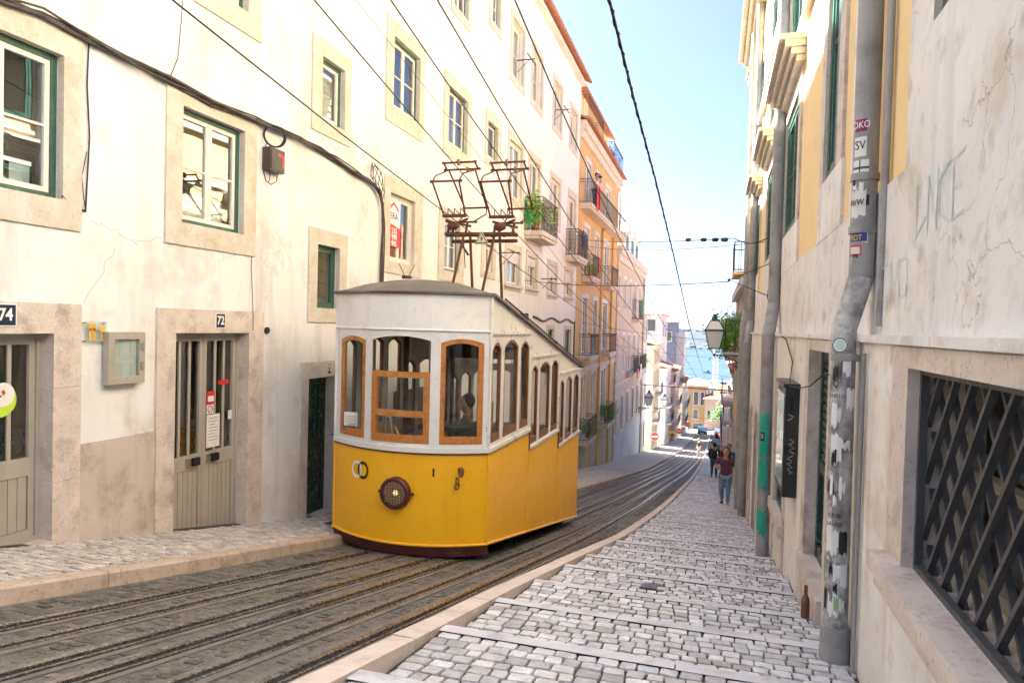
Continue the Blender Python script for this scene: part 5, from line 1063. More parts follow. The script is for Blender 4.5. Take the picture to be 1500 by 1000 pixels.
# set-back taller blocks behind the row
def block(lab, x0, x1, y0, y1, zb, zt, mat, wins, rf='hip', rmat=None, cat='house'):
    t = thing('house', ((x0+x1)/2, (y0+y1)/2, zb), lab, cat); m = MB(); m.box(x0, x1, y0, y1, zb, zt); m.build('wall', mat, t)
    for (fc, u0, u1, z0, z1) in wins:
        m = MB()
        if fc == 'f': m.box(u0-.1, u1+.1, y0-.05, y0-.001, z0-.1, z1+.1, 0); m.box(u0, u1, y0-.07, y0-.05, z0, z1, 1)
        else: m.box(x1+.001, x1+.05, u0-.1, u1+.1, z0-.1, z1+.1, 0); m.box(x1+.05, x1+.07, u0, u1, z0, z1, 1)
        m.build('window', [M_white2, pm('far window dark', (.05, .07, .09), rough=.15)], t)
    if rf:
        m = MB(); h = (x1-x0)*.22; o_ = .4; cx = (x0+x1)/2; cy0, cy1 = y0+(x1-x0)*.4, y1-(x1-x0)*.4
        if cy1 < cy0: cy0 = cy1 = (y0+y1)/2
        e_ = [(x0-o_, y0-o_, zt), (x1+o_, y0-o_, zt), (x1+o_, y1+o_, zt), (x0-o_, y1+o_, zt)]; r_ = [(cx, cy0, zt+h), (cx, cy1, zt+h)]
        def tslope(a, b, c, d, n):
            a, b, c, d = map(Vector, (a, b, c, d)); V = []
            for i in range(n+1):
                t0 = i/n; off = Vector((0, 0, .10*abs(sin(i*pi/2)))); V += [a.lerp(b, t0)+off, d.lerp(c, t0)+off*.6]
            m.mesh(V, [(2*i, 2*i+2, 2*i+3, 2*i+1) for i in range(n)])
        tslope(e_[0], e_[1], r_[0], r_[0], 2*int((x1-x0)/.5)); tslope(e_[1], e_[2], r_[1], r_[0], 2*int((y1-y0)/.5)); tslope(e_[2], e_[3], r_[1], r_[1], 2*int((x1-x0)/.5)); tslope(e_[3], e_[0], r_[0], r_[1], 2*int((y1-y0)/.5)); m.face(e_)
        m.build('roof', rmat or M_tile, t)
    return t
block('tall cool white house with a hipped tile roof rising behind the cream corner house', -12, -6.4, 86, 96, -12, 3.2, M_white2, [('f', -8.2, -7.2, 1.2, 2.6), ('f', -8.2, -7.2, -1.8, -.4), ('s', 88, 89.2, .6, 2.4), ('s', 92, 93.2, .6, 2.4)])
block('slate blue clad block with a small gable beyond the white hipped house', -11, -6.3, 112, 124, -14, 2.6, M_slate, [('f', -7.6, -6.8, -.4, 1.0), ('s', 114, 115.5, -1, 1)], )
block('small pinkish house with a terrace just below the slate blue block', -6.3, -5.0, 118, 126, -16, 1.0, M_white2, [('s', 120, 121, -1, .2)], rf=None)
block('orange and cream house at the bottom of the street behind the dark car', -5.2, -1.75, 152, 162, -27, -10.5, pm('orange facade', (.42, .27, .13), (.38, .24, .12), rough=.85, scale=.3), [('f', -4.1, -3.2, -14.6, -11.8), ('f', -2.7, -2.0, -14.6, -11.8), ('f', -4.1, -2.2, -21.5, -18.5), ('f', -4.1, -3.2, -17.6, -15.6)])
block('peach pink facade facing up the street at its bottom end', -1.75, 2.6, 150, 158, -27, -13.0, M_pink, [('f', -1.2, -.6, -17.2, -15.4), ('f', .2, .8, -17.2, -15.4), ('f', 1.5, 2.1, -17.2, -15.4), ('f', -1.2, -.6, -21.5, -19.3), ('f', 1.4, 2.0, -21.5, -19.3)], rf='hip')
block('pale terracotta roofed house above the cable at the street end', -7.5, -1.6, 205, 222, -40, -14.5, M_pink, [('f', -4.2, -3.0, -18.6, -16.6)])
block('big bright white gable building below the river', -.9, 9.5, 235, 250, -40, -22.5, M_white2, [('f', 2.4, 2.8, -30, -24)], rmat=pm('pale roof', (.75, .74, .72), rough=.8))
r = random.Random(31)
lab_c = ['cream', 'pink', 'white', 'ochre']; mats_c = [M_cream, M_pink, M_white2, M_yel]
k = 0
for (x, y, wx, z1) in [(-22, 300, 9, -24), (-13, 330, 8, -26.5), (-4, 380, 9, -29), (6, 400, 9, -31), (-24, 420, 10, -32), (-12, 460, 10, -34), (16, 340, 9, -24), (1, 500, 11, -37), (-30, 520, 12, -36), (16, 520, 12, -36)]:
    c = k % 4; block(lab_c[c]+' tile roofed riverside house '+['at the far left of the roofs', 'second of the nearer roofs', 'in the middle of the nearer roofs', 'right of the middle roofs', 'further left towards the water', 'in the second line of roofs', 'half hidden by the right wall', 'right at the water, in the middle', 'last one on the left bank', 'last one on the right bank'][k], x-wx/2, x+wx/2, y, y+10, -60, z1, mats_c[c], [('f', x-wx*.3+i*wx*.2, x-wx*.3+i*wx*.2+.9, z1-3, z1-1.4) for i in range(4)]); k += 1
# twin white masts and dock shed by the river
for i, x in enumerate((-.6, 2.2)):
    m = MB(); m.tube([(x, 590, -52), (x, 590, -9)], [1.1, .8], 10); m.disc((x, 590, -9), (0, 0, 1), 1.3, 10, 0, 1.2); tag(m.build('chimney', M_signw, org=(x, 590, -52)), ['left', 'right'][i]+' one of the two white chimneys standing by the river', 'chimney', 'white riverside chimneys')
block('long blue dock shed in front of the river', -4, 14, 600, 616, -58, -41, pm('blue shed', (.12, .22, .38), (.1, .18, .33), rough=.7, scale=.1), [('f', -2+i*2.4, -1+i*2.4, -47, -45) for i in range(6)], cat='shed', rf=None)
t = thing('boat', (-9, 900, -51.4), 'small dark boat out on the river', 'boat'); m = MB(); m.obox((-9, 900, -50.7), (4.5, 0, 0), (0, 1.4, 0), (0, 0, .7)); m.obox((-8, 900, -49.2), (1.4, 0, 0), (0, 1, 0), (0, 0, .9)); m.build('hull', M_slate, t)
# hills on the far shore
M_hill = pm('wooded hillside', (.010, .018, .017), (.02, .028, .025), rough=.95, scale=.012, detail=12, stain=(.12, .10, .08), stamt=.5, stscale=.006)
m = MB(); nx_, ny_ = 120, 10; vs = []; r = random.Random(6); ph = [r.uniform(0, 6) for _ in range(8)]
for j in range(ny_+1):
    for i in range(nx_+1):
        x = -1600+3200*i/nx_; t_ = j/ny_; y = 2050+600*t_; h = 66+10*sin(x*.0031+ph[0])+6*sin(x*.011+ph[1])+4*sin(x*.031+ph[2])+r.uniform(-1.5, 1.5)
        vs.append((x, y+40*sin(x*.004), -52+h*min(1, (t_*2.2)**.8)))
m.mesh(vs, [(j*(nx_+1)+i, j*(nx_+1)+i+1, (j+1)*(nx_+1)+i+1, (j+1)*(nx_+1)+i) for j in range(ny_) for i in range(nx_)], smooth=True); o = m.build('hills', M_hill); tag(o, kind='structure')
m = MB(); r = random.Random(17)
for i in range(110):
    x = r.uniform(-420, 420); t_ = r.choice([0, 0, 0, 0, .04, .08]); y = 2030+t_*600; h = 66*min(1, (t_*2.2)**.8); s_ = r.uniform(4, 14); m.box(x, x+s_, y+40*sin(x*.004)-6, y+40*sin(x*.004)+6, -52+h-4, -52+h+r.uniform(3, 8), r.randrange(3))
tag(m.build('shore_town', [M_signw, M_cream, M_pink]), 'tiny pale buildings of the town across the river', 'town', kind='stuff')
m = MB(); r = random.Random(18)
for i in range(900):
    x = r.uniform(-500, 500); t_ = r.uniform(.4, .62); y = 2050+t_*600+40*sin(x*.004); h = 66*min(1, (t_*2.2)**.8)+10*sin(x*.0031+ph[0])+6*sin(x*.011+ph[1]); m.ball((x, y, -52+h+1), r.uniform(2.5, 6), 6, 0, (1.2, 1, .9))
tag(m.build('distant_wood', M_hill), 'dark wood along the crest of the far hills', 'wood', kind='stuff')
# ================================================================ RIGHT SIDE
XU = XR+.08
Rb = thing('long_building', (XR, 8, G(8)), 'long weathered stone and ochre yellow building lining the stepped pavement on the right', 'building')
LO = [(1.75, 3.27, .36, 1.22), (5.36, 6.45, -.58, 1.22), (8.35, 9.45, -.82, .62), (13.3, 14.2, -2.6, -.2), (15.4, 16.2, -2.4, -.3)]
m = MB(); wall(m, XR, -4, 21.5, -6, 1.31, LO, -1, .30); gable_back(m, XR, 12, -4, 21.5, -6, 1.31); m.build('base_wall', [M_rlow, M_room], Rb)
UPW = [(5.85, 6.55, 2.66, 5.0), (8.75, 10.3, 2.66, 4.25), (12.6, 14.0, 2.66, 4.3), (16.2, 17.5, 2.66, 4.3), (8.75, 10.3, 5.1, 7.6), (5.85, 6.55, 5.6, 8.0), (12.6, 14.0, 5.1, 7.6), (16.2, 17.5, 5.1, 7.6), (2.2, 3.35, 2.70, 4.6)]
m = MB(); wall(m, XU, -4, 21.5, 1.31, 9.4, UPW, -1, .22); gable_back(m, XU, 12, -4, 21.5, 1.31, 9.4); m.build('upper_wall', [M_yel, M_room], Rb)
m = MB()
m.box(XR-.03, XR+.2, -4, 21.5, 1.312, 1.352); ledge = m.build('ledge', M_rwall, Rb)
def slab_cut(mb, X0, X1, y0, y1, z0, z1, ops):
    ys = cuts(y0, y1, [v for o in ops for v in o[:2]]); zs = cuts(z0, z1, [v for o in ops for v in o[2:4]])
    for i in range(len(ys)-1):
        for j in range(len(zs)-1):
            cy, cz = (ys[i]+ys[i+1])/2, (zs[j]+zs[j+1])/2
            if any(o[0] < cy < o[1] and o[2] < cz < o[3] for o in ops): continue
            mb.box(X0, X1, ys[i], ys[i+1], zs[j], zs[j+1])
m = MB(); slab_cut(m, XU-.022, XU+.01, 3.72, 21.5, 1.352, 2.16, []); slab_cut(m, XU-.026, XU+.01, -4, 3.72, 1.352, 9.4, UPW[-1:])
for (a, b, c, e) in UPW[:4]: m.box(XU-.026, XU+.01, a-.28, b+.22, 2.16, c)
m.box(XU-.024, XU+.01, 4.55, 4.62, 2.16, 9.4); m.box(XU-.024, XU+.01, 5.10, 5.2, 2.16, 9.4)
m.build('stone_facing', M_rwall, Rb)
for k, (a, b, c, e) in enumerate(UPW):
    wd = window(Rb, XU, -1, (a, b, c, e), (a-.24, b+.22, c-.02, e+.2), frame=M_green, sash=M_green, stone=M_stone2, fw=.09, depth=.055, curtain=1 if k % 2 else None)
    if k in (1, 2, 3):
        m = MB()
        for i, (w_, h_) in enumerate(((.10, .07), (.16, .07), (.23, .08), (.30, .06))): m.box(XU-w_, XU+.0, a-.3-w_*.4, b+.28+w_*.4, e+.2+i*.075, e+.2+i*.075+h_)
        m.build('window_cornice', M_stone, wd)
m = MB()
for i, (w_, h_) in enumerate(((.12, .12), (.22, .1), (.34, .12), (.48, .1))): m.box(XU-w_, XU, -4, 21.6, 9.0+i*.12, 9.0+i*.12+h_)
m.build('cornice', M_stone, Rb)
m = MB(); m.box(XU-.10, XU, 10.8, 21.5, 6.15, 6.3); m.build('string_course', M_stone, Rb); m = MB(); m.box(XU-.07, XU, 7.2, 21.5, 4.86, 4.93); m.build('string_course', M_stone, Rb)
m = MB()
for y in (20.6, 21.0): 
    for z in (8.3, 8.5, 8.7): m.box(XU-.16-.05*(z-8.3)*5, XU, y, y+.25, z, z+.18)
m.build('corbel', M_stone, Rb)
# lattice window
m = MB(); a, b, c, e = LO[0]; m.box(XR-.012, XR+.3, b-.005, b+.26, c-.22, e+.002, 0); 
m.box(XR-.10, XR+.28, a, b+.22, c-.07, c+.005); m.box(XR-.06, XR+.0, a, b+.25, c-.16, c-.072); m.box(XR-.013, XR+.28, a-.3, b+.3, e-.005, e+.085)
gw = m.build('window', M_stone2, Rb); gw['label'] = 'low window behind a diamond iron lattice'
m = MB(); XG = XR+.085; H = e-c; 
def bar(p, q):
    d = (Vector(q)-Vector(p)); L_ = d.length/2; cc = (Vector(p)+Vector(q))/2; d.normalize(); m.obox(cc, d*L_, Vector((.012, 0, 0)), d.cross(Vector((1, 0, 0)))*.009)
st = .235
dyy = .36
k = -8
for k in range(-8, 20):
    y0 = a+k*dyy/2*1.0
    for s_ in (1, -1):
        p, q = [y0, c], [y0+s_*.645, e]
        pts = []
        y1_, z1_, y2_, z2_ = p[0], p[1], q[0], q[1]
        def clip(y1_, z1_, y2_, z2_):
            t0, t1 = 0., 1.; dy = y2_-y1_
            for lim, sg in ((a, 1), (b, -1)):
                v = (lim-y1_)/dy
                if sg*dy > 0: t0 = max(t0, v)
                else: t1 = min(t1, v)
            return (t0, t1) if t0 < t1 else None
        cc_ = clip(y1_, z1_, y2_, z2_)
        if cc_:
            t0, t1 = cc_; bar((XG+.012*s_, y1_+(y2_-y1_)*t0, z1_+(z2_-z1_)*t0), (XG+.012*s_, y1_+(y2_-y1_)*t1, z1_+(z2_-z1_)*t1))
frame_rect(m, XG-.02, a, b, c, e, .03, .03, -1)
lt = m.build('iron_lattice', M_gate, gw)
m = MB(); frame_rect(m, XR+.27, a, b, c, e, .06, .05, -1); m.box(XR+.22, XR+.27, (a+b)/2-.05, (a+b)/2+.05, c, e); m.box(XR+.22, XR+.27, a, b, (c+e)/2-.02, (c+e)/2+.02); m.box(XR+.24, XR+.26, a, (a+b)/2, c, (c+e)/2); m.build('sash', M_beige, gw)
m = MB(); m.box(XR+.285, XR+.29, a, b, c, e); m.build('pane', M_glass, gw)
# door 2, shutters
a, b, c, e = LO[1]; m = MB(); m.box(XR-.013, XR+.29, b-.005, b+.24, c-1.2, e); m.box(XR-.013, XR+.29, a-.2, a+.005, c-1.2, e); m.box(XR-.016, XR+.29, a-.2, b+.24, e-.005, e+.085); m.box(XR-.05, XR+.3, a-.04, b+.1, c-1.0, c+.005); ds = m.build('door_surround', M_stone2, Rb)
m = MB(); m.box(XR+.12, XR+.17, a, b, c, e)
for y in (a, (a+b)/2-.04, b-.09): m.box(XR+.085, XR+.12, y, y+.09, c, e)
for z0, z1 in ((c, c+.12), (c+.75, c+.85), (e-.1, e)): m.box(XR+.09, XR+.12, a, b, z0, z1)
for i in range(12): m.obox((XR+.105, (a+b)/2+.22, c+.9+i*.07), (.012, 0, .006), (0, .17, 0), (-.002, 0, .02)); m.obox((XR+.105, (a+b)/2-.22, c+.9+i*.07), (.012, 0, .006), (0, .17, 0), (-.002, 0, .02))
o = m.build('door', M_dgreen, Rb); o['label'] = 'narrow black green shuttered door behind the stickered drainpipe'
a, b, c, e = LO[2]; m = MB(); m.box(XR-.02, XR+.29, a-.2, a+.005, c-.6, e+.1); m.box(XR-.02, XR+.29, b-.005, b+.2, c-.6, e+.1); m.box(XR-.02, XR+.29, a, b, e-.005, e+.1); m.box(XR-.07, XR+.29, a-.22, b+.22, c-.12, c+.005); w3 = m.build('window', M_stone2, Rb); w3['label'] = 'shop window with green frame beside the black display case'
m = MB(); frame_rect(m, XR+.1, a, b, c, e, .08, .08, -1); m.box(XR+.05, XR+.1, (a+b)/2-.03, (a+b)/2+.03, c, e); m.build('frame', M_green, w3); m = MB(); m.box(XR+.09, XR+.095, a, b, c, e); m.build('pane', M_glass, w3)
for k in (3, 4):
    a, b, c, e = LO[k]; m = MB(); m.box(XR-.02, XR+.29, a-.18, a+.005, c-.6, e+.1); m.box(XR-.02, XR+.29, b-.005, b+.18, c-.6, e+.1); m.box(XR-.02, XR+.29, a, b, e-.005, e+.1); m.box(XR+.2, XR+.25, a, b, c, e, 1); m.build('door', [M_stone2, M_dgreen], Rb)
# drainpipes
def pipe(parent, pts, r_, mats, segs, lab):
    m = MB()
    for i in range(len(pts)-1): m.tube([pts[i], pts[i+1]], r_, 20, segs[i]); m.ball(pts[i+1], r_*1.0, 16, segs[i])
    o = m.build('drainpipe', mats, parent); o['label'] = lab; return o
p1x = XR-.085
p1 = pipe(Rb, [(XU-.09, 4.34, 9.0), (XU-.09, 4.34, 1.68), (p1x-.005, 4.34, 1.38), (p1x, 4.30, -.50)], .068, [M_zinc, M_zincw], [0, 1, 1], 'fat grey drainpipe covered in torn stickers, nearest to the camera')
m = MB(); m.tube([(p1x, 4.30, -.60), (p1x, 4.30, -.33)], [.082, .080], 20, 0); m.build('boot', M_zinc, p1)
for z in (8, 5.4, 2.25, 1.95): m = MB(); m.tube([(XU-.09, 4.34, z-.02), (XU-.09, 4.34, z+.02)], .076, 20, 0); m.build('collar', M_zinc, p1)
m = MB(); m.tube([(p1x, 4.3, 1.20), (p1x, 4.3, 1.24)], .076, 20, 0); m.build('collar', M_zinc, p1)
m = MB(); m.tube([(XU-.03, 4.12, 1.4), (XU-.03, 4.12, 9)], .02, 8); m.build('conduit', M_zinc, Rb); m = MB(); m.tube([(XR-.02, 4.12, -.8), (XR-.02, 4.12, 1.25)], .012, 8); m.build('conduit', M_zinc, Rb)
def pipe_patch(parent, name, cx, cy, r_, a0, a1, z0, z1, mat, n=8, jag=0, seed=0, lab=None):
    m = MB(); rr = random.Random(seed); V = []
    for i in range(n+1):
        a = radians(a0+(a1-a0)*i/n); V += [(cx+r_*cos(a), cy+r_*sin(a), z0+rr.uniform(-jag, jag)), (cx+r_*cos(a), cy+r_*sin(a), z1+rr.uniform(-jag, jag))]
    m.mesh(V, [(2*i, 2*i+2, 2*i+3, 2*i+1) for i in range(n)]); o = m.build(name, mat, parent)
    if lab: o['label'] = lab
    return o
UX, UY = XU-.09, 4.34
def pipe_text(parent, s_, cx, cy, r_, ang, z, size, mat, sx=.8):
    a = radians(ang); text('sticker_print', s_, size, (cx+r_*cos(a), cy+r_*sin(a), z), (-sin(a), cos(a), 0), (0, 0, 1), mat, parent, sx=sx)
FA = 250   # facing angle towards the camera
pipe_patch(p1, 'sticker', UX, UY, .0695, 205, 262, 2.50, 2.57, M_magenta); pipe_text(p1, 'OKO', UX, UY, .073, 237, 2.535, .055, M_signw)
pipe_patch(p1, 'sticker', UX, UY, .0695, 205, 262, 2.36, 2.47, M_signw); pipe_text(p1, 'SV', UX, UY, .073, 236, 2.42, .07, M_black)
pipe_patch(p1, 'sticker', UX, UY, .0695, 200, 275, 2.25, 2.34, M_signw); pipe_patch(p1, 'sticker_cross', UX, UY, .0705, 233, 239, 2.25, 2.34, M_green, 2); pipe_patch(p1, 'sticker_cross', UX, UY, .0705, 200, 275, 2.288, 2.302, M_green)
pipe_patch(p1, 'sticker', UX, UY, .0695, 195, 268, 2.02, 2.17, M_paper, jag=.012, seed=3); pipe_text(p1, '#/W', UX, UY, .073, 232, 2.10, .05, M_black)
pipe_patch(p1, 'sticker', UX, UY, .0700, 195, 278, 1.88, 1.965, M_bluest, lab='blue sticker with gold print'); pipe_text(p1, 'BDT', UX, UY, .0735, 232, 1.90, .045, M_gold); pipe_text(p1, '*^*', UX, UY, .0735, 232, 1.94, .04, M_gold)
pipe_patch(p1, 'sticker', UX, UY, .0695, 200, 255, 1.80, 1.86, M_red); pipe_patch(p1, 'sticker_inner', UX, UY, .0702, 203, 250, 1.81, 1.85, M_paper)
def scrawl(name, parent, X, y0, y1, z0, z1, mat, seed, n=5, r_=.006, lab=None, wig=7):
    m = MB(); rr = random.Random(seed)
    for k in range(n):
        cy = y0+(y1-y0)*(k+.5)/n; w_ = (y1-y0)/n*.5; ph = rr.uniform(0, 6); pts = []
        for i in range(wig*3):
            t_ = i/(wig*3-1); pts.append((X, cy+w_*sin(ph+t_*rr.uniform(5, 7)*1.2), z0+(z1-z0)*(t_ if k % 2 else 1-t_)+rr.uniform(-.01, .01)))
        m.tube(pts, r_, 4)
    for v in range(len(m.v)): m.v[v] = (X+(m.v[v][0]-X)*.15, m.v[v][1], m.v[v][2])
    o = m.build(name, mat, parent)
    if lab: o['label'] = lab
    return o
LXp, LYp = p1x, 4.30
c_ = radians(238); cc_ = Vector((LXp+.071*cos(c_), LYp+.071*sin(c_), 1.29)); nn_ = Vector((cos(c_), sin(c_), 0))
m = MB(); m.disc(cc_, nn_, .045, 20, 0, .003); m.disc(cc_+nn_*.003, nn_, .03, 16, 1, .002); m.ring(cc_+nn_*.004, nn_, .04, .003, 20, 4, 2); m.build('round_sticker', [M_signw, M_tealf, M_black], p1)
pipe_text(p1, 'HELLO', LXp, LYp, .0725, 238, 1.00, .03, M_black); pipe_text(p1, 'Q', LXp, LYp, .0725, 225, 1.07, .06, M_black); pipe_text(p1, 'KRISE', LXp, LYp, .0725, 240, .32, .035, M_black); pipe_text(p1, 'SAUGE', LXp, LYp, .0725, 240, .27, .035, M_black)
for k, (a0, a1, z0, z1) in enumerate([(205, 260, .62, .78), (215, 275, .45, .52), (200, 262, .10, .24), (205, 240, -.02, .04), (222, 270, -.25, -.12), (200, 235, 1.10, 1.17)]): pipe_patch(p1, 'torn_poster', LXp, LYp, .0694, a0, a1, z0, z1, [M_paper, M_zinc, M_paper, M_black, M_signw, M_black][k], jag=.02, seed=40+k, n=10)
pipe_patch(p1, 'paint_mark', LXp, LYp, .0696, 250, 285, -.22, -.14, pm('pale green spray', (.3, .5, .2), rough=.6), jag=.02, seed=3, n=8)
rr = random.Random(77)
for k in range(34):
    z0 = rr.uniform(-.25, 1.15); a0 = rr.uniform(190, 275); hh = rr.uniform(.03, .14); aw = rr.uniform(12, 40)
    pipe_patch(p1, 'torn_poster', LXp, LYp, .0690+.00012*k, a0, a0+aw, z0, z0+hh, [M_paper, M_zinc, M_signw, M_black, M_paper, M_zincw][k % 6], jag=.018, seed=100+k, n=6)
for k in range(12):
    z0 = rr.uniform(1.72, 2.2); a0 = rr.uniform(195, 265); pipe_patch(p1, 'sticker', UX, UY, .0690+.0001*k, a0, a0+rr.uniform(10, 26), z0, z0+rr.uniform(.02, .07), [M_paper, M_black, M_signw, M_zincw][k % 4], jag=.006, seed=200+k, n=5)
p3 = pipe(Rb, [(XU-.10, 10.4, 9.0), (XU-.10, 10.4, 1.75), (XR-.11, 10.0, 1.3), (XR-.11, 9.75, -1.75)], .085, [M_zinc, M_zincw], [0, 0, 0], 'drainpipe with turquoise spray paint')
for k, (z0, z1) in enumerate([(-.32, .25), (-.75, -.36), (-1.35, -1.0)]): pipe_patch(p3, 'spray_paint', XR-.11, 9.77, .0868, 180, 290, z0, z1, M_teal, jag=.06, seed=50+k, n=10)
pipe_patch(p3, 'sticker', XR-.11, 9.77, .0885, 215, 255, -.1, .02, M_black); pipe_text(p3, 'S', XR-.11, 9.77, .091, 235, -.04, .09, M_signw)
scrawl('graffiti', p3, XR-.005, 11.35, 11.9, -1.0, .6, M_black, 5, 3, .008)
pipe(Rb, [(XU-.1, 17.0, 9.0), (XU-.1, 17.0, 1.6), (XR-.1, 16.7, 1.1), (XR-.1, 16.7, -3.0)], .09, [M_zinc], [0, 0, 0], 'drainpipe just uphill of the wall lantern'); pipe(Rb, [(XU-.14, 18.7, 9.0), (XU-.14, 18.7, 1.9), (XR-.12, 18.5, 1.4), (XR-.12, 18.5, -3.4)], .1, [M_zinc], [0, 0, 0], 'drainpipe at the wall lantern')
pipe(Rb, [(XU-.06, 7.9, 9.0), (XU-.06, 7.9, 6.4)], .05, [M_zinc], [0], 'short upper drainpipe')
for z in (5.2, 3.6, 1.9): m = MB(); m.tube([(XU-.10, 10.4, z), (XU-.10, 10.4, z+.05)], .10, 16); m.build('collar', M_zinc, p3)
# turquoise tag on the big wall
def spray(y0, y1, z0, z1, glyphs, w_, seed, lab):
    m = MB(); rr = random.Random(seed); n = len(glyphs); X = XU-.0275
    for g, strokes in enumerate(glyphs):
        cy = y1-(y1-y0)*(g+.5)/n; cw = (y1-y0)/n*.42
        for st_ in strokes:
            for (p, q) in zip(st_[:-1], st_[1:]):
                for k in range(3):
                    o1, o2 = rr.uniform(-.010, .010), rr.uniform(-.010, .010); ww = w_*rr.uniform(.3, .8)
                    a_ = Vector((X-.0004*k, cy-cw*p[0]+o1, z0+(z1-z0)*p[1]+o2)); b_ = Vector((X-.0004*k, cy-cw*q[0]+o2, z0+(z1-z0)*q[1]+o1)); d = (b_-a_).normalized(); s_ = Vector((0, -d.z, d.y))*ww
                    m.face([a_-s_, a_+s_, b_+s_, b_-s_])
        if g % 2: 
            dy_ = cy+rr.uniform(-cw, cw); zt_ = z0+(z1-z0)*.3; m.face([(X, dy_, zt_), (X, dy_+.006, zt_), (X, dy_+.004, zt_-rr.uniform(.1, .3)), (X, dy_+.001, zt_-.1)])
    o = m.build('graffiti', M_tealf, Rb); o['label'] = lab
GL = dict(A=[[(-1, 0), (0, 1), (1, 0)], [(-.5, .4), (.5, .4)]], P=[[(-1, 0), (-1, 1), (.6, .85), (.6, .55), (-1, .45)]], O=[[(-1, .1), (-1, .9), (1, .9), (1, .1), (-1, .1)]], C=[[(1, 1), (-1, .8), (-1, .2), (1, 0)]], E=[[(1, 1), (-1, .95), (-1, 0), (1, .05)], [(-1, .5), (.5, .5)]], T=[[(-1, 1), (1, .95)], [(0, 1), (0, 0)]], M=[[(-1, 0), (-1, 1), (0, .3), (1, 1), (1, 0)]], N=[[(-1, 0), (-1, 1), (1, 0), (1, 1)]], I=[[(0, 0), (0, 1)]], L=[[(-1, 1), (-1, 0), (1, .3)]])
spray(2.85, 3.5, 1.80, 2.04, [GL[c] for c in 'LNCE'], .006, 8, 'faded turquoise spray tag on the stone wall')
spray(3.6, 4.3, 1.52, 1.74, [GL[c] for c in 'NOMO'], .0035, 9, 'paler turquoise scribble on the stone wall')
# black display case
t = thing('display_case', (XR-.06, 7.5, -.25), 'black metal display case with chalk scribbles fixed to the right wall', 'display case')
m = MB(); m.box(XR-.13, XR, 7.13, 7.96, -.25, .82); m.box(XR-.15, XR+0, 7.09, 8.0, .82, .86); m.build('case', pm('black lacquer', (.012, .013, .014), rough=.35, c2=(.02, .02, .02)), t)
m = MB(); m.box(XR-.136, XR-.131, 7.2, 7.89, -.18, .75); m.build('display_glass', pm('pale green display', (.25, .4, .32), (.4, .5, .42), rough=.1), t)
m = MB(); rr = random.Random(2)
def chalk(cx, z0, z1, n): 
    pts = [(cx+.028*sin(i*1.9+z0*9), 7.128, z0+(z1-z0)*i/(n-1)) for i in range(n)]; m.tube(pts, .0025, 4)
chalk(XR-.07, -.02, .16, 12); chalk(XR-.06, .18, .32, 9); chalk(XR-.075, .5, .56, 4); m.build('chalk_marks', M_signw, t)
m = MB(); m.tube([(XR-.08, 7.3, .86), (XR-.02, 7.7, 1.05), (XR-.01, 8.6, 1.28), (XR-.01, 9.4, 1.33)], .006, 5); m.tube([(XR-.10, 7.1, .84), (XR-.06, 6.6, .86), (XR-.04, 6.1, .92), (XR-.03, 5.5, 1.05), (XR-.02, 5.0, 1.08)], .006, 5)
tag(m.build('wall_cable', M_cable, org=(XR, 7, 1)), 'thin black cable looping from the display case towards the drainpipe', 'cable')
# beer bottle
t = thing('beer_bottle', (.70, 5.45, stepz(.7, 5.45)-.005), 'brown glass beer bottle standing on the steps against the right wall', 'bottle'); z = stepz(.7, 5.45)-.004
m = MB(); m.tube([(.70, 5.45, z+h) for h in (0, .008, .13, .155, .18, .235, .25)], [.028, .031, .031, .026, .014, .012, .013], 16); m.build('glass', M_bottle, t); m = MB(); m.tube([(.70, 5.45, z+.19), (.70, 5.45, z+.238)], [.0145, .0135], 14); m.build('neck_label', pm('red brown label', (.2, .05, .03), rough=.5), t)
m = MB(); m.box(XR-.35, XR-.06, 21.6, 21.65, 1.0, 1.4, 0)
# ---- buildings further down on the right
R2_ = house('yellow house with a brick chimney just beyond the long right building', .86, 21.6, 33, T(27)-.5, 3.0, M_yel, 3, 4, side=-1, depth=9, eave=.1, balc=[(2, 0, 1), (2, 2, 3)])
m = MB(); m.box(.98, 1.9, 27, 28.4, 3.0, 5.6); bc = m.build('chimney', M_brick, R2_)
m = MB()
for k in range(26): m.box(.975, 1.905, 26.995, 28.405, 3.08+k*.1, 3.092+k*.1)
m.build('mortar_joints', M_stone, bc)
house('narrow cream house with dark doors behind the talking people on the right', .98, 33, 44, T(38)-.5, -.5, M_white2, 3, 4, side=-1, depth=9, balc=[(1, 0, 3), (2, 1, 3)])
house('grey white balcony house behind the small no entry sign on the right', 1.25, 44, 62, T(53)-.5, -3.0, M_cream, 3, 6, side=-1, depth=9, balc=[(1, 0, 4), (2, 1, 5)], eave=.25)
house('pale house far down on the right with cluttered balconies', 1.9, 66, 92, T(80)-.5, -6.5, M_white2, 3, 8, side=-1, depth=9, balc=[(1, 0, 6), (2, 2, 7)], eave=.25)
house('last cream house on the right before the street ends', 2.3, 96, 128, T(112)-.5, -11, M_cream, 3, 8, side=-1, depth=9, balc=[(1, 0, 7)], eave=.25)
m = MB(); m.box(XR-.34, XR, 21.9, 24.2, 3.1, 3.2); m.build('balcony', M_yel, R2_); m = MB(); railing(m, XR+.05, XR-.32, 21.95, 24.15, 3.2, 4.1, .18, r=.011, deco=0); m.build('railing', M_iron, R2_)
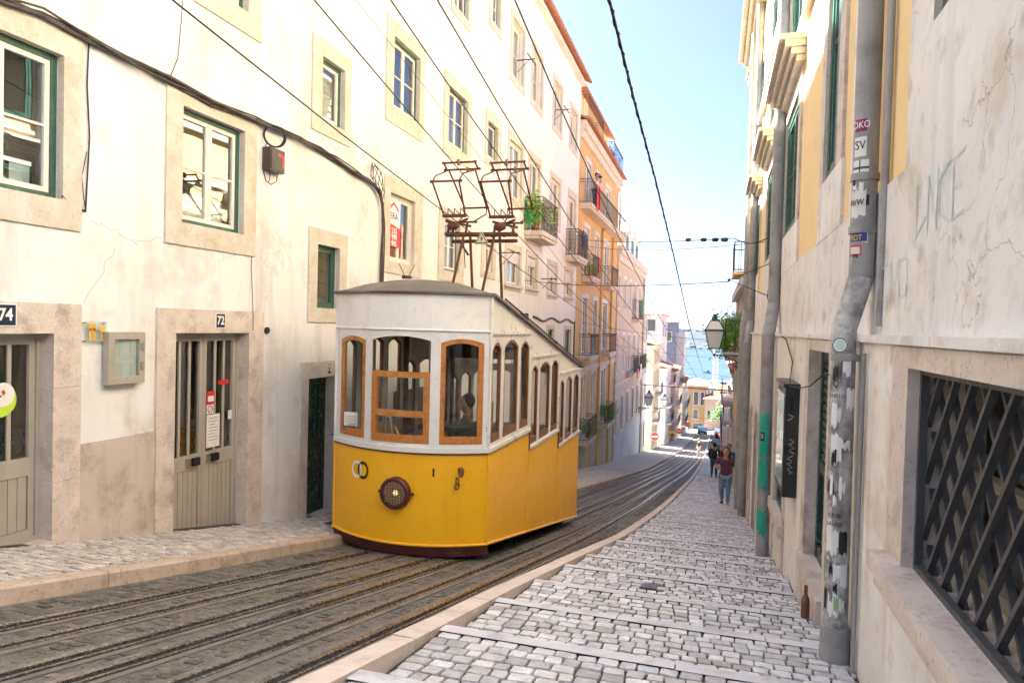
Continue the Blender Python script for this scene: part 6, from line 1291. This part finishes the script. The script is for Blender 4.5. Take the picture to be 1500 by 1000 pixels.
# hanging greenery beyond lantern
t = thing('wall_plant', (.72, 23.6, .4), 'bright green climbing shrub hanging from the right wall behind the lantern', 'plant')
m = MB(); leaves(m, (.40, 23.6, 1.3), .75, 1300, .07, 61, (.75, 1, .85)); leaves(m, (.3, 23.6, .95), .35, 220, .06, 62, (.6, 1, .8), hang=.5); leaves(m, (.55, 23.6, 1.7), .4, 160, .06, 63, (.8, 1, .7)); m.build('foliage', M_leafb, t)  # bright green comes from the leaf colour itself
m = MB(); r = random.Random(3)
for k in range(9): m.tube([(.85, 23.6+r.uniform(-.2, .2), .6), (.6, 23.6+r.uniform(-.4, .4), 1.0), (.2+r.uniform(0, .5), 23.6+r.uniform(-.6, .6), r.uniform(1.0, 2.0))], .012, 5)
m.build('stem', M_bark, t)
t = thing('flower_basket', (.66, 23.3, .3), 'pink and red flowers in a basket on the right wall under the climbing shrub', 'flowers')
m = MB(); leaves(m, (.66, 23.3, .45), .25, 90, .05, 71, m=0); leaves(m, (.68, 23.3, .62), .15, 40, .05, 72, m=1); leaves(m, (.62, 23.3, .2), .14, 40, .045, 73, m=2); m.build('blossom', [M_leaf, pm('pink petals', (.6, .08, .35), rough=.6), M_red], t)
# ================================================================ LANTERNS, SIGNS
def lantern(x, y, z, wx, dirx, lab, s_=1.0, scroll=True):
    """z = underside of lantern body; wx = wall plane; dirx = direction from wall to lantern"""
    t = thing('wall_lantern', (wx, y, z-.1), lab, 'street lamp', 'wall lanterns along the street')
    h, a, b = .52*s_, .15*s_, .26*s_; m = MB(); hl = []
    B_ = [(x-a, y-a, z), (x+a, y-a, z), (x+a, y+a, z), (x-a, y+a, z)]; T_ = [(x-b, y-b, z+h), (x+b, y-b, z+h), (x+b, y+b, z+h), (x-b, y+b, z+h)]
    R_ = [(x-.12*s_, y-.12*s_, z+h+.28*s_), (x+.12*s_, y-.12*s_, z+h+.28*s_), (x+.12*s_, y+.12*s_, z+h+.28*s_), (x-.12*s_, y+.12*s_, z+h+.28*s_)]
    for i in range(4):
        j = (i+1) % 4
        m.tube([B_[i], T_[i]], .014*s_, 5); m.tube([T_[i], R_[i]], .016*s_, 5); m.tube([B_[i], B_[j]], .014*s_, 5); m.tube([T_[i], T_[j]], .028*s_, 6); m.tube([R_[i], R_[j]], .014*s_, 5)
        m.tube([B_[i], (x, y, z-.18*s_)], .011*s_, 5)
    m.mesh(R_+[(x-.05*s_, y-.05*s_, z+h+.36*s_), (x+.05*s_, y-.05*s_, z+h+.36*s_), (x+.05*s_, y+.05*s_, z+h+.36*s_), (x-.05*s_, y+.05*s_, z+h+.36*s_)], [(0, 1, 5, 4), (1, 2, 6, 5), (2, 3, 7, 6), (3, 0, 4, 7)])
    m.box(x-.10*s_, x+.10*s_, y-.10*s_, y+.10*s_, z+h+.36*s_, z+h+.40*s_); m.tube([(x, y, z+h+.40*s_), (x, y, z+h+.46*s_)], [.04*s_, .09*s_], 8)
    m.disc((x, y, z-.24*s_), (0, 0, 1), .03*s_, 10, 0, .09*s_); m.build('cage', M_dgreen, t)
    m = MB(); q = .97
    m.mesh([(x+(p[0]-x)*q, y+(p[1]-y)*q, p[2]) for p in B_+T_+R_], [(0, 1, 5, 4), (1, 2, 6, 5), (2, 3, 7, 6), (3, 0, 4, 7), (4, 5, 9, 8), (5, 6, 10, 9), (6, 7, 11, 10), (7, 4, 8, 11), (3, 2, 1, 0)]); m.build('glass', M_lampglass, t)
    m = MB(); zb = z-.2*s_; m.tube([(x, y, zb), (wx, y, zb)], .02*s_, 6); m.tube([(wx+(x-wx)*.72, y, zb-.02), (wx+(x-wx)*.45, y, zb-.10*s_), (wx+(x-wx)*.2, y, zb-.26*s_), (wx, y, zb-.32*s_)], .018*s_, 6); m.tube([(wx-.01*0, y, zb-.38*s_), (wx, y, zb+.08*s_)], .022*s_, 6)
    if scroll:
        for fx, rr in ((.62, .055), (.42, .045), (.22, .08), (.12, .05)): m.ring((wx+(x-wx)*fx, y, zb-.02-rr*s_-.01), (0, 1, 0), rr*s_, .011*s_, 14, 5)
        m.ring((wx+(x-wx)*.8, y, zb-.06*s_), (0, 1, 0), .04*s_, .01*s_, 12, 5)
    m.build('bracket', M_dgreen, t)
lantern(-.03, 19.0, .90, XU-.02, -1, 'large dark green wall lantern on a scrolled bracket on the right building', .92)
lantern(-5.15, 57.5, -4.9, -5.98, 1, 'wall lantern on the left at the end of the peach house', 1.25)
lantern(-4.75, 70.5, -6.3, -5.75, 1, 'further wall lantern on the cream corner house on the left', 1.2)
def noentry(x, y, z, s_, wx, lab, extra=False):
    t = thing('no_entry_sign', (x, y, z), lab, 'road sign', 'round no entry signs down the street'); m = MB()
    m.disc((x, y, z), (0, -1, 0), s_*1.04, 24, 1, .02); m.disc((x, y-.02, z), (0, -1, 0), s_, 24, 0, .01); m.box(x-s_*.7, x+s_*.7, y-.034, y-.03, z-s_*.17, z+s_*.17, 1); m.build('plate', [M_red, M_signw], t)
    m = MB(); m.tube([(x, y+.03, z), (wx, y+.03, z)], .02, 6); m.tube([(x, y+.03, z-s_*.8), (x, y+.03, z+s_*.8)], .02, 6); m.build('bracket', M_zinc, t)
noentry(-5.35, 67.0, -9.2+.25, .40, -5.98, 'largest no entry sign, on the left before the cream corner house')
noentry(-3.85, 84, -11.2+.5, .33, -5.2, 'middle no entry sign beside the yellow arrow sign on the left'); noentry(-3.4, 100, -12.4+.4, .34, -4.9, 'farthest no entry sign on the left under the plants'); noentry(.72, 62.8, -7.75+.05, .27, 1.3, 'only no entry sign on the right side of the street')
t = thing('direction_sign', (-4.75, 84, -11.2), 'yellow arrow shaped direction sign on the left wall', 'sign'); m = MB(); m.box(-5.15, -4.35, 83.96, 84.0, -11.2, -10.75); m.mesh([(-4.35, 83.96, -11.2), (-4.1, 83.96, -10.97), (-4.35, 83.96, -10.75)], [(0, 1, 2)]); m.disc((-4.6, 83.95, -11.2), (0, -1, 0), .18, 12, 1, .01); m.build('panel', [M_yor, M_navy], t)
# ================================================================ CABLES
def cable(name, lab, pts, r_, mat=M_cable, sag=0, n=1, cat='cable', group=None):
    m = MB(); P = []
    for i in range(len(pts)-1):
        a, b = Vector(pts[i]), Vector(pts[i+1])
        for k in range(n+(i == len(pts)-2)): t_ = k/n; p = a.lerp(b, t_); p.z -= 4*sag*t_*(1-t_); P.append(p)
    m.tube(P, r_, 6); o = m.build(name, mat, org=tuple(P[0])); tag(o, lab, cat, group); return o, P
CY = yrange(-5, 24, 2)+yrange(27, 100, 4)
for x, h, lab in ((-3.69, 5.5, 'contact wire touching the left current collector'), (-2.96, 5.5, 'contact wire touching the right current collector'), (-2.45, 5.38, 'contact wire above the empty track, left of its pair'), (-1.70, 5.24, 'contact wire above the empty track, right of its pair')):
    cable('contact_wire', lab, [(x+lerp(y, CP)-.07, y, T(y)+h) for y in CY], .0085, M_iron, group='contact wires of the tram')
cable('overhead_wire', 'black wire running past the small windows close to the left facade', [(-5.2, -3, 5.6), (-5.2, 2.5, 4.9), (-5.2, 5.5, 4.45), (-5.2, 8.66, 4.02), (-5.2, 17, 3.02), (-5.3, 29.5, 1.80), (-5.9, 58, -1.9)], .010)
cable('overhead_wire', 'faint thin wire high between the white facade and the left collector', [(-4.4, 2, 6.2), (-4.4, 7.5, 5.35), (-4.3, 13.6, 4.2), (-4.2, 30, 1.0)], .004, M_cableg)
pts = [(-.8, .5, 4.35), (-.8, 3.5, 3.85), (-.8, 4.9, 3.68), (-.8, 6.5, 3.48), (-.8, 8.9, 3.26), (-.8, 12.65, 2.80), (-.8, 17, 2.22), (-.8, 22, 1.52), (-.8, 34, .15), (-.8, 51.9, -1.66), (.9, 58, -2.3)]
o, P = cable('thick_cable', 'thick twisted black cable hanging across the sky down the middle of the street', pts, .012)
m = MB(); Q = []
for i in range(260):
    t_ = i/259*(6.99); k = int(t_); a, b = Vector(pts[k]), Vector(pts[k+1]); p = a.lerp(b, t_-k); Q.append(p+Vector((.013*cos(i*.9), 0, .013*sin(i*.9))))
m.tube(Q, .006, 4); m.build('winding', M_cable, o)
XA = XU-.0
o, _ = cable('span_wire', 'upper span wire crossing from the right building to the yellow house, with insulators', [(.86, 13.5, 3.10), (.3, 14.4, 3.22), (-5.97, 30.2, 5.3)], .010, sag=.1, n=6)
m = MB()
for f in (.03, .06, .1, .16): 
    p = Vector((.3, 14.4, 3.22)).lerp(Vector((-5.97, 30.2, 5.3)), f); d = (Vector((-5.97, 30.2, 5.3))-Vector((.3, 14.4, 3.22))).normalized(); m.tube([p-d*.09-Vector((0, 0, .03)), p+d*.09-Vector((0, 0, .03))], .045, 8)
m.build('insulator', M_cable, o)
cable('span_wire', 'second span wire just under the insulated one', [(.86, 14.5, 3.15), (-5.97, 30.6, 5.1)], .008, sag=.2, n=8)
o, _ = cable('span_wire', 'span wire that forks into two anchors on the right building', [(.2, 13.2, 2.27), (-5.97, 21.3, 2.83)], .010, sag=.12, n=8)
m = MB(); 
for q in ((.86, 12.7, 2.55), (.86, 12.9, 2.0)): m.tube([(.2, 13.2, 2.30), q], .008, 6); m.ring(q, (1, 0, 0), .05, .012, 12, 5)
m.ball((.2, 13.2, 2.3), .03, 8); m.build('fork_anchor', M_iron, o)
o, _ = cable('span_wire', 'lower span wire with clamps in front of the yellow house', [(.9, 26, 1.0), (-5.97, 31.5, 1.6)], .007, sag=.15, n=8)
cable('span_wire', 'lowest thin span wire in front of the yellow house', [(.9, 30, .2), (-5.97, 34.3, .75)], .006, sag=.15, n=8)
cable('cable_pole', 'thick dark bar like cable stretched straight across the street beyond the lantern', [(.98, 31.5, -1.25), (-5.97, 60, -3.45)], .03)
cable('span_wire', 'distant sagging wire across the street above the parked car', [(1.9, 82, -8.6), (-5.1, 84, -8.3)], .02, sag=.4, n=8)
# spindly street cables to make the joins at the far end
# ================================================================ PEOPLE
def skinned(nodes, edges, rad, sub=2):
    me = bpy.data.meshes.new('tmp'); me.from_pydata([tuple(n) for n in nodes], edges, []); o = bpy.data.objects.new('tmp', me); COL.objects.link(o)
    sm = o.modifiers.new('s', 'SKIN'); sm.use_smooth_shade = True; sm.branch_smoothing = .6
    for i, r_ in enumerate(rad): sv = me.skin_vertices[0].data[i]; sv.radius = r_ if isinstance(r_, tuple) else (r_, r_); sv.use_root = (i == 0)
    ss = o.modifiers.new('u', 'SUBSURF'); ss.levels = sub; ss.render_levels = sub
    dg = bpy.context.evaluated_depsgraph_get(); out = bpy.data.meshes.new_from_object(o.evaluated_get(dg)); bpy.data.objects.remove(o); return out
def person(lab, loc, H, face, top, legs, J=None, hair='short', hairm=None, sleeve=.5, skirt=None, cap=None, barelegs=False, girth=1.0, bag=None):
    """loc = feet point; face = heading in degrees (0 looks to +Y, 180 to the camera)"""
    t = thing('person', loc, lab, 'person')
    D = dict(lh=(-.052, 0, .50), rh=(.052, 0, .50), lk=(-.06, .01, .275), rk=(.06, .01, .275), la=(-.06, 0, .045), ra=(.06, 0, .045), ls=(-.112, 0, .805), rs=(.112, 0, .805), le=(-.15, -.01, .63), re=(.15, -.01, .63), lw=(-.155, .05, .48), rw=(.155, .05, .48), hd=(0, .012, .93), ch=(0, .005, .72), nk=(0, 0, .845))
    D.update(J or {}); V = {k: Vector(v) for k, v in D.items()}
    a = radians(face); Rm = Matrix.Rotation(-a, 3, 'Z'); L0 = Vector(loc)
    def W(p): return (Rm @ (Vector(p)*H))
    g = girth; hd = V['hd']
    def toe(an, kn): return Vector((an.x*1.12, an.y+.085, an.z-.028))
    def heel(an): return Vector((an.x, an.y-.018, an.z-.025))
    nodes = [(0, 0, .535), (0, 0, .61), V['ch'], (0, 0, .80), V['nk'], hd-Vector((0, .0, .045)), hd+Vector((0, .004, .0)), hd+Vector((0, -.004, .042)),
             V['ls'], V['le'], V['lw'], V['rs'], V['re'], V['rw'], V['lh'], V['lk'], V['la'], toe(V['la'], 0), V['rh'], V['rk'], V['ra'], toe(V['ra'], 0), heel(V['la']), heel(V['ra'])]
    rad = [(.075*g, .055*g), (.062*g, .048*g), (.082*g, .055*g), (.055, .042), .036, .042, (.056, .064), (.046, .050), .034, .025, .018, .034, .025, .018, .056*g, .038, .024, .019, .056*g, .038, .024, .019, .02, .02]
    edges = [(0, 1), (1, 2), (2, 3), (3, 4), (4, 5), (5, 6), (6, 7), (3, 8), (8, 9), (9, 10), (3, 11), (11, 12), (12, 13), (0, 14), (14, 15), (15, 16), (16, 17), (0, 18), (18, 19), (19, 20), (20, 21), (16, 22), (20, 23)]
    sc = lambda r_: tuple(q*H for q in r_) if isinstance(r_, tuple) else r_*H
    me = skinned([W(n) for n in nodes], edges, [sc(r_) for r_ in rad])
    # hands, face joined into the same mesh
    m = MB()
    for side, wk, ek in ((-1, 'lw', 'le'), (1, 'rw', 're')):
        w_, e_ = V[wk], V[ek]; d = (w_-e_).normalized(); sd_ = d.cross(Vector((0, 1, .2))).normalized(); pn = d.cross(sd_)
        m.tube([W(w_-d*.01), W(w_+d*.02), W(w_+d*.05)], [.017*H, .022*H, .018*H], 8)
        for k, (o_, l_) in enumerate(((-.016, .036), (-.0055, .042), (.005, .040), (.015, .031))):
            b0 = w_+d*.048+sd_*o_; m.tube([W(b0), W(b0+d*l_*.5+pn*.004), W(b0+d*l_*.9+pn*.014)], [.0055*H, .005*H, .004*H], 6)
        b0 = w_+d*.018-sd_*.018; m.tube([W(b0), W(b0+d*.018-sd_*.012), W(b0+d*.034-sd_*.014)], [.006*H, .0055*H, .0045*H], 6)
    m.ball(tuple(W(hd+Vector((0, .006, .002)))), .058*H, 16, 0, (.86, 1.0, 1.16)); m.ball(tuple(W(hd+Vector((0, .022, -.040)))), .030*H, 12, 0, (1, .95, .8))
    fc = hd+Vector((0, .0565, 0)); 
    m.tube([W(fc+Vector((0, -.004, .012))), W(fc+Vector((0, .010, -.008))), W(fc+Vector((0, .002, -.013)))], [.004*H, .008*H, .006*H], 6)
    for s_ in (-1, 1):
        m.ball(tuple(W(fc+Vector((s_*.019, -.006, .010)))), .0065*H, 8, 1); m.tube([W(fc+Vector((s_*.009, .001, .021))), W(fc+Vector((s_*.031, -.010, .020)))], .0025*H, 5, 2)
        m.ball(tuple(W(hd+Vector((s_*.051, .004, -.002)))), .012*H, 8, 0, (.5, 1, 1.4))
    m.tube([W(fc+Vector((-.015, -.006, -.028))), W(fc+Vector((0, .0, -.029))), W(fc+Vector((.015, -.006, -.028)))], .0035*H, 6, 3)
    bm = bmesh.new(); bm.from_mesh(me); tmp = bpy.data.meshes.new('t'); tmp.from_pydata([tuple(v) for v in m.v], [], m.f); tmp.polygons.foreach_set('material_index', m.m); bm.from_mesh(tmp)
    for f in bm.faces: f.smooth = True
    bm.to_mesh(me); bm.free(); me.materials.clear()
    for q in (M_skin, M_black, hairm or M_hair, pm('lips', (.4, .12, .1), rough=.5)): me.materials.append(q)
    o = bpy.data.objects.new('body', me); COL.objects.link(o); o.parent = t
    def garment(name, nd, ed, rd, mat, ex=.009):
        mm = skinned([W(n) for n in nd], ed, [tuple((q+ex)*H for q in r_) if isinstance(r_, tuple) else (r_+ex)*H for r_ in rd]); mm.materials.clear(); mm.materials.append(mat); oo = bpy.data.objects.new(name, mm); COL.objects.link(oo); oo.parent = t; return oo
    sl = V['ls'].lerp(V['le'], sleeve*2) if sleeve <= .5 else V['le'].lerp(V['lw'], sleeve*2-1); sr = V['rs'].lerp(V['re'], sleeve*2) if sleeve <= .5 else V['re'].lerp(V['rw'], sleeve*2-1)
    nd = [(0, 0, .465), (0, 0, .60), V['ch'], (0, 0, .795), V['ls'], sl, V['rs'], sr]; ed = [(0, 1), (1, 2), (2, 3), (3, 4), (3, 6)]; rd = [(.094*g, .072*g), (.074*g, .056*g), (.088*g, .060*g), (.052, .040), .036, .030, .036, .030]
    if sleeve > .5: nd += [V['le'], V['re']]; ed += [(4, 8), (8, 5), (6, 9), (9, 7)]; rd[5] = rd[7] = .022; rd += [.028, .028]
    else: ed += [(4, 5), (6, 7)]
    garment('shirt', nd, ed, rd, top)
    le = .55 if barelegs else .93
    nd = [(0, 0, .54), V['lh'], V['lk'], V['lk'].lerp(V['la'], le), V['rh'], V['rk'], V['rk'].lerp(V['ra'], le)]; ed = [(0, 1), (1, 2), (2, 3), (0, 4), (4, 5), (5, 6)]; rd = [(.078*g, .058*g), .058*g, .040, .029, .058*g, .040, .029]
    if barelegs: nd = [(0, 0, .54), V['lh'], V['lk'], V['rh'], V['rk']]; ed = [(0, 1), (1, 2), (0, 3), (3, 4)]; rd = [(.078*g, .058*g), .06*g, .05, .06*g, .05]
    garment('trousers', nd, ed, rd, legs, .006)
    for k in ('la', 'ra'):
        an = V[k]; m = MB(); m.tube([W(heel(an)+Vector((0, -.012, 0))), W(heel(an)+Vector((0, .01, .006))), W(an+Vector((0, .035, -.018))), W(toe(an, 0)+Vector((0, .0, -.004))), W(toe(an, 0)+Vector((0, .018, -.006)))], [.018*H, .026*H, .026*H, .024*H, .012*H], 10); oo = m.build('shoe', M_shoe, None); oo.parent = t
    m = MB()
    if hair:
        bh = hd+Vector((0, -.018, .014)); m.ball(tuple(W(bh+Vector((0, -.002, .006)))), .064*H, 14, 0, (.88, .95, 1.02))
        if hair == 'long':
            for s_ in (-1, 1): m.tube([W(hd+Vector((s_*.03, -.010, .05))), W(hd+Vector((s_*.060, -.012, -.005))), W(hd+Vector((s_*.062, -.018, -.075))), W(hd+Vector((s_*.055, -.02, -.125)))], [.018*H, .024*H, .024*H, .012*H], 8)
            m.tube([W(hd+Vector((0, -.035, .03))), W(hd+Vector((0, -.05, -.03))), W(hd+Vector((0, -.062, -.11)))], [.042*H, .038*H, .016*H], 10)
        oo = m.build('hair', hairm or M_hair, None); oo.parent = t
    if cap:
        m = MB(); m.ball(tuple(W(hd+Vector((0, -.004, .022)))), .060*H, 14, 0, (1, 1, .8)); m.obox(W(hd+Vector((0, .07, .022))), W((.045, 0, 0)), W((0, .035, 0)), W((0, 0, .004))); oo = m.build('cap', cap, None); oo.parent = t
    return t
def lz(x, y): return (x, y, stepz(x, y))
person('woman in a maroon print blouse and faded jeans walking up the stepped pavement', (.38, 20.0, stepz(.38, 20.0)), 1.63, 184, M_blouse, M_jeans,
       sleeve=.34, J=dict(lk=(-.055, .045, .275), rk=(.06, .0, .28), la=(-.055, .02, .045), ra=(.05, -.07, .06), re=(.165, .0, .65), rw=(.125, .11, .66), le=(-.17, -.02, .64), lw=(-.235, -.02, .50)), hair='long', girth=1.12, hairm=pm('reddish dark hair', (.07, .022, .02), (.04, .014, .012), rough=.45, scale=20))
person('man in a dark olive jacket seen from behind, standing left of the woman', (.12, 34.5, stepz(.12, 34.5)), 1.68, 10, M_jack, M_djeans, sleeve=.95, J=dict(lw=(-.12, .07, .52), rw=(.12, .08, .52)), girth=1.1)
person('person in blue half hidden by the right wall behind the woman', (.62, 27.5, stepz(.62, 27.5)), 1.68, 200, M_teeb, M_short, J=dict(lw=(-.09, .1, .6), rw=(.09, .12, .58)), hair='short')
person('person in dark shirt and shorts crossing the tracks far away', (-1.1, 62, T(62)), 1.75, 240, M_jack, M_short, J=dict(lk=(-.06, .09, .28), la=(-.06, .13, .05), rk=(.06, -.05, .28), ra=(.05, -.16, .07)), barelegs=True)
person('child in a red shirt further down the right pavement', (.62, 47, stepz(.62, 47)), 1.35, 170, M_teer, M_djeans)
person('person in a pale shirt with dark hair down by the kerb behind the jacket man', (.05, 50, stepz(.05, 50)), 1.7, 160, M_tee2, M_djeans)
person('person in a white top and dark cap taking a photo from the long yellow balcony', (-5.62, 31.9, 6.92), 1.70, 120, M_tee2, M_djeans, J=dict(le=(-.11, .09, .72), re=(.11, .09, .72), lw=(-.04, .15, .84), rw=(.04, .15, .84), hd=(0, .05, .92), ch=(0, .03, .72), nk=(0, .03, .84)), cap=M_black)
t = thing('camera', (-5.38, 31.75, 8.36), 'small black camera held up by the person on the long balcony', 'camera'); m = MB(); m.box(-5.42, -5.34, 31.68, 31.82, 8.33, 8.43); m.build('camera_body', M_black, t); m = MB(); m.disc((-5.34, 31.75, 8.38), (1, -.4, 0), .035, 12, 0, .05); m.build('lens', M_iron, t)
person('tram driver in a brown jumper standing inside the tram behind the right front window', (-3.42, 9.3, -1.42), 1.76, 250, M_tbrown, M_djeans, sleeve=.95, J=dict(lw=(-.05, .14, .62), rw=(.10, .14, .60), le=(-.13, .03, .64), re=(.14, .04, .64)))
# ================================================================ VEHICLES
def car(x, y, z, mat, lab, L_=3.9, W_=1.7, H_=1.45, van=False):
    t = thing('parked_car', (x, y, z), lab, 'car' if not van else 'van'); m = MB(); w2 = W_/2
    if van: prof = [(-L_/2, .35), (-L_/2, 1.85), (-L_/2+.15, H_), (L_/2-1.2, H_), (L_/2-.5, 1.1), (L_/2, .9), (L_/2, .35)]
    else: prof = [(-L_/2, .3), (-L_/2, .85), (-L_/2+.35, .95), (-L_/2+.75, H_-.05), (-L_/2+1.1, H_), (.5, H_), (1.1, .98), (L_/2-.1, .82), (L_/2, .6), (L_/2, .3)]
    n = len(prof); V = []
    for s_, inset in ((-1, 0), (1, 0)): V += [(x+s_*(w2-(.14 if zz > 1.0 else 0)), y+p, z+zz) for p, zz in prof]
    m.mesh(V, [(i, (i+1) % n, n+(i+1) % n, n+i) for i in range(n)]+[tuple(range(n))[::-1], tuple(range(n, 2*n))]); b = m.build('body', mat, t)
    m = MB(); ya = y-L_/2+(.35 if not van else .0); 
    if van: m.box(x-w2*.75, x+w2*.75, y-L_/2-.01, y-L_/2+.005, z+1.15, z+1.75)
    else: m.mesh([(x-w2*.78, y-L_/2+.34, z+.99), (x+w2*.78, y-L_/2+.34, z+.99), (x+w2*.7, y-L_/2+.70, z+H_-.12), (x-w2*.7, y-L_/2+.70, z+H_-.12)], [(0, 1, 2, 3)])
    m.build('windscreen', pm('car glass', (.03, .04, .05), rough=.05), t)
    for s_ in (-1, 1):
        for py in (-L_*.31, L_*.31): 
            m = MB(); m.disc((x+s_*(w2-.1)-.09, y+py, z+.31), (1, 0, 0), .31, 16, 0, .2); m.build('wheel', M_rubber, t)
        m = MB(); m.box(x+s_*w2*.82-.12, x+s_*w2*.82+.12, y-L_/2-.02, y-L_/2+.03, z+.62, z+.80); m.build('headlight', M_signw, t)
    m = MB(); m.box(x-.28, x+.28, y-L_/2-.015, y-L_/2+.0, z+.40, z+.52); m.build('number_plate', M_signw, t)
car(-1.75, 127.5, T(127.5), M_car, 'dark blue car parked at the bottom of the street on the left')
car(1.0, 93, T(93), M_carw, 'pale blue van parked on the right far down the street', 4.6, 1.8, 2.0, True)
# tree at the far end on the right
def tree(x, y, z, h, r_, lab, seed, mat=M_leaf):
    t = thing('tree', (x, y, z), lab, 'tree'); m = MB(); m.tube([(x, y, z), (x+.1, y, z+h*.4), (x-.1, y+.1, z+h*.6)], [.18, .13, .08], 8); rr = random.Random(seed)
    for k in range(6):
        a = k*1.05; m.tube([(x, y, z+h*.45), (x+cos(a)*r_*.5, y+sin(a)*r_*.5, z+h*.65), (x+cos(a)*r_*.8, y+sin(a)*r_*.8, z+h*.8)], [.07, .045, .02], 6)
    m.build('trunk', M_bark, t); m = MB()
    for k in range(9): leaves(m, (x+rr.gauss(0, .4)*r_, y+rr.gauss(0, .4)*r_, z+h*.75+rr.gauss(0, .25)*r_), r_*.55, 160, .13, seed*10+k)
    m.build('crown', mat, t)
tree(1.5, 132, T(132), 5.5, 1.8, 'slight grey green tree at the foot of the street on the right', 5)
pot_plant(-4.5, 97, T(97)+4.4, 1.4, 'large dark plant spilling over a far left balcony', seed=33, n=500); pot_plant(-4.2, 99.5, T(99)+2.8, 1.2, 'second dark plant lower on the far left wall', seed=34, n=400)
# ================================================================ HAZE
M_haze = bpy.data.materials.new('air haze'); M_haze.use_nodes = True; n = M_haze.node_tree; n.nodes.remove(n.nodes['Principled BSDF']); pv = n.nodes.new('ShaderNodeVolumePrincipled'); pv.inputs['Density'].default_value = .000022; pv.inputs['Color'].default_value = (.2, .48, 1, 1); pv.inputs['Anisotropy'].default_value = .1
n.links.new(pv.outputs[0], n.nodes['Material Output'].inputs['Volume'])
m = MB(); m.box(-3700, 3700, -450, 3700, -70, 60); tag(m.build('haze', M_haze), kind='stuff')
